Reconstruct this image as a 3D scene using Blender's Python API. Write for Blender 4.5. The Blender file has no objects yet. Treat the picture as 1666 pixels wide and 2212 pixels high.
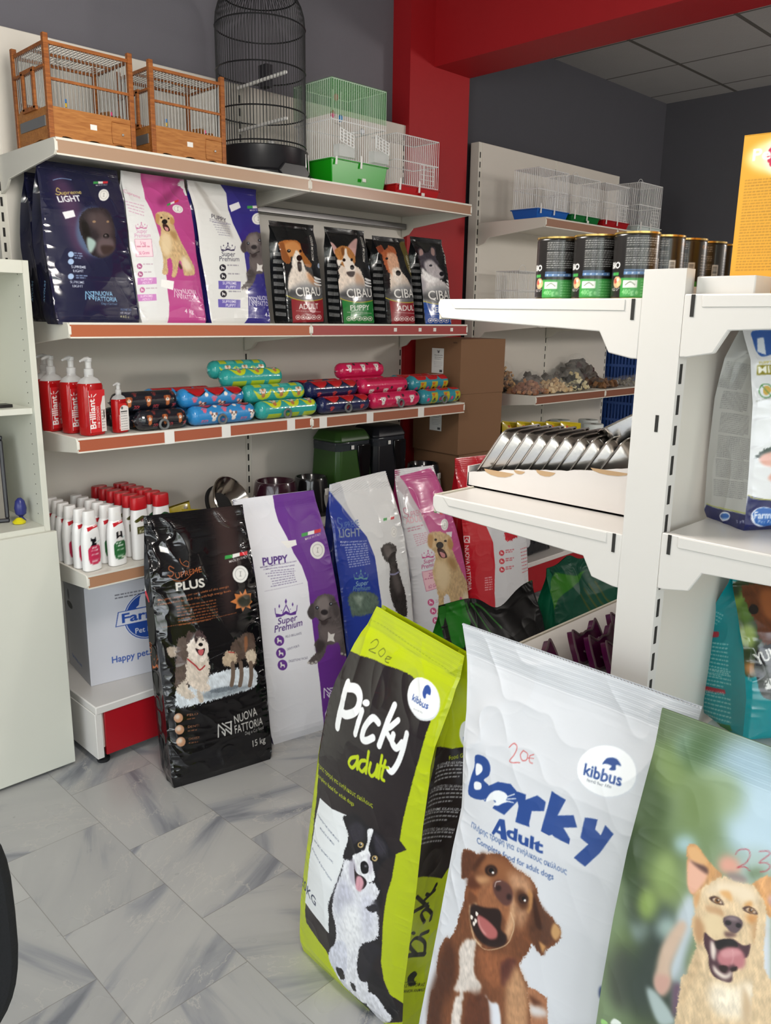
import bpy, math, random
import numpy as np
from mathutils import Vector, Matrix

R = math.radians
SC = bpy.context.scene
COL = SC.collection
random.seed(7)

# ------------------------------------------------------------------ camera, light, exposure
def make_camera():
    f = 1767.86
    cd = bpy.data.cameras.new('camera'); cam = bpy.data.objects.new('camera', cd); COL.objects.link(cam)
    cd.sensor_fit = 'HORIZONTAL'; cd.sensor_width = 36; cd.lens = f/1666*36; cd.clip_start = .02
    # axes of the shop (X along the shelving wall, Y towards it, Z up) seen in the camera (right, down, forward)
    a = Vector((1827, -396, f)); v = Vector((-108, 7394, f)); v.normalize()
    a = (a-a.dot(v)*v).normalized(); up = -v; y = up.cross(a)
    right = Vector((a[0], y[0], up[0])); down = Vector((a[1], y[1], up[1])); fwd = Vector((a[2], y[2], up[2]))
    m = Matrix((right, -down, -fwd)).transposed()
    cam.matrix_world = Matrix.Translation((0, 0, 1.6)) @ m.to_4x4()
    SC.camera = cam
make_camera()

def make_world():
    w = bpy.data.worlds.new('sky'); SC.world = w; w.use_nodes = True
    nt = w.node_tree; nt.nodes.clear(); N = nt.nodes.new; K = nt.links.new
    out = N('ShaderNodeOutputWorld'); bg = N('ShaderNodeBackground'); bg.inputs['Strength'].default_value = SKY
    tc = N('ShaderNodeTexCoord'); sx = N('ShaderNodeSeparateXYZ'); K(tc.outputs['Generated'], sx.inputs[0])
    rm = N('ShaderNodeValToRGB'); K(sx.outputs['Z'], rm.inputs[0])
    e = rm.color_ramp.elements
    e[0].position = 0.0; e[0].color = (.44, .44, .43, 1); e[1].position = .9; e[1].color = (.55, .72, 1.0, 1)
    for p, c in ((.05, (.55, .57, .56, 1)), (.14, (.95, .98, 1.0, 1)), (.35, (.85, .93, 1.0, 1))):
        q = e.new(p); q.color = c
    no = N('ShaderNodeTexNoise'); no.inputs['Scale'].default_value = 9; no.inputs['Detail'].default_value = 4; K(tc.outputs['Generated'], no.inputs['Vector'])
    r2 = N('ShaderNodeValToRGB'); K(no.outputs[0], r2.inputs[0]); r2.color_ramp.elements[0].position = .5; r2.color_ramp.elements[1].position = .58
    r2.color_ramp.elements[0].color = (0, 0, 0, 1)
    # trees across the street fill part of the low sky
    lo = N('ShaderNodeMapRange'); lo.inputs[1].default_value = .12; lo.inputs[2].default_value = .24; lo.inputs[3].default_value = 1; lo.inputs[4].default_value = 0; K(sx.outputs['Z'], lo.inputs[0])
    mu = N('ShaderNodeMath'); mu.operation = 'MULTIPLY'; K(r2.outputs[0], mu.inputs[0]); K(lo.outputs[0], mu.inputs[1])
    mx = N('ShaderNodeMix'); mx.data_type = 'RGBA'; K(mu.outputs[0], mx.inputs[0]); K(rm.outputs[0], mx.inputs[6]); mx.inputs[7].default_value = (.10, .17, .09, 1)
    # the sky is brighter on the sunny side, over the side window
    az = N('ShaderNodeMapRange'); az.inputs[1].default_value = -1; az.inputs[2].default_value = 0; az.inputs[3].default_value = SKY*1.9; az.inputs[4].default_value = SKY; K(sx.outputs['Y'], az.inputs[0])
    K(az.outputs[0], bg.inputs['Strength'])
    K(mx.outputs[2], bg.inputs['Color']); K(bg.outputs[0], out.inputs[0])
SKY = 4.8
make_world()

def area(name, loc, rot, sx, sy, energy, col=(1, 1, 1), portal=False):
    l = bpy.data.lights.new(name, 'AREA'); l.shape = 'RECTANGLE'; l.size = sx; l.size_y = sy; l.energy = energy; l.color = col
    o = bpy.data.objects.new(name, l); COL.objects.link(o); o.location = loc; o.rotation_euler = rot
    if portal: l.cycles.is_portal = True
    return o
# daylight enters by the shop front behind the camera (plane X = -2.8)
area('shop_front_portal', (-2.75, .2, 1.42), (0, R(-90), 0), 2.60, 4.8, 1, portal=True)
# and by the second shop window in the right-hand wall (plane Y = -2.6)
area('side_window_portal', (-.65, -2.55, 1.42), (R(90), 0, 0), 3.9, 2.60, 1, portal=True)
# unseen point lights added as fill for the shelves and the far room
for lx, ly, lz, en in ((.9, 1.3, 2.2, 60), (5.35, -1.0, 2.35, 155), (-.8, -.6, 2.9, 16)):
    l = bpy.data.lights.new('fill_light', 'POINT'); l.energy = en; l.color = (1, .94, .87); l.shadow_soft_size = .22
    o = bpy.data.objects.new('fill_light', l); COL.objects.link(o); o.location = (lx, ly, lz)

SC.view_settings.view_transform = 'Standard'; SC.view_settings.look = 'None'; SC.view_settings.gamma = 1
SC.view_settings.use_curve_mapping = False
SC.view_settings.exposure = -0.1
try:
    SC.cycles.max_bounces = 8; SC.cycles.diffuse_bounces = 5; SC.cycles.glossy_bounces = 3; SC.cycles.transmission_bounces = 6; SC.cycles.transparent_max_bounces = 12
    SC.cycles.caustics_reflective = False; SC.cycles.caustics_refractive = False
    SC.cycles.sample_clamp_indirect = 6
except Exception: pass

# ------------------------------------------------------------------ materials
def lin(h):
    if not isinstance(h, str): return tuple(h)
    h = h.lstrip('#'); c = [int(h[i:i+2], 16)/255 for i in (0, 2, 4)]
    return tuple(t/12.92 if t <= .04045 else ((t+.055)/1.055)**2.4 for t in c)
MATS = {}
def mat(name, col='#808080', rough=.5, metal=0., var=.04, vs=6., bump=0., bs=60., trans=0., ior=1.45, coat=0., alpha=1., bd=.002):
    """painted / moulded surface: principled with a procedural mottling and a procedural relief"""
    if name in MATS: return MATS[name]
    m = bpy.data.materials.new(name); m.use_nodes = True; MATS[name] = m
    nt = m.node_tree; b = nt.nodes['Principled BSDF']; N = nt.nodes.new; K = nt.links.new
    c = lin(col)
    b.inputs['Roughness'].default_value = rough; b.inputs['Metallic'].default_value = metal
    b.inputs['Transmission Weight'].default_value = trans; b.inputs['IOR'].default_value = ior
    b.inputs['Coat Weight'].default_value = coat; b.inputs['Alpha'].default_value = alpha
    tc = N('ShaderNodeTexCoord'); no = N('ShaderNodeTexNoise'); no.inputs['Scale'].default_value = vs; no.inputs['Detail'].default_value = 3
    K(tc.outputs['Object'], no.inputs['Vector'])
    mx = N('ShaderNodeMix'); mx.data_type = 'RGBA'; K(no.outputs[0], mx.inputs[0])
    mx.inputs[6].default_value = (*[t*(1-var) for t in c], 1); mx.inputs[7].default_value = (*[min(1, t*(1+var)) for t in c], 1)
    K(mx.outputs[2], b.inputs['Base Color'])
    if bump:
        n2 = N('ShaderNodeTexNoise'); n2.inputs['Scale'].default_value = bs; n2.inputs['Detail'].default_value = 2; K(tc.outputs['Object'], n2.inputs['Vector'])
        bp = N('ShaderNodeBump'); bp.inputs['Strength'].default_value = bump; bp.inputs['Distance'].default_value = bd
        K(n2.outputs[0], bp.inputs['Height']); K(bp.outputs[0], b.inputs['Normal'])
    return m
def film(name, rough=.3, bump=.15, bs=90., coat=0., spec=.5, metal=0.):
    """printed film or card: colour comes with the print (attribute Col), fine creases from procedural noise"""
    if name in MATS: return MATS[name]
    m = bpy.data.materials.new(name); m.use_nodes = True; MATS[name] = m
    nt = m.node_tree; b = nt.nodes['Principled BSDF']; N = nt.nodes.new; K = nt.links.new
    at = N('ShaderNodeAttribute'); at.attribute_name = 'Col'; K(at.outputs['Color'], b.inputs['Base Color'])
    b.inputs['Roughness'].default_value = rough; b.inputs['Coat Weight'].default_value = coat; b.inputs['Coat Roughness'].default_value = .08
    b.inputs['Specular IOR Level'].default_value = spec; b.inputs['Metallic'].default_value = metal
    tc = N('ShaderNodeTexCoord'); n2 = N('ShaderNodeTexNoise'); n2.inputs['Scale'].default_value = bs; n2.inputs['Detail'].default_value = 3; K(tc.outputs['Object'], n2.inputs['Vector'])
    bp = N('ShaderNodeBump'); bp.inputs['Strength'].default_value = bump; bp.inputs['Distance'].default_value = .002
    K(n2.outputs[0], bp.inputs['Height']); K(bp.outputs[0], b.inputs['Normal'])
    return m
def wood(name, c1, c2, scale=14.):
    if name in MATS: return MATS[name]
    m = mat(name, c1, .45); nt = m.node_tree; b = nt.nodes['Principled BSDF']; N = nt.nodes.new; K = nt.links.new
    tc = N('ShaderNodeTexCoord'); mp = N('ShaderNodeMapping'); mp.inputs['Scale'].default_value = (1, 6, 10); K(tc.outputs['Object'], mp.inputs[0])
    no = N('ShaderNodeTexNoise'); no.inputs['Scale'].default_value = scale; no.inputs['Detail'].default_value = 4; no.inputs['Distortion'].default_value = 1.2; K(mp.outputs[0], no.inputs['Vector'])
    rp = N('ShaderNodeValToRGB'); K(no.outputs[0], rp.inputs[0])
    rp.color_ramp.elements[0].position = .35; rp.color_ramp.elements[0].color = (*lin(c2), 1); rp.color_ramp.elements[1].position = .65; rp.color_ramp.elements[1].color = (*lin(c1), 1)
    K(rp.outputs[0], b.inputs['Base Color'])
    return m

# ------------------------------------------------------------------ objects
def tag(o, label=None, cat=None, group=None, kind=None):
    if label: o['label'] = label
    if cat: o['category'] = cat
    if group: o['group'] = group
    if kind: o['kind'] = kind
    return o
def thing(name, label, cat, loc=(0, 0, 0), rz=0, group=None, tilt=None):
    o = bpy.data.objects.new(name, None); COL.objects.link(o); o.empty_display_size = .05
    o.location = loc; o.rotation_euler = tilt if tilt else (0, 0, rz)
    return tag(o, label, cat, group)
def copy_tree(o, parent=None):
    c = o.copy(); COL.objects.link(c)
    if parent: c.parent = parent
    for ch in list(o.children): copy_tree(ch, c)
    return c
def again(o, loc, rz=None, label=None, group=None, tilt=None):
    c = copy_tree(o); c.location = loc
    if tilt: c.rotation_euler = tilt
    elif rz is not None: c.rotation_euler = (0, 0, rz)
    if label: c['label'] = label
    if group: c['group'] = group
    return c
def link(name, me, parent=None, bev=0, seg=2):
    o = bpy.data.objects.new(name, me); COL.objects.link(o)
    if parent: o.parent = parent
    if bev:
        md = o.modifiers.new('edges', 'BEVEL'); md.width = bev; md.segments = seg; md.limit_method = 'ANGLE'; md.angle_limit = R(40)
    return o

class MB:
    """collects solids and links them as one mesh object"""
    def __init__(s): s.v = []; s.f = []; s.m = []; s.cur = 0
    def use(s, i): s.cur = i; return s
    def add(s, vs, fs):
        n = len(s.v); s.v += [tuple(p) for p in vs]; s.f += [tuple(i+n for i in f) for f in fs]; s.m += [s.cur]*len(fs); return s
    def box(s, x0, x1, y0, y1, z0, z1):
        return s.add([(x, y, z) for z in (z0, z1) for y in (y0, y1) for x in (x0, x1)], [(0, 2, 3, 1), (4, 5, 7, 6), (0, 1, 5, 4), (2, 6, 7, 3), (0, 4, 6, 2), (1, 3, 7, 5)])
    def prism(s, pts, a0, a1, axis='x'):
        """polygon extruded along an axis; pts are the other two coordinates in xyz order"""
        n = len(pts)
        def q(a, p): return (a, p[0], p[1]) if axis == 'x' else ((p[0], a, p[1]) if axis == 'y' else (p[0], p[1], a))
        return s.add([q(a0, p) for p in pts]+[q(a1, p) for p in pts], [tuple(range(n))[::-1], tuple(range(n, 2*n))]+[(i, (i+1) % n, (i+1) % n+n, i+n) for i in range(n)])
    def tube(s, pts, r, n=6, closed=False, rad=None):
        pts = [Vector(p) for p in pts]; k = len(pts); rings = []; up = None
        for i, p in enumerate(pts):
            a = pts[(i-1) % k] if (i or closed) else p; b = pts[(i+1) % k] if (i < k-1 or closed) else p
            d = (b-a).normalized()
            if up is None: up = Vector((0, 0, 1)) if abs(d.z) < .9 else Vector((1, 0, 0))
            x = d.cross(up).normalized(); y = x.cross(d).normalized(); up = y
            rr = rad[i] if rad else r
            rings.append([p+x*rr*math.cos(2*math.pi*j/n)+y*rr*math.sin(2*math.pi*j/n) for j in range(n)])
        fs = []
        for i in range(k if closed else k-1):
            for j in range(n):
                a = i*n+j; b = i*n+(j+1) % n; c = ((i+1) % k)*n+(j+1) % n; d = ((i+1) % k)*n+j; fs.append((a, b, c, d))
        if not closed: fs += [tuple(range(n)), tuple(range((k-1)*n, k*n))[::-1]]
        return s.add([p for r_ in rings for p in r_], fs)
    def lathe(s, prof, n=24, c=(0, 0, 0), sx=1, sy=1, cap=True):
        """profile of (radius, z) turned about Z"""
        vs = [(c[0]+r*sx*math.cos(2*math.pi*j/n), c[1]+r*sy*math.sin(2*math.pi*j/n), c[2]+z) for r, z in prof for j in range(n)]
        k = len(prof); fs = [(i*n+j, i*n+(j+1) % n, (i+1)*n+(j+1) % n, (i+1)*n+j) for i in range(k-1) for j in range(n)]
        if cap: fs += [tuple(range(n))[::-1], tuple(range((k-1)*n, k*n))]
        return s.add(vs, fs)
    def mesh(s, name, mats, smooth=35):
        me = bpy.data.meshes.new(name); me.from_pydata(s.v, [], s.f)
        for m in (mats if isinstance(mats, (list, tuple)) else [mats]): me.materials.append(m)
        if any(s.m): me.polygons.foreach_set('material_index', s.m)
        if smooth:
            me.polygons.foreach_set('use_smooth', [True]*len(s.f)); me.update(); me.set_sharp_from_angle(angle=R(smooth))
        me.update(); return me
    def build(s, name, mats, parent=None, bev=0, smooth=35): return link(name, s.mesh(name, mats, smooth), parent, bev)

# ------------------------------------------------------------------ painter: prints are laid down on a canvas, then given to the mesh points
def vnoise(x, y, seed=0):
    xi = np.floor(x).astype(np.int64); yi = np.floor(y).astype(np.int64); fx = x-xi; fy = y-yi
    fx = fx*fx*(3-2*fx); fy = fy*fy*(3-2*fy)
    def h(a, b):
        n = (a*374761393+b*668265263+seed*1442695041) & 0x7fffffff; n = ((n ^ (n >> 13))*1274126177) & 0x7fffffff
        return ((n ^ (n >> 16)) & 0xffff)/65535.
    return (h(xi, yi)*(1-fx)+h(xi+1, yi)*fx)*(1-fy)+(h(xi, yi+1)*(1-fx)+h(xi+1, yi+1)*fx)*fy
def smooth_pts(p, closed=True, k=4):
    p = np.asarray(p, float); n = len(p)
    if n < 3: return p
    o = []
    for i in range(n if closed else n-1):
        a, b, c, d = (p[(i-1) % n], p[i], p[(i+1) % n], p[(i+2) % n]) if closed else (p[max(i-1, 0)], p[i], p[i+1], p[min(i+2, n-1)])
        for t in np.arange(k)/k:
            o.append(.5*(2*b+(c-a)*t+(2*a-5*b+4*c-d)*t*t+(3*b-a-3*c+d)*t**3))
    if not closed: o.append(p[-1])
    return np.array(o)
GLYPH = {}
def text_edges(txt, bold):
    k = (txt, bold)
    if k in GLYPH: return GLYPH[k]
    cu = bpy.data.curves.new('t', 'FONT'); cu.body = txt; cu.size = 1; cu.offset = .012*bold; cu.resolution_u = 3
    o = bpy.data.objects.new('t', cu); COL.objects.link(o)
    dg = bpy.context.evaluated_depsgraph_get(); ev = o.evaluated_get(dg); me = ev.to_mesh()
    n = len(me.vertices); co = np.zeros(n*3); me.vertices.foreach_get('co', co); co = co.reshape(-1, 3)[:, :2]
    E = np.array([(co[a], co[b]) for p in me.polygons for a, b in zip(p.vertices, list(p.vertices)[1:]+[p.vertices[0]])]) if n else np.zeros((0, 2, 2))
    ev.to_mesh_clear(); bpy.data.objects.remove(o); bpy.data.curves.remove(cu)
    if len(E): w = E[..., 0].max()-min(0, E[..., 0].min())
    else: w = 1
    GLYPH[k] = (E, max(w, .01)); return GLYPH[k]
class Canvas:
    SS = 3
    def __init__(s, x0, z0, w, h, res, base):
        s.x0, s.z0, s.res = x0, z0, res; s.nx = int(w/res)+2; s.nz = int(h/res)+2
        s.a = np.empty((s.nz, s.nx, 3), np.float32); s.a[:] = s.rgb(base); s.k = 0
    @staticmethod
    def rgb(h):
        h = h.lstrip('#'); return np.array([int(h[i:i+2], 16)/255 for i in (0, 2, 4)], np.float32)
    def px(s, p): return (np.asarray(p, float)-[s.x0, s.z0])/s.res
    def edges(s, E, col, soft=0, fur=0, alpha=1, wind=False):
        """fill the area bounded by edges E (n,2,2 in canvas pixels), even-odd or by winding"""
        if not len(E): return
        pad = int(2+soft*1.5+fur*2)
        lo = np.floor(E.reshape(-1, 2).min(0)).astype(int)-pad; hi = np.ceil(E.reshape(-1, 2).max(0)).astype(int)+pad
        lo = np.maximum(lo, 0); hi = np.minimum(hi, [s.nx, s.nz])
        if (hi <= lo).any(): return
        S = s.SS; W, H = (hi-lo)*S
        e = (E-lo)*S
        y0 = e[:, 0, 1]; y1 = e[:, 1, 1]; sw = y0 > y1
        a = np.where(sw[:, None], e[:, 1], e[:, 0]); b = np.where(sw[:, None], e[:, 0], e[:, 1])
        r0 = np.clip(np.ceil(a[:, 1]-.5).astype(int), 0, H); r1 = np.clip(np.ceil(b[:, 1]-.5).astype(int), 0, H)
        n = np.maximum(r1-r0, 0); idx = np.repeat(np.arange(len(n)), n)
        if not len(idx): return
        off = np.arange(len(idx))-np.repeat(np.cumsum(n)-n, n); row = r0[idx]+off
        t = (row+.5-a[idx, 1])/np.maximum(b[idx, 1]-a[idx, 1], 1e-9); x = a[idx, 0]+t*(b[idx, 0]-a[idx, 0])
        c = np.clip(np.ceil(x-.5).astype(int), 0, W)
        acc = np.zeros((H, W+1), np.int32); np.add.at(acc, (row, c), np.where(sw, -1, 1)[idx] if wind else 1)
        acc = np.cumsum(acc, 1)[:, :W]; m = ((acc != 0) if wind else (acc & 1)).reshape(H//S, S, W//S, S).mean((1, 3)).astype(np.float32)
        s.blend(m, lo, col, soft, fur, alpha)
    def blend(s, m, lo, col, soft=0, fur=0, alpha=1):
        h, w = m.shape; s.k += 1
        if fur > .3:
            yy, xx = np.mgrid[0:h, 0:w]; f = max(fur*.45, 1.2); g = max(fur*1.1, 2.)
            dx = (vnoise((xx+lo[0])/f, (yy+lo[1])/g, s.k)-.5)*2*fur; dy = (vnoise((xx+lo[0])/f, (yy+lo[1])/g, s.k+50)-.5)*2.4*fur
            m = m[np.clip((yy+dy).round().astype(int), 0, h-1), np.clip((xx+dx).round().astype(int), 0, w-1)]
        if soft > .6:
            r = max(1, int(soft*.55))
            for _ in range(3):
                for ax in (0, 1):
                    p = np.pad(m, [(r, r), (0, 0)] if ax == 0 else [(0, 0), (r, r)], mode='edge'); cs = np.cumsum(p, ax)
                    z = np.zeros_like(np.take(cs, [0], ax)); cs = np.concatenate([z, cs], ax)
                    m = (cs[2*r+1:]-cs[:-2*r-1] if ax == 0 else cs[:, 2*r+1:]-cs[:, :-2*r-1])/(2*r+1)
        c = s.rgb(col)*np.ones((h, w, 1), np.float32)
        if fur > .3:
            yy, xx = np.mgrid[0:h, 0:w]; f = max(fur*.4, 1.1)
            n = vnoise((xx+lo[0]+.35*(yy+lo[1]))/f, (yy+lo[1])/(f*4.5), s.k+9)-.5; n2 = vnoise((xx+lo[0])/(f*5), (yy+lo[1])/(f*7), s.k+19)-.5
            c = c*(1+.15*n[..., None]+.15*n2[..., None])
        v = s.a[lo[1]:lo[1]+h, lo[0]:lo[0]+w]; v += (np.clip(c, 0, 1)-v)*m[..., None]*alpha
    def poly(s, col, pts, soft=0, fur=0, sm=True):
        p = s.px(pts)
        if sm and len(p) > 3: p = smooth_pts(p)
        s.edges(np.stack([p, np.roll(p, -1, 0)], 1), col, soft/s.res, fur/s.res)
    def rect(s, col, x0, z0, x1, z1, soft=0): s.poly(col, [(x0, z0), (x1, z0), (x1, z1), (x0, z1)], soft, 0, False)
    def line(s, col, w, pts, sm=True):
        p = s.px(pts)
        if sm and len(p) > 2: p = smooth_pts(p, False, 5)
        r = w/s.res/2; lo = np.maximum(np.floor(p.min(0)-r-2).astype(int), 0); hi = np.minimum(np.ceil(p.max(0)+r+2).astype(int), [s.nx, s.nz])
        if (hi <= lo).any(): return
        yy, xx = np.mgrid[lo[1]:hi[1], lo[0]:hi[0]]; d = np.full(yy.shape, 1e9)
        for a, b in zip(p[:-1], p[1:]):
            ab = b-a; t = np.clip(((xx-a[0])*ab[0]+(yy-a[1])*ab[1])/max(ab@ab, 1e-9), 0, 1)
            d = np.minimum(d, (xx-a[0]-t*ab[0])**2+(yy-a[1]-t*ab[1])**2)
        s.blend(np.clip(max(r, .35)+.5-np.sqrt(d), 0, 1).astype(np.float32)*min(1, r/.35), lo, col)
    def ell(s, col, c, d1, d2, soft=0):
        t = np.linspace(0, 2*np.pi, 33)[:-1]; p = np.array(c)+np.cos(t)[:, None]*np.array(d1)+np.sin(t)[:, None]*np.array(d2)
        s.poly(col, p, soft, 0, False)
    def circ(s, col, x, z, r, soft=0): s.ell(col, (x, z), (r, 0), (0, r), soft)
    def text(s, col, txt, x0, z0, x1, z1, h, shear=0, bold=0):
        E, w = text_edges(txt, bold)
        if not len(E): return
        ex = np.array([x1-x0, z1-z0])/w; u = np.array([-(z1-z0), x1-x0]); u = u/np.hypot(*u)*h/.72
        p = np.array([x0, z0])+E[..., :1]*ex+E[..., 1:]*(u+ex*0)+E[..., 1:]*shear*h*ex/np.hypot(*ex)
        s.edges(s.px(p), col, wind=True)
    def dash(s, col, x0, z0, x1, z1, n, dy, th, seed=1):
        rnd = random.Random(seed+int(x0*1e4)+int(z0*1e4)); a = np.array([x0, z0]); b = np.array([x1, z1]); L = np.hypot(*(b-a)); u = (b-a)/max(L, 1e-6); up = np.array([-u[1], u[0]])
        if up[1] < 0 and abs(u[0]) > .3: up = -up
        for i in range(n):
            t = 0; end = L*(1 if i < n-1 or n == 1 else .8)
            while t < end:
                w = min(rnd.uniform(.8, 2.6)*th*1.6, end-t); o = a+u*t-up*i*dy
                q = [o, o+u*w, o+u*w+up*th, o+up*th]; s.edges(np.array([[s.px(q[k]), s.px(q[(k+1) % 4])] for k in range(4)]), col, alpha=.75)
                t += w+th*.7
    def ops(s, L):
        k = 1e-4
        for o in L:
            if o[0] == 'p': s.poly(o[1], np.array(o[2]).reshape(-1, 2)*k, o[3]*k, o[4]*k, o[5])
            elif o[0] == 'l': s.line(o[1], o[2]*k, np.array(o[3]).reshape(-1, 2)*k, o[4])
            elif o[0] == 'e':
                q = np.array(o[2])*k; s.ell(o[1], q[:2], q[2:4], q[4:6], o[3]*k)
            elif o[0] == 't': s.text(o[1], o[2], *[t*k for t in o[3]], o[4]*k, o[5], o[6])
            elif o[0] == 'd': s.dash(o[1], *[t*k for t in o[2]], o[3], o[4]*k, o[5]*k)
        return s
    def at(s, x, z):
        fx = np.clip((x-s.x0)/s.res-.5, 0, s.nx-1.001); fz = np.clip((z-s.z0)/s.res-.5, 0, s.nz-1.001)
        i = fx.astype(int); j = fz.astype(int); u = (fx-i)[..., None]; v = (fz-j)[..., None]; a = s.a
        c = (a[j, i]*(1-u)+a[j, i+1]*u)*(1-v)+(a[j+1, i]*(1-u)+a[j+1, i+1]*u)*v
        return np.where(c <= .04045, c/12.92, ((c+.055)/1.055)**2.4)
class GM:
    """mesh of printed grids; every point carries its print colour"""
    def __init__(s): s.P = []; s.C = []; s.F = []; s.n = 0
    def grid(s, P, C, flip=False):
        nv, nu = P.shape[:2]; C = np.broadcast_to(np.asarray(C, np.float32), (nv, nu, 3))
        i = np.arange(nv*nu).reshape(nv, nu)+s.n
        f = np.stack([i[:-1, :-1], i[:-1, 1:], i[1:, 1:], i[1:, :-1]], -1).reshape(-1, 4)
        s.F.append(f[:, ::-1] if flip else f); s.P.append(P.reshape(-1, 3)); s.C.append(C.reshape(-1, 3)); s.n += nv*nu; return s
    def face(s, o, ex, ey, w, h, cv, d=.002, off=(0, 0)):
        """flat printed face from corner o along unit vectors ex, ey"""
        nu = max(2, int(w/d)); nv = max(2, int(h/d))
        if isinstance(cv, str): nu = nv = 2
        u = np.linspace(0, w, nu); v = np.linspace(0, h, nv); U, V = np.meshgrid(u, v)
        P = np.array(o)+U[..., None]*np.array(ex)+V[..., None]*np.array(ey)
        return s.grid(P, np.array(lin(cv)) if isinstance(cv, str) else cv.at(U+off[0], V+off[1]))
    def mesh(s, name, m, sharp=50):
        P = np.concatenate(s.P); F = np.concatenate(s.F); C = np.concatenate(s.C)
        me = bpy.data.meshes.new(name); me.vertices.add(len(P)); me.vertices.foreach_set('co', P.astype(np.float32).ravel())
        me.loops.add(F.size); me.loops.foreach_set('vertex_index', F.astype(np.int32).ravel())
        me.polygons.add(len(F)); me.polygons.foreach_set('loop_start', np.arange(0, F.size, 4, dtype=np.int32))
        me.update(calc_edges=True)
        at = me.attributes.new('Col', 'FLOAT_COLOR', 'POINT'); at.data.foreach_set('color', np.concatenate([C, np.ones((len(C), 1))], 1).astype(np.float32).ravel())
        me.materials.append(m); me.polygons.foreach_set('use_smooth', np.ones(len(F), bool)); me.update(); return me
    def build(s, name, m, parent=None): return link(name, s.mesh(name, m), parent)
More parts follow.
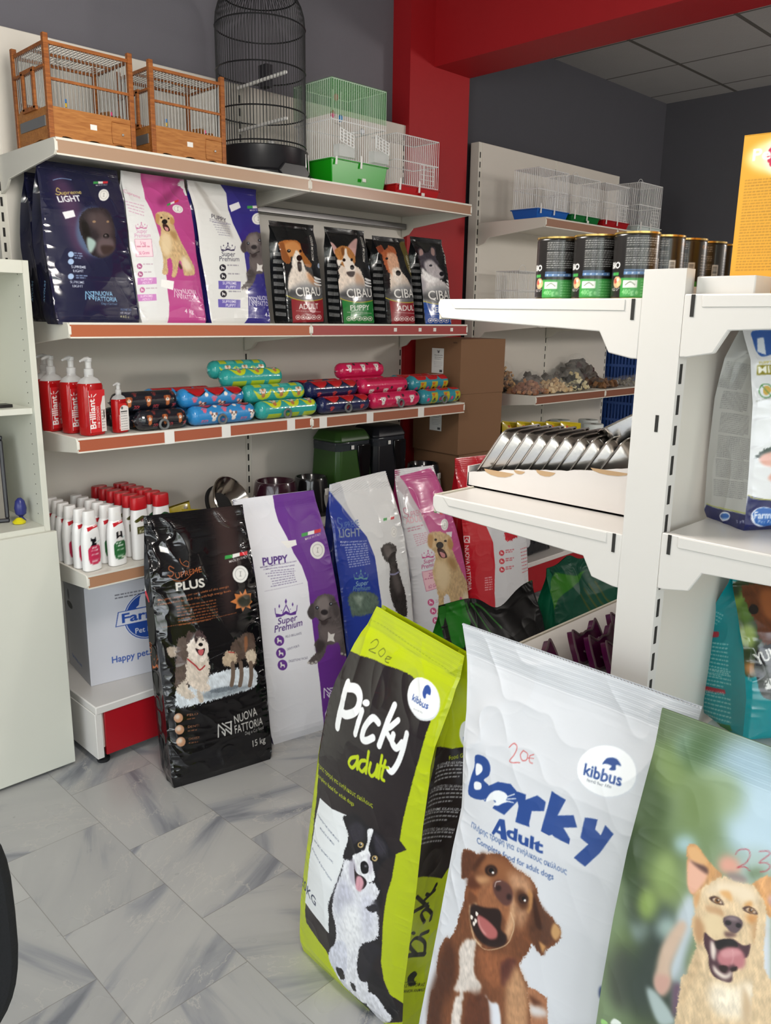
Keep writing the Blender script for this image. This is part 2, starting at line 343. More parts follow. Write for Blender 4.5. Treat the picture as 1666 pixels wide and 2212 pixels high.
# ------------------------------------------------------------------ the setting
def nodes_math(nt):
    def f(op, a, b=None, c=None):
        n = nt.nodes.new('ShaderNodeMath'); n.operation = op
        for i, v in enumerate((a, b, c)):
            if v is None: continue
            if isinstance(v, (int, float)): n.inputs[i].default_value = v
            else: nt.links.new(v, n.inputs[i])
        return n.outputs[0]
    return f
def marble():
    """grey veined marble slabs, .30 x .405 m, running bond along Y"""
    m = bpy.data.materials.new('marble_slabs'); m.use_nodes = True; nt = m.node_tree; b = nt.nodes['Principled BSDF']; N = nt.nodes.new; K = nt.links.new; M = nodes_math(nt)
    tc = N('ShaderNodeTexCoord'); sp = N('ShaderNodeSeparateXYZ'); K(tc.outputs['Object'], sp.inputs[0]); x, y = sp.outputs[0], sp.outputs[1]
    cx = M('DIVIDE', M('SUBTRACT', x, .105), .30); ci = M('FLOOR', cx); fx = M('FRACT', cx)
    par = M('FLOORED_MODULO', ci, 2.)
    cy = M('DIVIDE', M('SUBTRACT', M('SUBTRACT', y, 1.48), M('MULTIPLY', par, .21)), .405); cj = M('FLOOR', cy); fy = M('FRACT', cy)
    cb = N('ShaderNodeCombineXYZ'); K(ci, cb.inputs[0]); K(cj, cb.inputs[1]); cb.inputs[2].default_value = 3.7
    wn = N('ShaderNodeTexWhiteNoise'); wn.noise_dimensions = '3D'; K(cb.outputs[0], wn.inputs[0]); sr = N('ShaderNodeSeparateXYZ'); K(wn.outputs['Color'], sr.inputs[0])
    # each slab: its own vein direction and its own part of the stone
    vr = N('ShaderNodeVectorRotate'); vr.rotation_type = 'Z_AXIS'; K(tc.outputs['Object'], vr.inputs['Vector']); K(M('MULTIPLY', sr.outputs[0], 3.1), vr.inputs['Angle'])
    va = N('ShaderNodeVectorMath'); va.operation = 'ADD'; K(vr.outputs[0], va.inputs[0]); sc = N('ShaderNodeVectorMath'); sc.operation = 'SCALE'; K(wn.outputs['Color'], sc.inputs[0]); sc.inputs['Scale'].default_value = 9; K(sc.outputs[0], va.inputs[1])
    mp = N('ShaderNodeMapping'); mp.inputs['Scale'].default_value = (1.6, 9, 1); K(va.outputs[0], mp.inputs[0])
    n1 = N('ShaderNodeTexNoise'); n1.inputs['Scale'].default_value = 1.0; n1.inputs['Detail'].default_value = 5; n1.inputs['Roughness'].default_value = .5; n1.inputs['Distortion'].default_value = .6; K(mp.outputs[0], n1.inputs['Vector'])
    rp = N('ShaderNodeValToRGB'); K(n1.outputs[0], rp.inputs[0]); e = rp.color_ramp.elements
    e[0].position = .32; e[0].color = (*lin('#7d7f85'), 1); e[1].position = .62; e[1].color = (*lin('#b4b3b0'), 1)
    for p, c in ((.40, '#9a9b9e'), (.47, '#afaeac')): q = e.new(p); q.color = (*lin(c), 1)
    # fine pale cracks
    m2 = N('ShaderNodeMapping'); m2.inputs['Scale'].default_value = (3, 7, 1); K(va.outputs[0], m2.inputs[0])
    n2 = N('ShaderNodeTexNoise'); n2.inputs['Scale'].default_value = .9; n2.inputs['Detail'].default_value = 7; n2.inputs['Roughness'].default_value = .62; K(m2.outputs[0], n2.inputs['Vector'])
    cr = M('LESS_THAN', M('ABSOLUTE', M('SUBTRACT', n2.outputs[0], .56)), .006)
    mx = N('ShaderNodeMix'); mx.data_type = 'RGBA'; K(M('MULTIPLY', cr, .5), mx.inputs[0]); K(rp.outputs[0], mx.inputs[6]); mx.inputs[7].default_value = (*lin('#c3bfb8'), 1)
    # slab tone
    tone = M('ADD', M('MULTIPLY', sr.outputs[1], .16), .90)
    vm = N('ShaderNodeVectorMath'); vm.operation = 'SCALE'; K(mx.outputs[2], vm.inputs[0]); K(tone, vm.inputs['Scale'])
    ex = M('MINIMUM', fx, M('SUBTRACT', 1., fx)); ey = M('MINIMUM', fy, M('SUBTRACT', 1., fy))
    j = M('MAXIMUM', M('LESS_THAN', M('MULTIPLY', ex, .30), .0012), M('LESS_THAN', M('MULTIPLY', ey, .405), .0012))
    m3 = N('ShaderNodeMix'); m3.data_type = 'RGBA'; K(M('MULTIPLY', j, .6), m3.inputs[0]); K(vm.outputs[0], m3.inputs[6]); m3.inputs[7].default_value = (*lin('#77736c'), 1)
    K(m3.outputs[2], b.inputs['Base Color']); b.inputs['Roughness'].default_value = .28
    n4 = N('ShaderNodeTexNoise'); n4.inputs['Scale'].default_value = 7; K(tc.outputs['Object'], n4.inputs['Vector']); K(M('ADD', M('MULTIPLY', n4.outputs[0], .2), .20), b.inputs['Roughness'])
    return m
def ceiling_tiles():
    m = mat('ceiling_tile_board', '#a5a3a1', .9, bump=.5, bs=120); nt = m.node_tree; b = nt.nodes['Principled BSDF']; N = nt.nodes.new; K = nt.links.new; M = nodes_math(nt)
    tc = N('ShaderNodeTexCoord'); sp = N('ShaderNodeSeparateXYZ'); K(tc.outputs['Object'], sp.inputs[0])
    f1 = M('FRACT', M('DIVIDE', M('SUBTRACT', sp.outputs[0], 5.72), .6)); f2 = M('FRACT', M('DIVIDE', M('SUBTRACT', sp.outputs[1], 2.65), .6))
    g = M('MAXIMUM', M('LESS_THAN', M('MULTIPLY', M('MINIMUM', f1, M('SUBTRACT', 1., f1)), .6), .008), M('LESS_THAN', M('MULTIPLY', M('MINIMUM', f2, M('SUBTRACT', 1., f2)), .6), .012))
    src = b.inputs['Base Color'].links[0].from_socket
    mx = N('ShaderNodeMix'); mx.data_type = 'RGBA'; K(g, mx.inputs[0]); K(src, mx.inputs[6]); mx.inputs[7].default_value = (*lin('#5d5a55'), 1); K(mx.outputs[2], b.inputs['Base Color'])
    return m
X0, X1, Y0, Y1, ZC = -2.8, 5.95, -2.6, 3.15, 3.12
GREY = mat('grey_wall_paint', '#6a6870', .75, bump=.5, bs=220, bd=.001); DGREY = mat('slate_wall_paint', '#4a4a51', .8, bump=.5, bs=220, bd=.001)
RED = mat('red_wall_paint', '#a3161d', .55, bump=.4, bs=200, bd=.001); CREAMW = mat('cream_wall_paint', '#d8d4cc', .8, bump=.3, bs=150)
def struct(name, mb, m, bev=0): return tag(mb.build(name, m, bev=bev), kind='structure')
struct('floor', MB().box(X0-.2, X1+.2, Y0-.2, Y1+.2, -.1, 0), marble())
struct('wall_left', MB().box(X0-.2, 3.30, Y1, Y1+.2, 0, ZC), GREY)
struct('wall_left_far', MB().box(3.30, X1+.2, Y1, Y1+.2, 0, ZC), DGREY)
struct('wall_back', MB().box(X1, X1+.2, Y0-.2, Y1, 0, ZC), mat('slate_wall_paint_far', '#55555b', .8, bump=.5, bs=220, bd=.001))
struct('wall_right', MB().box(1.3, X1+.2, Y0-.2, Y0, 0, ZC).box(X0-.2, -2.6, Y0-.2, Y0, 0, ZC).box(-2.6, 1.3, Y0-.2, Y0, 0, .12).box(-2.6, 1.3, Y0-.2, Y0, 2.72, ZC), CREAMW)
struct('ceiling', MB().box(X0-.2, X1+.2, Y0-.2, Y1+.2, ZC, ZC+.1), ceiling_tiles())
struct('trim_1', MB().box(3.15, 3.60, 3.03, Y1, 0, ZC), RED)            # red pillar
struct('trim_2', MB().box(3.325, 3.60, Y0, 3.03, 2.815, ZC), RED)       # red beam across the shop
WF = mat('shop_front_aluminium', '#b9b7b2', .4, .6)
b = MB().box(X0-.2, X0, Y0, Y1, 2.72, ZC).box(X0-.2, X0, Y0, -2.2, 0, 2.72).box(X0-.2, X0, 2.6, Y1, 0, 2.72).box(X0-.2, X0, -2.2, 2.6, 0, .12)
struct('wall_front', b, CREAMW)
b = MB()
for y in (-2.2, -1.0, .2, 1.4, 2.54): b.box(X0-.1, X0-.04, y, y+.06, .12, 2.72)
for z in (.12, 2.1, 2.66): b.box(X0-.1, X0-.04, -2.2, 2.6, z, z+.06)
w1 = struct('window_1', b, WF, .004)
PANE = bpy.data.materials.new('window_glass'); PANE.use_nodes = True
_nt = PANE.node_tree; _b = _nt.nodes['Principled BSDF']; _t = _nt.nodes.new('ShaderNodeBsdfTransparent'); _m = _nt.nodes.new('ShaderNodeMixShader'); _m.inputs[0].default_value = .08
_b.inputs['Roughness'].default_value = .02; _b.inputs['Base Color'].default_value = (.8, .85, .85, 1)
_nt.links.new(_t.outputs[0], _m.inputs[1]); _nt.links.new(_b.outputs[0], _m.inputs[2]); _nt.links.new(_m.outputs[0], _nt.nodes['Material Output'].inputs[0])
MB().box(X0-.074, X0-.068, -2.2, 2.6, .12, 2.72).build('glass_pane', PANE, w1)

b = MB()
for x in (-2.6, -1.3, 0., 1.24): b.box(x, x+.06, Y0-.1, Y0-.04, .12, 2.72)
for z in (.12, 2.1, 2.66): b.box(-2.6, 1.3, Y0-.1, Y0-.04, z, z+.06)
w2 = struct('window_2', b, WF, .004)
MB().box(-2.6, 1.3, Y0-.074, Y0-.068, .12, 2.72).build('glass_pane', PANE, w2)
# ------------------------------------------------------------------ shop shelving
CREAM = mat('cream_enamel', '#dcd8ce', .32, bump=.1, bs=30, var=.02); CREAM2 = mat('cream_panel_enamel', '#dad4cb', .42, var=.03)
WHITE = mat('white_enamel', '#d6d2cd', .3, var=.02); DARK = mat('slot_shadow', '#2a2826', .8); REDP = mat('red_enamel', '#a3141f', .35); RUB = mat('black_rubber', '#18181a', .7)
PAPER = mat('white_paper', '#e6e4e0', .8)
def insert(c): return mat('price_strip_'+c, '#'+c, .25, var=.03)  # one tone per shelf; the paler top ones carry reflected light in the colour
def slots(b, x0, x1, y, z0, z1, step=.05, axis='y'):
    z = z0
    while z < z1:
        if axis == 'y': b.box(x0, x1, y-.0006, y+.001, z, z+.03)
        else: b.box(y-.001, y+.0006, x0, x1, z, z+.03)
        z += step
def wall_unit(name, label, xs, yf, yb, zt, kick, zd=.235):
    t = thing(name, label, 'shelving', (xs[0], yb, 0))
    ox, oy = xs[0], yb
    for a, c in zip(xs[:-1], xs[1:]):
        MB().box(a-ox+.014, c-ox-.014, 0, .02, .2, zt).build('back_panel', CREAM2, t, .003)
    for a in xs:
        b = MB().box(a-ox-.014, a-ox+.014, .004, .06, 0, zt).use(1); slots(b, a-ox-.004, a-ox+.004, .004, .3, zt-.05)
        b.build('upright', [CREAM, DARK], t)
    b = MB().box(0, xs[-1]-ox, yf-oy+.02, 0, .06, zd-.02)
    b.build('plinth', CREAM, t, .003)
    MB().box(-.004, xs[-1]-ox+.004, yf-oy, 0, zd-.03, zd).build('base_deck', WHITE, t, .004)
    b = MB()
    for a, c in zip(xs[:-1], xs[1:]):
        b.box(a-ox+.03, c-ox-.02, yf-oy+.006, yf-oy+.022, .035, zd-.03)
    b.build('kick_panel', kick, t, .002)
    for a in (0, xs[-1]-ox):
        MB().box(a-.006, a+.02, yf-oy+.004, 0, .03, zd-.03).build('side_plate', WHITE, t, .002)
    for a in xs:
        for y in (yf-oy+.04, -.05): MB().lathe([(.022, 0), (.024, .012), (.012, .014), (.012, .06)], 16, (min(max(a-ox, .03), xs[-1]-ox-.03), y, 0)).build('foot', RUB, t)
    return t
def bracket_pts(d, t=.045, deep=.12, r=.012):
    """side plate in (depth, z): front tip at 0, wall at d"""
    p = [(d, .002), (r, .004), (r*.4, .0), (0, -.010), (.0, -t+.012), (r, -t), (d-.075, -t-.035), (d-.045, -deep+.012), (d, -deep)]
    return p
def shelf(name, label, x0, x1, yf, yb, z, strip, group=None, labels=(), lw=.019):
    t = thing(name, label, 'shelf', (x0, yf, z), 0, group)
    w = x1-x0; d = yb-yf
    MB().box(.006, w-.006, .012, d, -.022, 0).build('shelf_board', CREAM, t, .002)
    b = MB().prism([(.0, .004), (.012, .004), (.012, -.046), (0, -.046), (0, -.041), (.004, -.041), (.004, -.003), (0, -.003)], .004, w-.004, 'x').use(1).box(.006, w-.006, .0012, .0045, -.041, -.003)
    rail = b.build('price_rail', [CREAM, insert(strip)], t)
    for lx in labels: MB().box(lx-x0-lw, lx-x0+lw, -.0022, .001, -.046 if lw > .01 else -.028, .003 if lw > .01 else -.012).build('price_label', PAPER, rail)
    for a in (0, w-.010):
        MB().prism(bracket_pts(d), a, a+.010, 'x').build('bracket', CREAM, t, .0015)
    return t
U1 = [1.16, 2.16, 3.14]; YF, YB = 2.60, 3.05
u1 = wall_unit('wall_shelving', 'cream wall shelving with red kick panels to the left of the red pillar', U1, YF, YB, 2.52, REDP)
MB().box(1.02, 1.96, -.045, -.006, 2.025, 2.052).build('cross_rail', mat('brushed_aluminium', '#7d7c7c', .3, .9), u1, .003)
shelf('display_shelf', 'topmost shelf at left, carrying the wooden and the round cage', 1.16, 2.16, YF, YB, 2.11, 'a98b74', 'shelves of the left shelving')
shelf('display_shelf', 'topmost shelf left of the red pillar, carrying green and red tray cages', 2.16, 3.14, YF, YB, 2.11, 'a37b62', 'shelves of the left shelving')
shelf('display_shelf', 'orange-striped shelf carrying the navy, pink and purple small food bags', 1.16, 2.16, YF, YB, 1.563, 'ad6243', 'shelves of the left shelving')
shelf('display_shelf', 'red-striped shelf carrying the four black bags with dog portraits', 2.16, 3.14, YF, YB, 1.563, 'a04845', 'shelves of the left shelving', (2.64, 2.80, 2.90, 3.02), .008)
shelf('display_shelf', 'orange-striped shelf with red pump bottles and black and blue sausages', 1.16, 2.16, YF, YB, 1.192, 'a55a41', 'shelves of the left shelving', (1.50, 1.74, 2.05))
shelf('display_shelf', 'brown-striped shelf with pink and multicoloured sausages beside the cartons', 2.16, 3.14, YF, YB, 1.188, 'a0664f', 'shelves of the left shelving', (2.22, 2.49, 2.82))
shelf('display_shelf', 'low shelf at left with the shampoo bottles and steel bowl', 1.16, 2.16, YF, YB, .72, 'ad8062', 'shelves of the left shelving')
shelf('display_shelf', 'low shelf behind the sacks with plastic bowls and food containers', 2.16, 3.14, YF, YB, .72, 'a0664f', 'shelves of the left shelving')
U2 = [3.74, 4.465, 5.20]
wall_unit('wall_shelving', 'cream wall shelving beyond the red pillar, with small cages on top', U2, YF, YB, 2.53, REDP)
for x0, x1, w in ((U2[0], U2[1], 'near'), (U2[1], U2[2], 'far')):
    for z, txt, st in ((2.11, 'shelf under the row of small white cages', 'a07b68'), (1.60, 'shelf level with the tops of the cans', 'a07b68'), (1.185, 'shelf with the bagged biscuits and treats', '8a5a48'), (.72, 'shelf with yellow pond packets and white rolls', '8a5a48')):
        shelf('display_shelf', '%s, %s half of the shelving beyond the pillar' % (txt, w), x0, x1, YF, YB, z, st, 'shelves beyond the pillar')

# free-standing gondola seen from its end
XG = 1.27
g = thing('gondola', 'white free-standing shelving frame with slotted posts, seen from its end', 'shelving', (XG, .65, 0))
def post(x):
    b = MB().box(x, x+.03, -.036, .036, 0, 1.68).use(1)
    slots(b, x+.006, x+.016, 0, 0, 0)  # none on the end face
    z = .25
    while z < 1.64:
        for s in (-1, 1):
            b.box(x+.008, x+.016, s*.0365-.0006, s*.0365+.0006, z, z+.032)
        z += .05
    for zz in (1.42, .62): b.box(x-.0006, x, -.012, -.006, zz, zz+.028)
    return b
post(0).build('upright', [WHITE, DARK], g, .004)
post(.97).build('upright', [WHITE, DARK], g, .004)
MB().box(.03, .97, -.012, .012, .1, 1.655).build('back_panel', CREAM2, g)
MB().box(0, 1.0, -.46, .46, .03, .16).build('base_deck', WHITE, g, .004)
def gondola_shelf(label, side, z, zdrop=.0, deep=.095, riser=False):
    """side +1 towards the shelving wall, -1 towards the other aisle"""
    t = thing('gondola_shelf', label, 'shelf', (XG, .65+side*.036, z), 0, 'shelves of the gondola')
    L = .445
    y = lambda a: side*a
    b = MB().box(.012, .985, min(y(0), y(L-.008)), max(y(0), y(L-.008)), -.024, 0)
    b.build('shelf_board', WHITE, t, .002)
    b = MB().prism([(y(L-.006), .003), (y(L), .003), (y(L), -.036), (y(L-.006), -.036)], .004, .99, 'x')
    b.build('price_rail', mat('rail_plastic', '#c9c2b2', .35), t, .001)
    for x in (0, .985):
        p = [(y(.0), .003), (y(L-.012), .003), (y(L-.003), .001), (y(L), -.004), (y(L), -.022), (y(L-.01), -.034), (y(.075), -.052), (y(.055), -deep+.008), (y(.012), -deep), (y(.0), -deep)]
        br = MB().prism(p, x, x+.012, 'x').build('bracket', WHITE, t, .002)
        MB().box(x-.001, x, min(y(.012), y(.018)), max(y(.012), y(.018)), -.032, .002).build('slot', DARK, br)
        MB().prism([(y(.03), .001), (y(L-.03), .001), (y(L-.045), -.015), (y(.03), -.017)], x-.0015, x, 'x').build('pressed_panel', WHITE, br, .001)
    if riser:
        MB().box(.02, .95, min(y(.008), y(.10)), max(y(.008), y(.10)), 0, .03).build('riser', WHITE, t, .002)
    return t
gondola_shelf('top gondola shelf carrying the black cans', 1, 1.632)
gondola_shelf('top gondola shelf carrying the yellow cartons', -1, 1.638, riser=True)
gondola_shelf('middle gondola shelf carrying the white box of foil trays', 1, 1.232)
gondola_shelf('middle gondola shelf carrying the white and silver food bag', -1, 1.250)
gondola_shelf('low gondola shelf with the purple cat-shaped packs', 1, .80)
gondola_shelf('low gondola shelf under the teal food bag', -1, .80)
# ------------------------------------------------------------------ filled food bags
def _itp(v, nodes):
    return np.interp(v, nodes[0], nodes[1])
def bag_xyz(B, u, v, side=0):
    """point of a bag: u,v in [-1,1],[0,1] on the front film (side=0), gusset (side=+-1, u is the depth 0..1) or back (side=2)"""
    z = B['H']*v
    a = _itp(v, B['a'])*B['W']/2; e = _itp(v, B['e'])*B['D']/2; b = _itp(v, B['b'])*B['D']
    g = _itp(v, B['g'])
    xs = _itp(v, B.get('xs', ([0, 1], [0, 0])))
    yc = B['D']/2+B['lean']*z+B.get('curve', 0)*z*z
    if side == 0:
        x = a*u; y = yc-e-b*(1-np.abs(u)**2.4)
    elif side == 2:
        x = a*u; y = yc+e+.5*b*(1-np.abs(u)**2.4)
    else:
        x = side*(a-g*np.sin(np.pi*u)); y = yc-e+2*e*u
    z = z + B.get('tilt', 0)*x*v
    y = y + B.get('tw', 0)*x*v*v
    if 'dip' in B: z = z - B['dip'][2]*v**3*np.exp(-((x-B['dip'][0])/B['dip'][1])**2)
    return x+xs, y, z
def bag_world(B, x, y, z):
    c, s = np.cos(B['yaw']), np.sin(B['yaw'])
    L = B['loc']
    return L[0]+c*x-s*y, L[1]+s*x+c*y, L[2]+z

def PILLOW(**k):
    d = dict(a=([0, .04, .3, .7, .9, 1], [.96, 1, 1.0, 1.0, .97, .95]), e=([0, .03, .3, .6, .8, .93, .95, 1], [.9, 1, 1, .9, .6, .08, .03, .02]),
             b=([0, .05, .3, .7, .9, 1], [.02, .12, .2, .15, .05, 0]), g=([0, .5, .9, 1], [.0, .01, .04, .03]))
    d.update(k); return d
BAGS=dict(
 picky=PILLOW(W=.375,H=.95,D=.15,e=([0,.03,.3,.6,.8,.93,.95,1],[.9,1,1,.97,.8,.34,.2,.12]),loc=(1.120,1.230,0),yaw=R(-91),lean=.03,tw=-.2,xs=([0,.15,.4,.75,.9,1],[0,.0,.025,.055,.09,.115]),a=([0,.05,.3,.7,.9,1],[.96,1,1.0,1.0,.95,.86])),
 barky=PILLOW(W=.465,H=1.04,D=.12,loc=(.95,.69,0),yaw=R(-90),lean=.22,curve=-.1,a=([0,.1,.25,.5,.68,.85,1],[.86,.89,.89,.84,.79,.87,1]),xs=([0,.5,.7,.9,1],[.008,.014,.016,.008,0])),
 meadow=PILLOW(W=.44,H=1.06,D=.11,loc=(.90,.27,0),yaw=R(-90),lean=.085),
 plus=PILLOW(W=.38,H=.93,D=.11,loc=(1.458,2.257,0),yaw=R(-11.6),lean=.15),
 puppy=PILLOW(W=.37,H=.93,D=.11,loc=(1.885,2.265,0),yaw=R(-10),lean=.15,xs=([0,.5,1],[0,-.025,-.06]),a=([0,.04,.3,.7,.9,1],[.96,1,1.0,1.0,.97,.93])),
 light=PILLOW(W=.345,H=.95,D=.11,loc=(2.255,2.24,0),yaw=R(-10),lean=.15,tilt=.11,xs=([0,.5,1],[0,0,-.02]),a=([0,.04,.3,.7,.9,1],[.96,1,1.0,1.0,.92,.8])),
 pink=PILLOW(W=.33,H=.95,D=.11,loc=(2.64,2.24,0),yaw=R(-10),lean=.15,xs=([0,.5,1],[0,0,-.06]),a=([0,.04,.3,.7,.9,1],[.96,1,1.0,.9,.75,.64])),
 red=PILLOW(W=.40,H=.96,D=.12,loc=(3.05,2.24,0),yaw=R(-10),lean=.12),
 navy=PILLOW(W=.29,H=.512,D=.09,loc=(1.285,2.635,1.56),yaw=R(0),lean=.2,xs=([0,.5,1],[0,0,.03])),
 pinks=PILLOW(W=.26,H=.515,D=.09,loc=(1.565,2.635,1.56),yaw=R(0),lean=.2,xs=([0,.5,1],[0,0,.025])),
 pups=PILLOW(W=.27,H=.515,D=.09,loc=(1.85,2.635,1.56),yaw=R(0),lean=.2,xs=([0,.5,1],[0,0,.03]),a=([0,.04,.3,.7,.9,1],[.96,1,1.0,1.05,1.1,1.15])),
 cib1=PILLOW(W=.19,H=.40,D=.09,loc=(2.17,2.64,1.56),yaw=R(0),lean=.12,a=([0,.04,.3,.7,.9,1],[.96,1,1.0,1.0,1.12,1.2])),
 cib2=PILLOW(W=.19,H=.40,D=.09,loc=(2.455,2.64,1.56),yaw=R(0),lean=.12,a=([0,.04,.3,.7,.9,1],[.96,1,1.0,1.0,1.12,1.2])),
 cib3=PILLOW(W=.18,H=.385,D=.09,loc=(2.72,2.64,1.56),yaw=R(0),lean=.12,a=([0,.04,.3,.7,.9,1],[.96,1,1.0,1.0,1.1,1.15])),
 cib4=PILLOW(W=.19,H=.40,D=.09,loc=(2.97,2.64,1.56),yaw=R(0),lean=.12,a=([0,.04,.3,.7,.9,1],[.96,1,1.0,1.0,1.1,1.15])),
)
BAGS['farm']=PILLOW(W=.25,H=.36,D=.112,loc=(1.504,.4645,1.25),yaw=R(-30),lean=.06,a=([0,.04,.3,.7,.9,1],[.98,1,1.0,.98,.95,.92]))
BAGS['yummi']=PILLOW(W=.30,H=.31,D=.16,loc=(1.652,.455,.80),yaw=R(-30),lean=.05,e=([0,.03,.3,.6,.8,.95,1],[.9,1,1,.75,.4,.08,.03]))
BAGS['dark_sack']=PILLOW(W=.50,H=.645,dip=(.06,.09,.07),D=.13,loc=(2.215,1.58,0),yaw=R(-6),lean=.1)
BAGS['teal_sack']=PILLOW(W=.48,H=.66,dip=(-.1,.05,-.03),D=.13,loc=(2.80,1.55,0),yaw=R(-6),lean=.1)

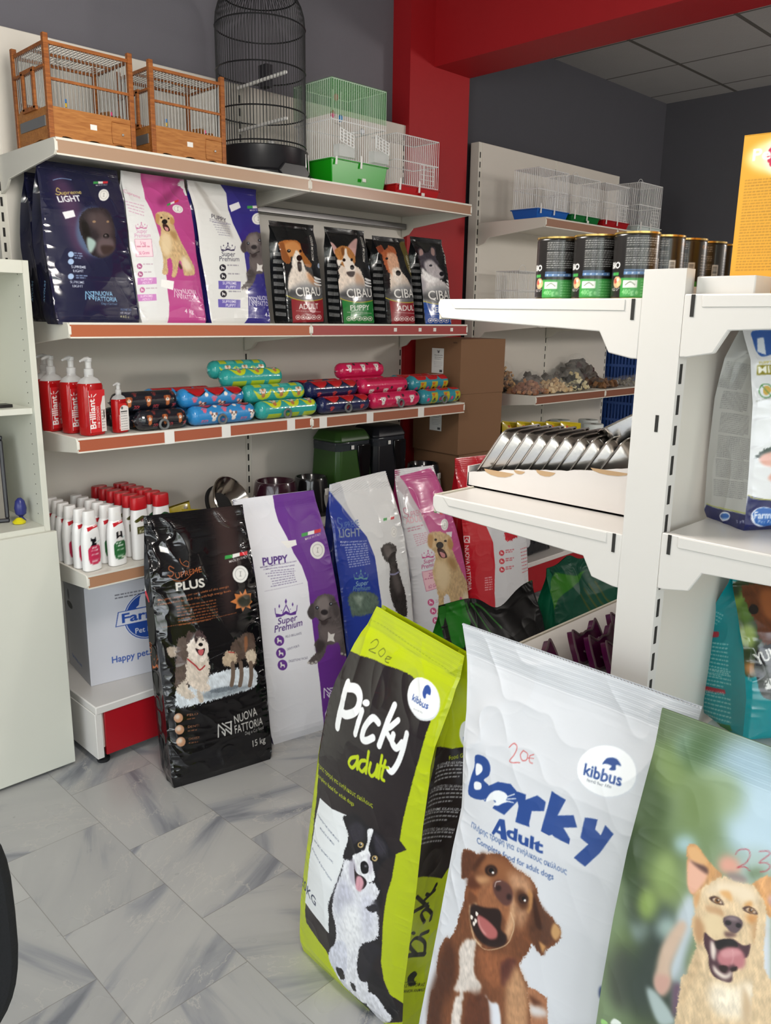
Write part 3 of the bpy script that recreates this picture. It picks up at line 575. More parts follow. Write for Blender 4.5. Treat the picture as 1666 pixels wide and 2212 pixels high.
# prints: (kind, colour, points in 0.1 mm on the laid-out film, ...)
ART = {
 'picky': [
  ('p','241c1e',[-1017,8337,110,8518,1253,8638,1540,8616,2328,8487,2287,8162,2188,7560,2040,6886,1892,6150,1774,5496,1731,5140,1918,5001,1636,4758,1548,4127,1429,3670,1363,3182,1326,2591,1277,1811,1357,1368,1525,1086,2011,998,2496,1111,2150,729,1103,-9,333,102,-600,937,-1523,1098,-1584,1401,-1272,4790,-1465,6356,-1293,7214,-1175,7916],0,8,0),
  ('p','f2f4f4',[-1120,4749,-541,4790,168,4960,463,3968,-467,1515,-841,1576,-1599,1618,-1499,2526,-1266,4119],0,0,0),
  ('l','fbfbfb',222,[-622,7744,-629,7404,-682,6869,-685,6736],1),
  ('l','fbfbfb',201,[-629,7676,-253,7774,-17,7649,-56,7365,-368,7145,-568,7106],1),
  ('l','fbfbfb',158,[160,7452,82,7059,57,6889],1),
  ('e','fbfbfb',[250,7663,129,47,37,-62],0),
  ('l','fbfbfb',163,[782,7435,578,7463,360,7174,317,6907,467,6903,684,7061],1),
  ('l','fbfbfb',156,[1127,7923,1057,7546,913,6979],1),
  ('l','fbfbfb',133,[1354,7701,1171,7495,1046,7388,1209,7257,1368,7167],1),
  ('l','fbfbfb',141,[1295,7379,1286,7200,1437,7130,1588,7322],1),
  ('l','fbfbfb',139,[1699,7563,1636,7210,1541,6863,1401,6603,1291,6602],1),
  ('l','c3d60c',86,[220,6418,24,6302,-35,6156,100,6110,225,6266,261,6446],1),
  ('l','c3d60c',85,[261,6446,287,6167],1),
  ('l','c3d60c',84,[536,6476,382,6393,342,6239,460,6185,581,6333],1),
  ('l','c3d60c',83,[615,6713,599,6216],1),
  ('l','c3d60c',81,[724,6504,700,6294,805,6240,909,6365,949,6558],1),
  ('l','c3d60c',80,[949,6558,946,6290],1),
  ('l','c3d60c',79,[1044,6806,1019,6286],1),
  ('l','c3d60c',78,[1167,6742,1107,6352,1189,6306],1),
  ('l','c3d60c',68,[1025,6582,1275,6627],1),
  ('l','8b9c08',12,[-809,9208,-743,9197],1),
  ('l','8b9c08',12,[-699,9192,-632,9182],1),
  ('l','8b9c08',13,[-577,9183,-493,9181],1),
  ('l','8b9c08',12,[-439,9182,-357,9181],1),
  ('l','8b9c08',12,[-303,9181,-223,9179],1),
  ('l','8b9c08',12,[-170,9180,-91,9178],1),
  ('l','8b9c08',12,[-39,9178,39,9176],1),
  ('l','8b9c08',12,[91,9175,168,9173],1),
  ('l','8b9c08',12,[219,9173,294,9170],1),
  ('l','8b9c08',12,[344,9170,419,9167],1),
  ('l','8b9c08',11,[468,9166,542,9164],1),
  ('l','8b9c08',11,[590,9163,663,9160],1),
  ('l','8b9c08',11,[711,9159,783,9156],1),
  ('l','8b9c08',11,[830,9155,901,9152],1),
  ('l','8b9c08',11,[948,9151,1017,9148],1),
  ('l','8b9c08',11,[1064,9146,1133,9143],1),
  ('l','8b9c08',11,[1179,9141,1247,9139],1),
  ('l','8b9c08',11,[1292,9136,1359,9134],1),
  ('l','8b9c08',11,[1404,9131,1471,9128],1),
  ('l','8b9c08',11,[1515,9126,1580,9123],1),
  ('l','8b9c08',11,[1624,9120,1689,9117],1),
  ('l','8b9c08',11,[1732,9114,1796,9111],1),
  ('l','8b9c08',10,[1838,9108,1901,9105],1),
  ('l','8b9c08',10,[1943,9102,2006,9098],1),
  ('l','8b9c08',10,[2047,9095,2108,9091],1),
  ('l','8b9c08',10,[2149,9087,2210,9084],1),
  ('l','8b9c08',10,[2250,9080,2310,9076],1),
  ('l','8b9c08',10,[2349,9072,2408,9068],1),
  ('l','8b9c08',10,[2447,9063,2505,9059],1),
  ('l','8b9c08',10,[2544,9055,2601,9050],1),
  ('t','c8da14','Πλήρης τροφή για ενήλικους σκύλους',[-1537,5413,923,5555],105,0.0,0.6),
  ('t','c8da14','Complete food for adult dogs',[-1422,5167,287,5276],102,0.0,0.6),
  ('e','dfe3e6',[1919,8349,393,243,338,-305],0),
  ('e','fafafa',[1900,8367,380,234,328,-294],0),
  ('t','32519e','kibbus',[1583,8209,2121,8222],131,0.0,1.4),
  ('p','32519e',[1868,8471,1890,8599,1969,8654,2066,8601,2086,8489,1988,8486,1993,8396,1932,8394],0,0,1),
  ('t','8a8f98','feed for life',[1710,8066,2015,8104],30,0.0,0.0),
  ('l','141414',11,[-260,8757,-135,8872,-1,8841,-60,8716,-248,8611,36,8633],1),
  ('l','141414',11,[247,8817,123,8692,261,8641,357,8769,247,8817],1),
  ('l','141414',11,[640,8750,497,8732,455,8634,598,8628],1),
  ('l','141414',10,[440,8659,621,8719],1),
  ('l','3a1d22',11,[314,8084,448,8227,526,8159,405,7970,655,7998],1),
  ('l','3a1d22',11,[753,8156,677,7985,825,7956,882,8120,753,8156],1),
  ('t','3b4560','Χαρακτηριστική τροφή πλούσια',[-1196,4265,-174,4128],56,0.0,0.0),
  ('t','3b4560','πρωτεΐνες & λιπαρά',[-1017,4008,-358,3950],56,0.0,0.0),
  ('t','3b4560','φυσικές φυτικές ίνες',[-1258,3546,-352,3491],57,0.0,0.0),
  ('t','3b4560','βιταμίνες & ιχνοστοιχεία',[-1334,3286,-363,3017],58,0.0,0.0),
  ('t','2c3550','20KG',[-1924,1959,-1046,1879],251,0.0,0.6),
  ('p','17151a',[-82,4770,-8,4893,306,5107,544,5117,778,5044,1132,5056,1336,4965,1468,4810,1593,4705,1355,4483,1177,4146,1116,4032,1259,3714,1331,3469,1222,3045,1281,2280,1148,1781,1048,1537,1272,1365,1493,1040,1797,734,1590,363,910,-105,563,401,274,467,-45,503,-245,881,-452,1255,-397,1861,-481,2274,-255,2875,-99,3314,49,3797,0,3884,156,4476],0,24,1),
  ('p','2f2c35',[172,4763,477,4974,713,4902,657,4626,367,4363,195,4496],80,16,1),
  ('p','322f38',[999,4964,1240,4918,1407,4781,1227,4475,1017,4645],74,14,1),
  ('p','ebebf0',[49,3797,324,3892,575,3634,861,3690,1063,3754,1217,3594,1082,3341,959,3134,1158,3068,1234,2792,1158,2391,713,1947,596,1503,572,1051,876,1030,872,464,480,196,38,561,-160,907,-233,1400,-223,1910,-325,2281,-193,2912,-23,3414],0,30,1),
  ('p','dcdde8',[-105,1548,179,1608,207,996,121,650,340,93,107,236,-211,517,-464,731,-480,978,-277,1307],0,25,1),
  ('p','c9c9d6',[-34,3293,251,3282,462,3058,318,2619,-91,2243,-235,2522],169,20,1),
  ('p','d5d5e0',[742,3300,1048,3352,1101,2779,823,2197,617,2497],157,18,1),
  ('p','f6f6f8',[120,2649,623,2862,719,2256,373,1546,65,1908],205,20,1),
  ('p','e8e8ee',[875,718,1147,800,1408,594,1595,431,1134,-37,823,272],0,25,1),
  ('p','211f27',[713,1947,1091,2233,1278,2098,1083,1742,946,1290,841,1008,626,961,558,1416],0,22,1),
  ('p','1d1b21',[-207,714,43,821,120,618,-45,503],0,21,1),
  ('p','1d1b21',[319,659,473,669,509,503,375,507],0,21,1),
  ('p','f3f2f4',[332,4051,532,4242,709,4405,852,4451,937,4329,1021,4067,1073,3899,930,3712,687,3610,516,3658,408,3824],0,12,1),
  ('p','f5f4f6',[784,4944,967,5035,898,4750,842,4501,874,4380,645,4260,726,4441,800,4700],0,9,1),
  ('p','c4becb',[248,3850,397,3973,513,3712,476,3409,277,3468],58,0,1),
  ('p','d2ccd6',[822,4353,925,4295,997,4055,884,3912,837,4111],43,0,1),
  ('p','26181c',[398,3909,451,3763,554,3713,722,3747,842,3665,780,3497,647,3373,499,3416,439,3615],0,0,1),
  ('p','dfa3ae',[508,3619,662,3709,753,3590,660,3340,512,3338],9,0,1),
  ('l','c58a96',12,[593,3643,614,3485,593,3346],1),
  ('p','0f0d12',[622,4039,745,4146,863,4096,855,3919,711,3814,632,3890],0,0,1),
  ('e','8d8a92',[777,4037,45,24,1,-24],15),
  ('e','0b090c',[574,4459,161,84,7,-96],0),
  ('e','b89a62',[581,4463,99,52,5,-72],0),
  ('e','e0cfa2',[590,4445,51,27,2,-32],12),
  ('e','120e0c',[574,4461,51,27,3,-40],0),
  ('e','ffffff',[598,4494,22,11,1,-16],0),
  ('e','0b090c',[1039,4367,145,74,5,-97],0),
  ('e','b89a62',[1046,4370,89,45,4,-73],0),
  ('e','e0cfa2',[1053,4352,46,23,2,-32],12),
  ('e','120e0c',[1039,4370,46,23,2,-40],0),
  ('e','ffffff',[1061,4400,20,10,1,-16],0),
  ('p','2b2a31',[926,3116,1150,3263,1218,3157,1031,3001,845,3015],0,21,1),
  ('p','1b191f',[-438,2052,-222,1973,-188,1556,-321,1278,-447,1449],0,25,1),
  ('l','46434d',6,[1002,4911,1076,4838],1),
  ('l','46434d',6,[1035,4889,1104,4817],1),
  ('l','46434d',6,[1067,4867,1132,4795],1),
  ('l','46434d',5,[1099,4844,1160,4773],1),
  ('l','46434d',5,[1131,4822,1188,4752],1),
  ('l','46434d',5,[1162,4799,1216,4730],1),
  ('l','46434d',5,[1193,4776,1243,4708],1),
  ('l','46434d',5,[1224,4753,1270,4685],1),
  ('l','46434d',5,[1255,4730,1297,4663],1),
  ('l','46434d',5,[1285,4706,1324,4640],1),
  ('l','46434d',5,[1315,4683,1350,4617],1),
  ('l','46434d',5,[1345,4659,1376,4594],1),
  ('l','46434d',5,[1375,4635,1402,4571],1),
  ('l','46434d',5,[1404,4611,1428,4548],1),
 ],
 'picky_side': [
  ('p','231c1e',[414,7328,1039,7072,1664,7094,1522,5205,1299,4224,924,3860,250,4297,-549,4711,-632,4967,-434,5459,-211,6378,328,6918],0,8,0),
  ('e','fafafa',[1430,7382,217,70,132,-374],0),
  ('t','32519e','kibbus',[1309,7216,1639,7293],133,0.0,1.2),
  ('t','c8da14','Food Guide',[953,6817,1534,6836],103,0.0,0.5),
  ('t','f0f0f0','AL UDHËZUES USHQIMI',[523,6796,1519,6641],59,0.0,0.8),
  ('d','cfcfcf',[464,6761,1490,6583],4,91,36),
  ('t','f0f0f0','BG РЪКОВОДСТВО ЗА ХРАНЕНЕ',[250,6381,1410,6030],61,0.0,0.8),
  ('d','cfcfcf',[182,6357,1379,5975],4,94,37),
  ('t','f0f0f0','TR BESLENME KILAVUZU',[-5,6005,1291,5471],61,0.0,0.8),
  ('d','cfcfcf',[-60,5975,1259,5420],3,94,37),
  ('t','f0f0f0','MK УПАТСТВО ЗА ИСХРАНА',[-155,5615,1183,4985],64,0.0,0.8),
  ('d','cfcfcf',[-201,5576,1147,4937],3,99,39),
  ('l','16130f',111,[-12,2339,595,1972],1),
  ('l','16130f',91,[293,2166,16,2594,215,2672,542,2340,587,2033],1),
  ('e','16130f',[94,2893,81,-57,9,-55],0),
  ('l','16130f',96,[374,2645,646,2561],1),
  ('l','16130f',95,[454,2947,299,3265,473,3286,677,3052,684,2856],1),
  ('l','16130f',99,[-114,3548,489,3410],1),
  ('l','16130f',91,[49,3885,540,3297],1),
  ('l','16130f',88,[740,3797,561,3634,406,3729],1),
  ('l','16130f',88,[692,3664,353,3603],1),
  ('p','1c1a10',[94,1677,296,1701,424,1526,334,1448,411,1264,205,1348,130,1454],0,0,1),
  ('t','1c1a10','ΖΩΑ ΣΥΝΤΡΟΦΙΑΣ',[-188,1553,687,1044],72,0.0,0.5),
  ('t','1c1a10','COMPANION ANIMALS',[-270,1456,693,902],70,0.0,0.5),
  ('d','55601a',[-249,1722,409,1318],1,55,27),
 ],
 'barky': [
  ('p','27498f',[-1482,8203,-1239,8266,-1107,8155,-1100,7991,-1210,7848,-1060,7800,-1048,7617,-1217,7472,-1523,7426,-1515,7757,-1471,7993],0,0,1),
  ('p','f0f1f3',[-1441,8050,-1315,8085,-1278,7987,-1402,7853],0,0,1),
  ('p','f0f1f3',[-1416,7718,-1267,7767,-1246,7662,-1391,7592],0,0,1),
  ('p','27498f',[-1169,7601,-1087,7796,-889,7960,-612,8041,-389,7944,-382,7867,-635,7469,-911,7469,-849,7581,-969,7633,-1059,7641],0,0,0),
  ('p','eef0f2',[-1075,7507,-1031,7663,-897,7799,-728,7843,-638,7809,-648,7715,-551,7759,-706,7648,-793,7567,-903,7531,-856,7611,-941,7605],0,0,1),
  ('l','eef0f2',17,[-654,7786,-507,7900],0),
  ('l','eef0f2',17,[-636,7753,-464,7839],0),
  ('l','eef0f2',17,[-648,7715,-495,7752],0),
  ('l','27498f',18,[-1161,7533,-1108,7500,-1088,7619],1),
  ('p','27498f',[-497,7969,-263,8010,-257,7914,-45,8085,132,8050,134,7887,-97,7786,-105,7564,-83,7507,-384,7456,-374,7742],0,0,0),
  ('p','27498f',[211,8271,491,8235,394,7924,670,8044,767,7876,534,7774,688,7651,687,7555,405,7561,358,7578,301,7533,142,7538],0,0,0),
  ('p','27498f',[868,8091,1079,8143,1072,7971,1180,7924,1222,8111,1379,8028,1215,7639,1021,7327,806,7381,1007,7698,855,7745],0,0,0),
  ('p','27498f',[-720,7359,-607,7392,-477,7065,-616,7037,-650,7103,-745,7097,-793,7018,-840,7036],0,0,0),
  ('p','f0f1f3',[-681,7254,-643,7169,-713,7150],0,0,0),
  ('t','27498f','dult',[-522,7134,251,7197],211,0.0,3.0),
  ('t','35548f','Πλήρης τροφή για',[-1343,6884,-318,6972],101,0.0,0.5),
  ('t','35548f','ενήλικους σκύλους',[-262,6987,738,7063],96,0.0,0.5),
  ('t','35548f','Complete food',[-1153,6695,-266,6769],109,0.0,0.5),
  ('t','35548f','for adult dogs',[-220,6780,520,6862],104,0.0,0.5),
  ('e','d9dce2',[1068,8907,511,64,-11,-402],10),
  ('e','fafbfc',[1050,8915,498,62,-11,-388],0),
  ('t','27498f','kibbus',[677,8728,1347,8793],182,0.0,1.6),
  ('p','27498f',[960,8995,1011,9103,1158,9146,1267,9073,1181,9059,1190,8981,1091,8955,1114,9017,1015,9016],0,0,1),
  ('t','777d88','feed for life',[773,8653,1198,8701],52,0.0,0.0),
  ('l','c8322f',12,[-792,8622,-720,8715,-635,8681,-664,8535,-721,8397,-517,8457],1),
  ('l','c8322f',12,[-501,8674,-541,8582,-484,8508,-401,8551,-408,8651,-501,8674],1),
  ('l','c8322f',11,[-277,8689,-355,8633,-337,8545,-269,8541],1),
  ('l','c8322f',9,[-378,8587,-268,8628],1),
  ('t','3b4a6a','KU vari',[1669,7181,1809,7186],44,0.0,0.0),
  ('t','2b3a5a','MK У',[1671,6956,1772,6982],51,0.0,0.8),
  ('d','4a5876',[1643,6869,1769,6898],3,66,25),
  ('p','2b3c6b',[1581,5510,1717,5581,1751,5402,1609,5328],10,0,1),
  ('p','a66f4e',[351,4785,518,4855,729,4843,777,4722,1105,2700,881,2539,415,4499],0,16,1),
  ('p','d9d2cf',[429,4551,765,4630,782,4533,508,4384],63,0,1),
  ('p','5c3421',[391,4701,683,4708,522,4566],53,0,1),
  ('p','74452a',[-1406,738,-1746,3040,-1663,3463,-1645,3691,-1707,3789,-1696,4203,-1589,4539,-1479,4603,-1376,4848,-1330,5112,-1263,5434,-1254,5718,-1203,5957,-1395,5852,-1383,5964,-1434,6143,-1440,6391,-1314,6483,-1030,6539,-634,6759,-419,6762,-223,6691,26,6691,210,6617,321,6424,464,6292,662,6210,815,6082,762,5862,594,5640,558,5512,424,5542,307,5604,278,5414,169,5197,145,5051,298,4882,376,4713,798,2477],0,23,1),
  ('p','8f5a38',[-883,6607,-459,6699,-184,6626,-191,6410,-489,6339,-737,6204,-916,6238,-1010,6385],115,0,1),
  ('p','b98a68',[-323,6554,-90,6653,115,6610,213,6368,167,6088,33,5707,-69,5869,-145,6178,-323,6427],108,17,1),
  ('p','5e3520',[-1445,6343,-1096,6492,-1168,6275,-1214,6019,-1386,5893],38,12,1),
  ('p','5a3623',[182,6519,357,6360,668,6171,778,6040,567,5667,541,5545,368,5596,212,5810,211,6112],47,17,1),
  ('p','c08a55',[95,6474,205,6406,210,6198,145,6075,107,6292],29,10,1),
  ('p','c99a66',[668,6171,805,6076,735,5890,631,5980],33,0,1),
  ('p','c8935c',[441,5724,585,5699,541,5545],29,0,1),
  ('p','a5643c',[-1127,5887,-866,5949,-940,5701,-1093,5539,-1201,5611],62,20,1),
  ('p','5b2f1b',[-1256,5902,-1073,6102,-796,6216,-873,5990,-1139,5787],75,0,1),
  ('p','9a6240',[-919,5918,-730,6163,-489,6339,-279,6343,-163,6212,-129,5923,-151,5602,-390,5775,-800,5580,-936,5680],42,11,1),
  ('p','c89a74',[-337,6248,-175,6205,-82,5949,-82,5642,-164,5374,-245,5547,-199,5884,-235,6106],49,13,1),
  ('p','5d3a33',[-628,6221,-489,6339,-306,6350,-193,6239,-202,6058,-314,5951,-476,5970,-600,6057],13,0,1),
  ('e','2d1a18',[-510,6174,64,36,9,-53],11),
  ('e','2d1a18',[-267,6143,52,29,9,-57],11),
  ('l','e8d8d0',11,[-594,6150,-578,6248,-484,6316],1),
  ('p','d8b48c',[-1113,5481,-925,5619,-967,5204,-866,4992,-686,4968,-794,4923,-966,5043],24,12,1),
  ('p','25130f',[-1065,5556,-894,5614,-703,5682,-449,5808,-352,5708,-341,5491,-201,5440,-200,5286,-356,5126,-585,5031,-813,5025,-986,5146,-1067,5325],7,0,1),
  ('p','b0625f',[-877,5442,-667,5478,-494,5446,-398,5391,-409,5272,-555,5173,-728,5192,-846,5278],9,0,1),
  ('p','d59a95',[-860,5429,-790,5290,-618,5213,-702,5207,-842,5303],14,0,1),
  ('p','efe4d8',[-1048,5337,-987,5338,-998,5271,-1041,5272],0,0,1),
  ('p','efe4d8',[-971,5258,-911,5259,-923,5192,-965,5193],0,0,1),
  ('p','efe4d8',[-937,5474,-877,5474,-888,5408,-931,5409],0,0,1),
  ('p','efe4d8',[-941,5334,-881,5335,-892,5268,-934,5270],0,0,1),
  ('p','4a2716',[-993,6570,-879,6587,-957,6414,-1088,6185,-1180,6178],48,0,1),
  ('p','c89468',[-1065,6061,-909,6197,-689,6253,-880,6032],61,0,1),
  ('p','3c2013',[205,6406,365,6197,473,5957,331,5963],38,0,1),
  ('p','54301d',[-129,6358,36,6402,148,6207,26,6053,-122,6191],65,0,1),
  ('p','6e4026',[-1168,5770,-943,5721,-1085,5498,-1193,5570],50,0,1),
  ('l','e0c4a0',11,[-199,5884,-95,5722,-108,5495,-196,5266,-470,5011,-679,4927,-862,4971],1),
  ('e','24130e',[-721,6393,135,32,-22,-111],18),
  ('e','5a3622',[-714,6388,81,43,14,-61],9),
  ('e','0c0606',[-716,6395,57,30,10,-44],0),
  ('e','f4efec',[-672,6378,25,13,5,-21],0),
  ('e','24130e',[26,6270,98,20,-15,-86],17),
  ('e','5a3622',[32,6265,58,31,10,-49],8),
  ('e','0c0606',[31,6273,41,21,7,-35],0),
  ('e','f4efec',[62,6256,22,12,4,-21],0),
  ('p','d9cdc2',[-1127,4755,-845,4959,-825,4629,-738,4343,-554,4282,-614,4015,-890,3921,-918,3625,-721,1300,-1128,3290,-1021,3808,-1197,3731,-1115,4091,-1193,4456],24,29,1),
  ('p','4f2c1b',[-1680,3832,-1544,4499,-1327,4460,-1199,4032,-1260,3569,-1378,3201,-1235,881,-1754,2911],105,26,1),
  ('p','8e5535',[-774,4821,-310,5019,53,5150,-11,4802,-113,4518,-357,4408,-593,4483],92,23,1),
  ('p','5a2f25',[-217,4942,53,5150,50,4884,-113,4518,-197,4688],45,13,1),
  ('p','b88a64',[74,5030,308,4823,415,4499,777,2462,497,2252,-30,4349,-1,4743],87,21,1),
  ('p','dcdde2',[-465,4114,-300,4109,-70,4013,363,2150,182,2010,-328,3978],18,0,1),
  ('p','5d3320',[-677,4041,-336,4018,182,2010,-541,1444,-839,3680],97,24,1),
 ],
 'meadow': [
  ('p','7d8f6c',[-2368,10608,-484,10660,244,7278,-1965,5699,-2268,8520],0,0,0),
  ('p','6b7b5c',[-2096,10672,-484,10660,-416,10258,-2259,10095],61,0,1),
  ('e','44582f',[-1996,9036,357,164,153,-568],192),
  ('e','74894f',[-1726,9877,372,151,80,-350],188),
  ('e','9fb6ad',[-1624,10211,185,74,30,-187],159),
  ('e','557048',[-1396,10203,329,132,56,-336],187),
  ('e','a9c3d0',[-757,9934,488,202,159,-712],227),
  ('e','b5ccd8',[-456,9654,413,176,129,-514],162),
  ('e','8da27c',[-1132,9720,340,140,84,-323],174),
  ('e','3a4a30',[-2030,8476,266,137,92,-460],167),
  ('e','87995a',[-1621,8264,317,176,61,-296],194),
  ('e','6f8558',[-1299,9137,379,171,72,-270],177),
  ('e','2c3634',[-1505,7538,379,233,93,-440],194),
  ('e','6f8250',[-1796,7148,270,178,61,-305],204),
  ('e','33382f',[-1246,6768,460,313,93,-474],224),
  ('e','9db0a8',[-1757,7516,132,82,44,-209],100),
  ('e','9fb3ab',[-1373,7749,184,110,37,-174],126),
  ('e','b3c2bc',[-1034,7077,118,77,68,-350],124),
  ('e','50564a',[-1893,6665,242,169,93,-460],174),
  ('e','4b5c3c',[-2154,9351,231,100,145,-551],228),
  ('e','55683f',[-1639,8640,277,136,90,-328],185),
  ('e','3f4a3a',[-1838,7906,200,117,75,-362],167),
  ('e','6f8450',[-1363,9503,264,112,86,-328],178),
  ('e','3c453e',[-1493,6939,352,236,118,-600],230),
  ('e','47533f',[-752,6280,864,642,99,-611],282),
  ('e','5f6f4c',[-1448,5199,663,555,159,-969],314),
  ('e','3f5032',[-2016,8312,78,30,2,-273],92),
  ('e','8aa05a',[-1718,7930,148,86,45,-217],119),
  ('e','8ba062',[-1555,8473,182,95,55,-268],129),
  ('e','a3bfc4',[-1375,8950,147,69,30,-110],108),
  ('e','4a5a40',[-1970,7998,62,36,31,-152],61),
  ('e','a4b7b2',[-454,9085,235,109,53,-208],123),
  ('e','6d8060',[-413,9026,105,49,17,-69],61),
  ('p','d49a86',[-890,8933,-837,9051,-693,9078,-602,8989,-672,8891,-825,8844],76,0,1),
  ('p','8a7a78',[-736,8874,-519,8924,-519,8821,-699,8786],50,0,1),
  ('p','bcc6cb',[-1169,8387,-1045,8282,-1002,8076,-1035,7739,-1072,7337,-1150,7107,-1246,7285,-1196,7790,-1272,8009],69,0,1),
  ('p','cdb29c',[-1229,7946,-1110,7956,-1163,7633,-1219,7303,-1177,7089,-1257,6854,-1396,6913,-1415,7176,-1389,7525],57,0,1),
  ('p','c99f90',[-1394,7067,-1220,7151,-1180,7026,-1268,6831,-1391,6886],43,0,1),
  ('p','d5d8e0',[-218,8455,-126,8630,237,6818,-70,7724],74,0,1),
  ('p','a9b7b4',[-1496,6753,-1380,6832,-1102,6702,-1018,6585,-1237,6431],58,0,1),
  ('p','6d5566',[-1139,7054,-1036,7151,-1007,6842,-1062,6654],56,0,1),
  ('p','c99560',[-1338,8926,-1270,9006,-1180,8999,-1058,8921,-912,8856,-800,8803,-884,8643,-1032,8433,-1108,8377,-1199,8458,-1263,8646],0,7,1),
  ('p','e0ac93',[-1273,8792,-1074,8819,-991,8724,-1023,8574,-1114,8403,-1211,8480],26,0,1),
  ('p','5f4038',[-1258,8792,-1130,8812,-1013,8808,-988,8739,-1113,8746],13,0,1),
  ('p','d9a873',[-1322,8920,-1219,8981,-1035,8891,-1075,8825,-1246,8805],10,0,1),
  ('p','d29a62',[-428,8877,-233,9060,-120,8607,-229,8705,-306,8808],0,7,1),
  ('p','5c3f38',[-294,8813,-208,8957,-171,8810,-217,8762],14,0,1),
  ('p','c99d90',[-237,8739,-171,8810,-126,8630],17,0,1),
  ('p','d8bd97',[-799,8797,-654,8821,-498,8844,-401,8877,-306,8808,-217,8711,-172,8581,-160,8419,-134,8230,-119,7967,-25,7751,73,7675,441,6262,-826,5260,-1039,7089,-995,7326,-950,7616,-943,7793,-1062,8013,-1036,8172,-1099,8368,-1004,8557,-897,8690],0,15,1),
  ('p','e6d2b4',[-891,8666,-648,8798,-419,8843,-309,8717,-466,8613,-633,8635,-881,8524,-995,8395],62,0,1),
  ('p','d8a468',[-791,8609,-669,8669,-603,8571,-699,8576],31,0,1),
  ('p','cf9a5e',[-454,8619,-381,8694,-364,8626,-422,8545],26,0,1),
  ('p','c98f55',[-402,8517,-246,8570,-290,8429,-368,8427],43,0,1),
  ('p','d29f6c',[-1092,8371,-1036,8514,-1021,8381,-1050,8236],27,0,1),
  ('p','e3cba2',[-863,8310,-674,8344,-608,8156,-742,7996,-926,8062],66,0,1),
  ('p','4a3028',[-898,8467,-831,8531,-750,8535,-693,8487,-777,8453,-848,8443],5,0,1),
  ('p','d9c2a8',[-851,8473,-819,8513,-759,8517,-721,8491,-780,8469,-827,8463],0,0,1),
  ('e','8a5e34',[-786,8495,38,5,-4,-36],0),
  ('e','1a100e',[-786,8495,17,9,4,-17],0),
  ('e','fdf8f0',[-776,8508,10,5,2,-8],0),
  ('p','4a3028',[-467,8557,-405,8617,-328,8619,-275,8572,-353,8542,-419,8535],4,0,1),
  ('p','d9c2a8',[-423,8561,-394,8599,-337,8602,-302,8576,-356,8556,-400,8552],0,0,1),
  ('e','8a5e34',[-363,8581,36,5,-3,-34],0),
  ('e','1a100e',[-363,8581,16,8,4,-16],0),
  ('e','fdf8f0',[-353,8594,9,5,2,-8],0),
  ('p','5b4a4e',[-659,8338,-565,8410,-459,8419,-419,8365,-434,8295,-472,8219,-534,8191,-594,8220,-650,8259],6,0,1),
  ('e','191214',[-596,8296,37,6,-5,-37],6),
  ('e','191214',[-469,8324,34,5,-4,-33],6),
  ('p','8a777a',[-632,8339,-550,8404,-469,8400,-539,8348],15,0,1),
  ('p','b98f66',[-1018,8153,-888,8083,-856,7930,-917,7809,-1019,7980],47,0,1),
  ('p','c39a70',[-311,8404,-195,8519,-165,8321,-243,8196],43,0,1),
  ('p','caa27a',[-915,8353,-717,8418,-662,8350,-779,8314,-886,8284],33,0,1),
  ('p','6b4e48',[-611,8169,-469,8206,-498,8149,-598,8106],18,0,1),
  ('p','4a2f35',[-864,8004,-797,7992,-711,7985,-604,8068,-493,8124,-382,8104,-311,8144,-284,8173,-283,8009,-335,7938,-371,7792,-423,7719,-407,7604,-469,7545,-630,7524,-719,7613,-763,7757,-840,7854],5,0,1),
  ('p','17100f',[-709,7973,-591,8075,-490,8111,-429,8076,-467,7999,-638,7901,-705,7918],6,0,1),
  ('p','e9d9cc',[-765,7940,-725,7949,-673,7866,-672,7726,-722,7767],10,0,1),
  ('p','e6d6c8',[-674,7668,-596,7630,-500,7631,-438,7724,-435,7643,-514,7567,-643,7587],10,0,1),
  ('p','b9767a',[-648,7811,-592,7942,-497,8013,-395,8041,-316,7976,-305,7858,-370,7786,-429,7813,-497,7745,-602,7725],7,0,1),
  ('p','cd9092',[-608,7890,-481,7999,-362,8005,-450,7912,-568,7829],25,0,1),
  ('l','d9a6a6',7,[-483,7976,-456,7880,-465,7792],1),
  ('p','2a1816',[-597,7700,-497,7745,-505,7656,-572,7644],6,0,1),
  ('p','2a1816',[-455,7742,-388,7809,-378,7760,-435,7712],6,0,1),
  ('p','cdb08a',[-950,7616,-878,7689,-835,7485,-925,7194,-953,6878,-1005,6992],55,13,1),
  ('p','efe0c8',[-627,7441,-374,7541,-172,7717,-34,7542,-182,7239,-421,7084,-628,7151],91,13,1),
  ('p','c9ad8a',[-255,7612,-113,7425,-143,7171,-229,7350],51,0,1),
  ('e','b5ccd8',[187,9529,376,169,108,-447],115),
  ('e','9fb98f',[755,9068,298,146,99,-429],130),
  ('e','5f7a48',[1137,8310,285,166,107,-566],131),
  ('e','7d9a5a',[880,7386,398,259,65,-356],137),
  ('p','d29a62',[-332,8911,-233,9060,-54,9119,40,8988,-43,8772,-155,8615],0,7,1),
  ('p','c99d90',[-206,8818,-93,8974,-32,8928,-110,8739],17,0,1),
  ('p','d8bd97',[-286,8728,-183,8652,-160,8419,-134,8230,-69,7969,87,7818,291,7541,469,6977,602,6384,163,6047,-137,7546],0,14,1),
  ('l','b5283a',8,[-717,9119,-682,9195,-587,9244,-543,9199,-561,9087,-654,8978,-573,9029,-497,9019],1),
  ('l','b5283a',8,[-158,9386,-214,9310,-200,9228,-118,9227],1),
  ('l','b5283a',7,[-243,9272,-165,9314],1),
  ('l','b5283a',8,[-444,9277,-358,9322,-320,9300,-413,9155,-325,9190,-279,9160,-313,9092,-376,9059],1),
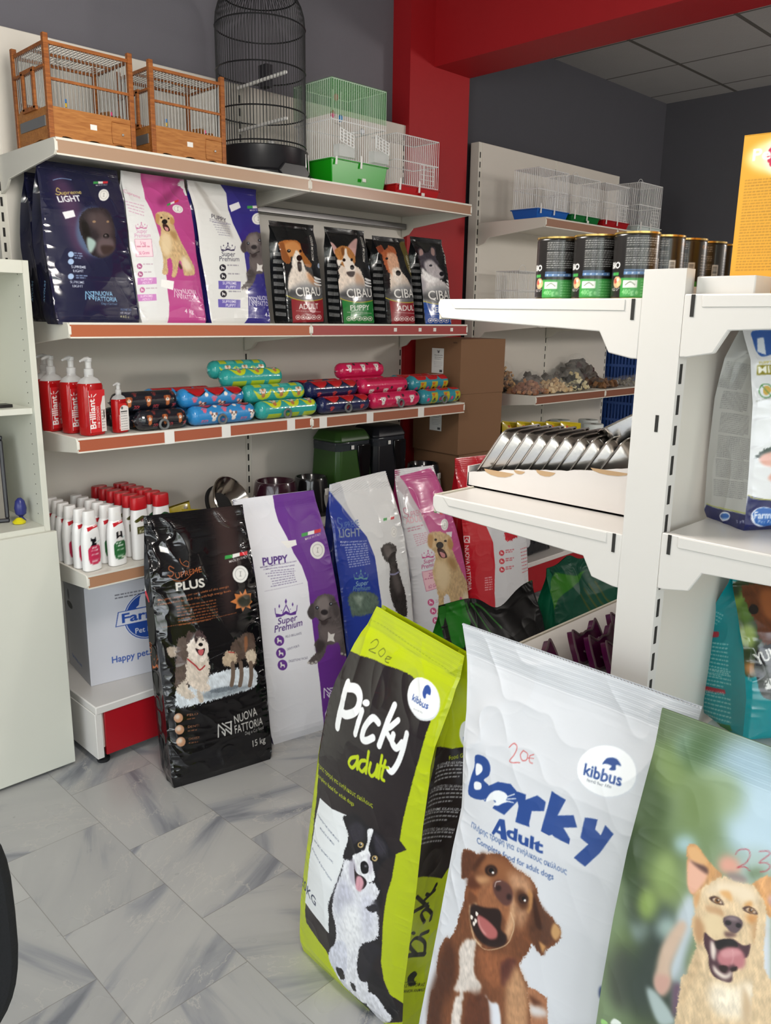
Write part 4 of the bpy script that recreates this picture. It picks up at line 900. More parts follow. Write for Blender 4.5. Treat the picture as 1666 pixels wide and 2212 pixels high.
  ('p','9ed07c',[-2105,5766,-2117,5843,-2046,5875,-2000,5850],0,0,1),
  ('p','e8eee4',[-1954,5887,-1918,6009,-1832,6043,-1784,6021],0,0,1),
 ],
 'plus': [
  ('p','3a2c2b',[535,9337,1534,9324,1498,8354,1429,7516,1121,6991,808,5603,602,5202,497,6047,473,7287,613,8467],300,0,1),
  ('p','e6e2dc',[-1424,8281,-1158,8178,-1111,7993,-1403,8082],0,0,0),
  ('p','3f9a4c',[833,7653,1117,7670,1092,7553,807,7537],0,0,0),
  ('p','eceae6',[1117,7670,1408,7685,1382,7567,1092,7553],0,0,0),
  ('p','cf3138',[1408,7685,1704,7699,1679,7580,1382,7567],0,0,0),
  ('t','dcd8d4','MADE IN ITALY',[948,7400,1657,7479],80,0.0,0.4),
  ('e','e9e8e4',[1304,6959,297,-31,-16,-296],0),
  ('e','b9b9b6',[1304,6959,214,-22,-11,-213],0),
  ('e','eceae6',[1304,6959,190,-20,-10,-189],0),
  ('l','8a8a88',19,[1316,7035,1293,6883],1),
  ('l','8a8a88',16,[1257,6889,1328,6876],1),
  ('l','8a8a88',16,[1281,7041,1352,7029],1),
  ('l','a85c35',23,[-814,7786,-793,7649,-691,7546,-552,7505],1),
  ('l','a85c35',18,[-721,7640,-613,7693,-530,7614,-581,7487],1),
  ('l','a85c35',27,[-1061,7505,-1188,7588,-1232,7482,-1107,7375,-1169,7268,-1305,7309],1),
  ('t','a85c35','UPREME',[-1064,7176,-95,7255],192,0.0,0.0),
  ('l','a85c35',23,[-1265,7258,-1052,7091,-715,7090,-393,7276,-131,7354],1),
  ('t','cfcbc2','PLUS',[-1107,6766,-60,6758],283,0.0,2.5),
  ('t','b3683e','Mangime completo per cani adulti ad alta energia',[-1741,6512,798,6593],73,0.0,0.6),
  ('t','b3683e','Complete food for adult dogs with high energy levels',[-1758,6370,850,6439],73,0.0,0.6),
  ('d','94532f',[-1161,6227,262,6232],7,101,41),
  ('d','94532f',[-1705,5628,954,5670],1,83,27),
  ('p','c77a45',[769,6093,997,6170,967,6345,1179,6280,1185,6401,1288,6259,1426,6426,1458,6248,1630,6237,1571,6028,1642,5914,1515,5844,1550,5689,1337,5809,1203,5667,1169,5820,947,5817,997,5976],0,0,0),
  ('p','33352d',[1041,6089,1281,6211,1563,6177,1557,5933,1424,5815,1172,5844],41,0,1),
  ('p','cfd6dc',[-1475,3422,-901,3512,-286,3724,339,3781,1371,3622,1516,3073,1349,2919,776,2879,238,2866,-585,2813,-1070,2818,-1505,2896],0,49,1),
  ('p','8f989f',[-752,3093,-34,3227,1020,3064,1355,2968,670,2907,-325,2901],60,40,1),
  ('p','6b737b',[-343,3199,591,3176,686,3052,-52,3059],0,30,1),
  ('p','a39486',[-1641,4931,-1366,4939,-1192,4815,-1354,4602,-1580,4637],0,27,1),
  ('p','5a4c48',[-1255,5112,-920,5153,-791,4553,-945,4003,-1099,3453,-1389,3359,-1501,3619,-1406,4323],0,47,1),
  ('p','c9bcae',[-933,4579,-395,4574,-244,4105,-361,3496,-544,3195,-817,3398,-1115,3745,-1365,3596,-1475,3422,-1138,3073,-752,3093,-441,3221,-333,3295,-469,3422,-656,3073,-628,2872,-762,2998,-1089,3547,-1076,4124],0,48,1),
  ('p','d8cabb',[-1054,3879,-701,3568,-322,3390,-343,3199,-683,3273,-995,3530],0,38,1),
  ('p','c0b2a2',[-779,3293,-602,3110,-580,2861,-724,2893],0,29,1),
  ('p','4c3c3c',[-967,5161,-847,5380,-710,5308,-507,5368,-371,5247,-250,4982,-232,4687,-410,4431,-690,4583,-903,4862],0,38,1),
  ('p','dcd0c4',[-940,4964,-730,5120,-533,5132,-343,5048,-226,4734,-312,4411,-479,4251,-721,4299,-895,4476,-974,4731],0,38,1),
  ('p','3d3334',[-715,5261,-538,5085,-655,4914],28,0,1),
  ('p','3d3334',[-450,5213,-382,5152,-448,4996],29,0,1),
  ('e','151113',[-488,4863,78,-15,-7,-62],0),
  ('p','2a1518',[-694,4776,-530,4697,-355,4711,-454,4489,-597,4541],0,0,1),
  ('p','b8585c',[-605,4687,-409,4673,-477,4503,-574,4522],0,0,1),
  ('e','1a1516',[-637,5031,34,-6,-3,-24],0),
  ('e','1a1516',[-387,5008,34,-7,-3,-24],0),
  ('l','a02f32',48,[-994,4446,-736,4157,-607,3986,-422,4094],1),
  ('l','777777',9,[-276,4282,465,4444],1),
  ('p','57473f',[590,4614,881,4796,1229,4915,1504,4797,1569,4326,1531,3729,1320,3687,1130,4039,837,3912,594,4168],0,47,1),
  ('p','b8a48c',[259,4242,465,4444,768,4276,730,3938,455,3878,258,3997],0,45,1),
  ('p','8a5a3c',[1152,4734,1268,4756,1257,4408,1124,4240],31,0,1),
  ('p','cbbba6',[1146,4185,1443,4259,1565,4024,1445,3753,1219,3815],0,37,1),
  ('l','6d5c50',152,[599,3969,576,3527,487,3202],1),
  ('l','6d5c50',155,[917,3892,895,3448,803,3122],1),
  ('l','6d5c50',160,[1302,3792,1281,3344,1186,3017],1),
  ('l','b33b38',35,[485,4390,691,4319],1),
  ('e','b98a6a',[-1483,2476,155,-28,-14,-165],0),
  ('e','d8c8b8',[-1516,2521,82,-15,-8,-87],47),
  ('t','a9714f','PELO',[-1194,2471,-812,2449],79,0.0,0.0),
  ('d','8f5a3a',[-1205,2343,-895,2327],1,49,39),
  ('e','b98a6a',[-1478,2055,156,-30,-14,-166],0),
  ('e','d8c8b8',[-1511,2101,82,-16,-8,-88],47),
  ('t','a9714f','DENTI',[-1202,2049,-808,2021],79,0.0,0.0),
  ('d','8f5a3a',[-1212,1921,-891,1900],1,49,39),
  ('e','b98a6a',[-1474,1627,157,-33,-15,-166],0),
  ('e','d8c8b8',[-1507,1674,83,-17,-8,-88],47),
  ('t','a9714f','DIGEST.',[-1209,1621,-804,1586],79,0.0,0.0),
  ('d','8f5a3a',[-1220,1493,-888,1465],1,49,39),
  ('l','c9c7c2',43,[-162,1465,-126,1916,97,1620,84,1462,-12,1622],0),
  ('l','c9c7c2',44,[22,1915,322,1617,346,1912],0),
  ('l','c9c7c2',44,[144,1892,369,1889],0),
  ('l','c9c7c2',44,[352,1866,320,1457,127,1688],0),
  ('t','cfccc6','NUOVA',[478,1779,1398,1858],319,0.0,0.4),
  ('t','cfccc6','FATTORIA',[450,1434,1598,1436],299,0.0,0.4),
  ('t','bdbab4','Dog e Cat food',[836,1275,1611,1264],124,0.0,0.0),
  ('t','c9c6c0','15 kg',[1076,724,1653,745],251,0.0,0.8),
 ],
 'plus_side': [
  ('p','2f7d45',[1219,7291,1150,7318,1140,7047,1211,7044],0,0,0),
  ('p','d8d6d2',[1211,7044,1140,7047,1061,6658,1137,6627],0,0,0),
  ('p','b5303a',[1137,6627,1061,6658,917,6280,976,6248],0,0,0),
  ('t','a85c35','SUPREME',[930,4832,1310,3298],146,0.0,0.0),
  ('p','a85c35',[1032,3889,1025,4012,899,3994,776,4130,674,4065,413,4208,493,4062,688,3996,796,4015,910,3926],0,0,0),
  ('l','a85c35',12,[1027,4000,1009,4170],1),
  ('l','a85c35',31,[418,4196,284,4404],1),
  ('l','a85c35',15,[866,4048,744,4312,697,4100],0),
  ('p','a85c35',[741,4329,690,4436,705,4524,755,4417],0,0,0),
  ('p','a85c35',[915,4184,885,4260,893,4324,923,4249],0,0,0),
  ('p','a85c35',[554,4296,498,4381,516,4441,569,4357],0,0,0),
  ('e','a85c35',[878,4126,-11,3,1,-5],0),
  ('e','a85c35',[647,4197,-19,6,1,-5],0),
  ('t','b9b6b0','15 kg',[2325,-532,789,67],256,0.0,0.6),
  ('t','b9b6b0','NUOVA FATTORIA',[1475,2219,1269,1180],142,0.0,0.0),
 ],
 'puppy': [
  ('p','6a3190',[-678,9286,1114,9367,2236,6414,1878,2702,457,713,435,-431,350,742,329,1944,275,2669,217,4060,191,5203,190,5965,30,6611,-238,7132,-409,7755,-616,8328,-665,8801],0,0,0),
  ('p','3f9a4c',[255,7773,552,7794,519,7670,223,7650],0,0,0),
  ('p','eceae6',[552,7794,855,7814,822,7688,519,7670],0,0,0),
  ('p','cf3138',[855,7814,1166,7831,1133,7705,822,7688],0,0,0),
  ('t','dcd8d4','MADE IN ITALY',[360,7509,1105,7598],81,0.0,0.4),
  ('e','e9e8e4',[848,7060,340,-57,-58,-320],0),
  ('e','b9b9b6',[848,7060,245,-41,-42,-231],0),
  ('e','eceae6',[848,7060,218,-37,-37,-205],0),
  ('l','8a8a88',21,[862,7141,833,6980],1),
  ('l','8a8a88',18,[792,6987,874,6973],1),
  ('l','8a8a88',18,[822,7148,903,7134],1),
  ('p','f4f2ee',[-694,7616,-53,7589,-57,7403,-456,7337],0,0,0),
  ('t','5a3a86','PUPPY',[-1577,6859,-518,6835],279,0.0,2.5),
  ('t','4d3a70','MANGIME COMPLETO PER CUCCIOLI DI CANE',[-1690,6775,-170,6795],50,0.0,0.4),
  ('t','4d3a70','COMPLETE DOG FOOD FOR PUPPIES',[-1580,6688,-271,6658],46,0.0,0.4),
  ('d','8d83a6',[-1291,6594,-318,6535],1,42,38),
  ('d','8d83a6',[-1511,6529,-281,6451],1,42,38),
  ('d','8d83a6',[-1433,6424,-342,6381],1,42,38),
  ('d','8d83a6',[-1331,6314,-329,6300],1,42,38),
  ('d','8d83a6',[-1298,6214,-316,6219],1,43,38),
  ('d','8d83a6',[-1288,6117,-303,6137],1,43,38),
  ('d','8d83a6',[-1370,6034,-265,6052],1,43,38),
  ('d','a9a3b8',[-1632,5906,-11,5956],1,42,21),
  ('p','5f3590',[-1295,4891,-1307,5036,-1063,4961,-868,5070,-695,4941,-422,4989,-467,4846,-703,4862,-882,4938,-1071,4882],0,0,0),
  ('l','5f3590',30,[-1308,5023,-1306,5221],1),
  ('l','5f3590',31,[-424,4976,-382,5173],1),
  ('l','5f3590',35,[-1012,5011,-845,5280,-736,4996],0),
  ('p','5f3590',[-843,5299,-780,5409,-818,5524,-880,5414],0,0,0),
  ('p','5f3590',[-1129,5199,-1085,5278,-1112,5361,-1155,5281],0,0,0),
  ('p','5f3590',[-574,5170,-528,5249,-556,5332,-602,5253],0,0,0),
  ('e','5f3590',[-1047,5112,18,-3,-2,-17],0),
  ('e','5f3590',[-678,5092,19,-3,-2,-17],0),
  ('t','55357f','Super',[-1266,4602,-444,4624],248,0.3,0.8),
  ('t','55357f','Premium',[-1434,4322,-242,4382],266,0.3,0.8),
  ('e','6a3a94',[-1254,3997,194,-34,-20,-199],0),
  ('p','efeeea',[-1340,4115,-1281,4115,-1270,4029,-1165,4001,-1166,3888,-1205,3895,-1209,3952,-1296,3967,-1312,3904,-1350,3920,-1329,4029],0,0,0),
  ('t','6d6880','PELO BRILLANTE',[-1001,4051,-305,4051],89,0.0,0.0),
  ('e','6a3a94',[-1238,3515,193,-34,-20,-200],0),
  ('p','efeeea',[-1323,3634,-1265,3633,-1254,3546,-1149,3518,-1150,3405,-1189,3412,-1193,3469,-1280,3485,-1296,3422,-1333,3438,-1313,3547],0,0,0),
  ('t','6d6880','DENTI FORTI',[-981,3567,-458,3598],89,0.0,0.0),
  ('e','6a3a94',[-1219,3053,194,-36,-20,-201],0),
  ('p','efeeea',[-1305,3172,-1246,3171,-1236,3084,-1130,3055,-1132,2942,-1170,2949,-1174,3007,-1261,3023,-1277,2960,-1315,2976,-1294,3086],0,0,0),
  ('t','6d6880','DIGESTIONE FACILE',[-957,3103,-149,3067],89,0.0,0.0),
  ('p','5a5252',[343,5131,583,5351,985,5357,1363,5181,1446,4888,1685,4463,1766,3984,1869,3498,1777,3238,1877,2936,1717,2693,1426,2838,1418,3154,1298,3371,1056,3345,785,3378,639,3088,283,2813,-125,2872,-67,3020,293,3262,200,3552,437,3768,443,4180,510,4381,380,4552,169,4542,58,4832],0,30,1),
  ('p','474041',[302,5140,343,4775,273,4539,114,4607,42,4870],38,0,1),
  ('p','474041',[1235,5120,1494,4876,1544,4497,1372,4322,1259,4570],41,0,1),
  ('p','837a78',[615,5255,974,5269,1120,4966,997,4723,915,4434,654,4493,605,4809,457,5019],99,0,1),
  ('e','2a2528',[809,4675,175,-39,-13,-105],29),
  ('e','2b2a30',[489,4923,84,-18,-8,-70],0),
  ('e','9aa4b0',[500,4930,34,-7,-3,-28],0),
  ('e','2b2a30',[1161,4920,92,-22,-9,-70],0),
  ('e','9aa4b0',[1174,4926,37,-9,-4,-28],0),
  ('l','2c2526',39,[518,4451,680,4343,862,4374,1094,4392],1),
  ('p','3a3031',[595,4363,948,4336,840,4198,663,4203],29,0,1),
  ('p','6e6463',[542,4104,876,4118,1331,4004,1574,3570,1369,3352,800,3502,563,3739],121,0,1),
  ('p','e8e4e0',[894,3896,1014,3757,1224,3739,1132,3581,1181,3403,983,3510,802,3519,866,3667],0,0,0),
  ('p','3e3738',[385,3690,685,3475,596,3280,365,3155,241,3363],77,0,1),
  ('e','c9c3be',[-121,2907,60,-13,-5,-44],18),
  ('e','c9c3be',[37,2853,60,-14,-5,-44],19),
  ('e','c9c3be',[205,2868,61,-15,-5,-44],19),
  ('e','c9c3be',[1479,2859,74,-22,-6,-44],21),
  ('e','c9c3be',[1673,2763,72,-21,-5,-45],21),
  ('l','e6e2ee',41,[459,1337,487,1712,715,1424,705,1293,606,1444],0),
  ('l','e6e2ee',42,[634,1686,942,1381,962,1626],0),
  ('l','e6e2ee',42,[757,1645,986,1602],0),
  ('l','e6e2ee',42,[969,1586,941,1248,744,1476],0),
 ],
 'light': [
  ('p','2c3f96',[-2055,9673,-1163,9307,-994,8503,-731,7750,-313,7170,-46,6334,-29,5993,1,5133,56,4487,-12,3112,-134,97,-1882,552,-1866,6916],0,0,0),
  ('p','c7c8cc',[-1990,9666,-1121,9383,-931,8490,-619,7674,-780,7814,-1290,8615],34,0,1),
  ('p','3f9a4c',[635,7787,823,7792,793,7689,606,7685],0,0,0),
  ('p','eceae6',[823,7792,1015,7795,984,7692,793,7689],0,0,0),
  ('p','cf3138',[1015,7795,1210,7797,1179,7694,984,7692],0,0,0),
  ('t','dcd8d4','MADE IN ITALY',[685,7565,1154,7607],71,0.0,0.4),
  ('e','e9e8e4',[1093,7172,166,-38,-44,-225],0),
  ('e','b9b9b6',[1093,7172,119,-27,-32,-162],0),
  ('e','eceae6',[1093,7172,106,-24,-28,-144],0),
  ('l','8a8a88',13,[1100,7208,1086,7137],1),
  ('l','8a8a88',13,[1066,7141,1106,7132],1),
  ('l','8a8a88',13,[1080,7212,1120,7203],1),
  ('l','5e78a8',34,[-1307,7970,-1463,8027,-1487,7842,-1363,7738,-1435,7617,-1587,7672],1),
  ('t','5e78a8','UPREME',[-1346,7600,-562,7636],252,0.0,0.0),
  ('t','8f9aa6','LIGHT',[-1576,7283,-572,7224],342,0.0,0.8),
  ('t','d8dcea','Mangime completo per cani',[-1558,7074,-347,6983],71,0.0,0.5),
  ('t','d8dcea','Complete dog food light',[-1552,6950,-366,6877],71,0.0,0.5),
  ('d','aab2d4',[-1371,6828,-348,6790],1,55,49),
  ('d','aab2d4',[-1361,6732,-344,6700],1,55,49),
  ('d','aab2d4',[-1351,6635,-339,6610],1,55,50),
  ('d','aab2d4',[-1340,6538,-333,6519],1,55,50),
  ('d','aab2d4',[-1328,6440,-326,6428],1,55,50),
  ('d','aab2d4',[-1317,6343,-320,6337],1,55,50),
  ('d','aab2d4',[-1306,6246,-313,6246],1,55,50),
  ('d','aab2d4',[-1294,6148,-307,6155],1,55,50),
  ('d','aab2d4',[-1283,6051,-301,6064],1,55,50),
  ('p','6d9aa0',[-1111,5552,-1121,5647,-952,5583,-818,5642,-698,5548,-512,5564,-541,5475,-703,5498,-827,5558,-957,5532],0,0,0),
  ('l','6d9aa0',20,[-1122,5638,-1119,5764],1),
  ('l','6d9aa0',21,[-513,5556,-486,5679],1),
  ('l','6d9aa0',24,[-917,5612,-801,5774,-727,5586],0),
  ('p','6d9aa0',[-800,5786,-755,5851,-780,5925,-824,5860],0,0,0),
  ('p','6d9aa0',[-998,5739,-966,5787,-983,5841,-1015,5793],0,0,0),
  ('p','6d9aa0',[-618,5689,-586,5736,-603,5790,-636,5743],0,0,0),
  ('e','6d9aa0',[-942,5679,12,-3,-1,-11],0),
  ('e','6d9aa0',[-688,5645,13,-3,-1,-11],0),
  ('t','8fb2c0','Super',[-1096,5266,-517,5260],205,0.3,0.6),
  ('t','6d93a8','Premium',[-1247,5094,-455,5034],194,0.3,0.6),
  ('p','5d6d62',[-1374,5020,-238,4843,-178,4137,-1223,4070,-1389,4216],35,47,1),
  ('p','8a9a8c',[-1266,4885,-770,4844,-947,4363],71,47,1),
  ('p','35302f',[268,6546,444,6731,747,6775,1030,6655,1107,6411,1012,6094,1194,5134,1368,4506,1348,3635,1019,3668,741,3974,573,4480,517,4956,624,5563,636,5901,476,6050,363,6244],0,39,1),
  ('p','58504e',[424,6624,726,6669,826,6364,573,6197],76,0,1),
  ('p','5b5452',[735,5821,995,5473,1152,4797,894,4632,700,5257],132,0,1),
  ('l','8c8aa8',65,[630,5492,837,5454,1062,5502],1),
 ],
 'light_side': [
  ('t','c8ccd8','LIGHT',[-207,3827,-827,4585],172,0.0,1.0),
 ],
 'pink': [
  ('p','c4578f',[-1414,9207,303,9413,2226,6748,1811,2967,532,3519,435,4165,260,4820,-54,5614,-402,6391,-598,7015,-894,7758,-1134,8477,-1374,8964],0,0,0),
  ('p','c9bfc4',[-2283,9348,-1421,9148,-1022,8350,-471,6880,-402,6391,-776,7274,-1241,8082,-1705,8759],38,0,1),
  ('p','3f9a4c',[26,7609,177,7556,160,7474,8,7527],0,0,0),
  ('p','eceae6',[177,7556,333,7502,315,7419,160,7474],0,0,0),
  ('p','cf3138',[333,7502,492,7446,474,7364,315,7419],0,0,0),
  ('e','e9e8e4',[509,6929,222,-33,-54,-246],0),
  ('e','b9b9b6',[509,6929,160,-24,-39,-177],0),
  ('e','eceae6',[509,6929,142,-21,-35,-158],0),
  ('l','8a8a88',14,[519,6975,499,6883],1),
  ('l','8a8a88',14,[473,6887,526,6879],1),
  ('l','8a8a88',14,[493,6978,546,6971],1),
  ('p','eceaea',[524,6593,928,6558,851,6326,581,6432],0,0,0),
  ('l','cf8a9c',37,[-1389,7836,-1556,7879,-1577,7679,-1403,7577,-1471,7435,-1647,7510],1),
  ('t','cf8a9c','UPREME',[-1388,7445,-580,7519],258,0.0,0.0),
  ('t','eab6c0','ADULT',[-1544,7204,-555,7248],259,0.0,1.0),
  ('d','c98a9c',[-1512,6964,-667,7053],2,106,53),
  ('d','d39fb0',[-1267,6673,-502,6717],1,59,47),
  ('d','d39fb0',[-1245,6581,-486,6643],1,59,47),
  ('d','d39fb0',[-1223,6489,-467,6568],1,59,47),
  ('d','d39fb0',[-1201,6397,-448,6494],1,59,47),
  ('d','d39fb0',[-1179,6305,-429,6419],1,59,47),
  ('d','d39fb0',[-1156,6213,-410,6344],1,59,47),
  ('p','c4568c',[-954,5656,-964,5739,-791,5694,-651,5752,-527,5677,-332,5701,-361,5620,-531,5632,-661,5678,-795,5648],0,0,0),
  ('l','c4568c',20,[-965,5732,-963,5842],1),
  ('l','c4568c',21,[-333,5694,-302,5803],1),
  ('l','c4568c',23,[-754,5721,-633,5869,-557,5709],0),
  ('p','c4568c',[-632,5880,-587,5941,-613,6005,-658,5945],0,0,0),
  ('p','c4568c',[-837,5828,-805,5872,-824,5918,-855,5874],0,0,0),
  ('p','c4568c',[-440,5804,-407,5847,-426,5894,-460,5851],0,0,0),
  ('e','c4568c',[-779,5778,13,-2,-2,-11],0),
  ('e','c4568c',[-515,5762,13,-2,-2,-11],0),
  ('t','b9507f','Super',[-916,5416,-306,5454],183,0.3,0.6),
  ('t','b9507f','Premium',[-1047,5188,-132,5255],195,0.3,0.6),
  ('p','f0c3cc',[-1036,5076,48,5091,120,4284,-889,4185],0,0,0),
  ('l','c4688c',20,[-1036,5076,48,5091,120,4284,-889,4185,-1036,5076],0),
  ('t','b9507f','20 kg',[-706,4817,-175,4854],159,0.2,0.0),
  ('d','c4688c',[-908,4703,-71,4720],1,61,54),
  ('t','b9507f','62 Giorni',[-758,4290,-72,4348],159,0.2,0.0),
  ('e','cf5f8c',[-697,3677,166,-26,-15,-151],0),
  ('p','f5e6ec',[-771,3766,-721,3766,-711,3700,-621,3679,-621,3594,-655,3599,-659,3642,-733,3654,-746,3606,-778,3618,-761,3701],0,0,0),
  ('d','c9a3b4',[-449,3711,57,3697],2,86,43),
  ('e','cf5f8c',[-613,3280,168,-28,-16,-151],0),
  ('p','f5e6ec',[-688,3370,-637,3369,-627,3304,-536,3281,-536,3196,-570,3202,-574,3245,-649,3257,-662,3210,-695,3222,-678,3305],0,0,0),
  ('d','c9a3b4',[-361,3311,150,3292],2,86,43),
  ('e','cf5f8c',[-531,2844,172,-31,-8,-156],0),
  ('p','f5e6ec',[-607,2936,-556,2934,-546,2868,-453,2845,-449,2756,-483,2763,-490,2808,-566,2821,-577,2772,-611,2786,-597,2870],0,0,0),
  ('d','c9a3b4',[-277,2873,240,2848],2,88,44),
  ('p','c9ab80',[-501,6595,-240,6720,380,6608,794,6327,888,5987,721,5963,947,5377,1276,4703,1717,3959,2128,3175,2275,2717,2176,2418,1459,2520,1297,2792,1126,3536,905,3447,630,2725,259,2748,385,3278,302,3846,8,3762,-2,3022,-412,3043,-278,3676,-341,4368,-482,4933,-296,5447,-279,5848,-479,6088],0,38,1),
  ('p','e0c9a2',[-161,5426,346,5210,448,4507,37,4031,-326,4501,-337,5046],183,0,1),
  ('p','a98558',[377,5478,860,5338,951,4825,585,5032],129,0,1),
  ('p','b98e5a',[-496,6621,-242,6508,-421,6027,-593,6210],44,0,1),
  ('p','b98e5a',[629,6301,899,6040,728,5799,495,6000],48,0,1),
  ('e','1c1614',[73,6091,209,-31,-24,-144],0),
  ('p','3a1f1c',[-86,5980,251,5877,420,5525,129,5518,-60,5709],0,0,1),
  ('p','c98a8a',[25,5804,292,5683,273,5522,100,5576],0,0,1),
  ('e','2a1f18',[-128,6359,75,-10,-8,-52],0),
  ('e','2a1f18',[423,6226,81,-13,-9,-52],0),
  ('p','e6d6ba',[1377,3756,1944,3208,1979,2773,1493,2882,1193,3380],167,0,1),
  ('p','4a3a2c',[986,3429,1201,3098,1061,3020,886,3284],68,0,1),
 ],
 'red': [
  ('p','c4202e',[-2218,9848,917,9590,1002,8920,-703,6408,-382,5585,-337,4515,-484,3201,-339,-1100,-3155,-402],0,0,0),
  ('p','c4202e',[474,5995,1221,5751,1210,5617,899,5532,423,5570],0,64,1),
  ('l','f4eeee',33,[-1981,6057,-1709,6033,-1728,5745,-1997,5783,-1981,6057],0),
  ('l','f4eeee',33,[-1979,5820,-1850,5950,-1753,5786,-1728,6002],0),
  ('t','f6f0f0','NUOVA FATTORIA',[-1979,5638,-1950,3501],195,0.0,0.6),
  ('d','eebfc2',[-1009,3948,-555,3934],1,66,53),
  ('d','eebfc2',[-1017,3837,-564,3822],1,66,53),
  ('d','eebfc2',[-1025,3725,-572,3710],1,66,53),
  ('d','eebfc2',[-1033,3613,-581,3598],1,66,53),
  ('d','eebfc2',[-1042,3501,-590,3486],1,66,53),
  ('d','eebfc2',[-1049,3389,-598,3373],1,66,53),
  ('e','cf3a48',[130,5011,171,-26,-11,-136],0),
  ('p','f6e6e6',[51,5093,102,5092,115,5033,208,5012,211,4936,176,4941,171,4980,94,4991,82,4949,49,4960,64,5034],0,0,0),
  ('d','cf5a64',[382,5067,956,5029],2,93,60),
  ('e','cf3a48',[107,4613,171,-27,-11,-136],0),
  ('p','f6e6e6',[28,4695,79,4694,92,4635,185,4613,187,4537,153,4542,148,4581,71,4593,59,4551,26,4562,41,4636],0,0,0),
  ('d','cf5a64',[350,4669,923,4627],2,94,60),
  ('e','cf3a48',[84,4214,170,-28,-11,-136],0),
  ('p','f6e6e6',[5,4297,56,4295,69,4236,162,4214,164,4137,130,4143,125,4182,48,4194,36,4151,3,4163,18,4237],0,0,0),
  ('d','cf5a64',[317,4270,889,4226],2,94,60),
  ('d','c9404c',[1423,4967,2062,4947],1,68,40),
  ('d','c9404c',[1431,4801,2052,4782],1,68,41),
  ('d','c9404c',[1439,4636,2042,4617],1,68,41),
  ('d','c9404c',[1447,4470,2028,4453],1,68,41),
  ('d','c9404c',[1455,4303,2015,4290],1,68,41),
  ('d','c9404c',[1463,4137,2001,4126],1,68,41),
  ('d','c9404c',[1472,3970,1987,3962],1,68,41),
  ('d','c9404c',[1480,3803,1973,3798],1,68,41),
 ],
 'navy': [
  ('p','4a3350',[-732,4558,-286,4556,-59,3640,-78,2172,-556,2359,-714,3472],221,0,1),
  ('l','c9b56a',27,[-602,4213,-668,4261,-729,4144,-607,4119,-683,4040,-776,4058],1),
  ('t','c9b56a','upreme',[-613,4058,119,4166],125,0.3,0.8),
  ('t','e6e6ec','LIGHT',[-752,3807,29,3924],188,0.0,2.0),
  ('p','e8e8ec',[-708,3499,-325,3604,-300,3401,-659,3289],0,0,0),
  ('p','3f9a4c',[680,4630,863,4659,834,4581,650,4552],0,0,0),
  ('p','eceae6',[863,4659,1049,4688,1020,4609,834,4581],0,0,0),
  ('p','cf3138',[1049,4688,1238,4718,1208,4639,1020,4609],0,0,0),
  ('t','dcd8d4','MADE IN ITALY',[730,4491,1183,4572],45,0.0,0.4),
  ('e','e9e8e4',[903,4215,197,23,-78,-204],0),
  ('e','b9b9b6',[903,4215,142,17,-56,-147],0),
  ('e','eceae6',[903,4215,126,15,-50,-130],0),
  ('l','8a8a88',12,[923,4269,882,4161],1),
  ('l','8a8a88',12,[858,4159,905,4164],1),
  ('l','8a8a88',12,[900,4267,947,4272],1),
  ('e','51607e',[281,2960,682,159,1,-780],80),
  ('p','2a2327',[-186,3356,120,3658,506,3763,870,3733,992,3465,990,2962,869,2453,395,2146,-8,2231,-171,2600,-261,2971],0,23,1),
  ('p','4d4041',[138,3495,597,3649,897,3344,859,2896,494,2647,322,3017,117,3165],141,0,1),
  ('p','15110f',[-140,3306,57,3160,6,2612,-187,2815],45,0,1),
  ('e','0d0a0b',[627,2850,115,9,-17,-90],0),
  ('e','8a8080',[613,2876,45,4,-5,-28],17),
  ('e','93775c',[296,3290,61,5,-10,-39],0),
  ('e','93775c',[799,3335,52,5,-10,-40],0),
  ('p','5f5154',[330,2745,837,2783,836,2450,406,2201,193,2352],94,0,1),
  ('p','3a2c2a',[379,2529,853,2535,682,2329,417,2257],59,0,1),
  ('p','9db3ae',[-51,2771,217,2627,2,2286,-95,2388],45,0,1),
  ('e','9fb6d8',[-685,2191,94,5,-17,-92],0),
  ('e','9fb6d8',[-726,1964,93,5,-16,-92],0),
  ('e','9fb6d8',[-808,1501,92,4,-13,-91],0),
  ('t','c9cfe0','SUPREME',[-745,1771,-282,1771],79,0.0,0.8),
  ('t','c9cfe0','LIGHT',[-713,1644,-362,1649],79,0.0,0.8),
  ('t','c9cfe0','SUPREME',[-858,1296,-406,1290],79,0.0,0.8),
  ('t','c9cfe0','LIGHT',[-800,1169,-457,1170],79,0.0,0.8),
  ('d','8fa4c8',[-654,1518,-271,1523],2,69,37),
  ('d','8fa4c8',[-581,2224,-302,2213],3,73,36),
  ('l','8fc4e8',24,[-436,792,-401,1042,-285,883,-298,795,-347,881],0),
  ('l','8fc4e8',24,[-318,1044,-159,886,-136,1050],0),
  ('l','8fc4e8',24,[-250,1034,-124,1038],0),
  ('l','8fc4e8',24,[-134,1025,-166,798,-266,921],0),
  ('t','8fc4e8','NUOVA',[-91,931,527,926],146,0.0,0.8),
  ('t','8fc4e8','FATTORIA',[-116,755,660,751],146,0.0,0.8),
  ('t','7aa9cc','Dog e Cat food',[89,650,643,639],70,0.0,0.0),
  ('t','7a9ac8','PESO NETTO',[745,461,1156,456],72,0.0,0.5),
  ('t','e0e0e6','NET WEIGHT',[728,349,1123,342],72,0.0,0.5),
  ('t','d8d29a','4 KG e',[713,231,1039,222],78,0.0,0.5),
  ('l','8fb0dc',17,[-723,4504,-442,4593,-103,4590],1),
 ],
 'navy_side': [
  ('t','e0e0e6','LIGHT',[-934,2890,-540,2125],155,0.0,1.5),
  ('t','8fc4e8','NUOVA',[468,1345,691,674],96,0.0,0.6),
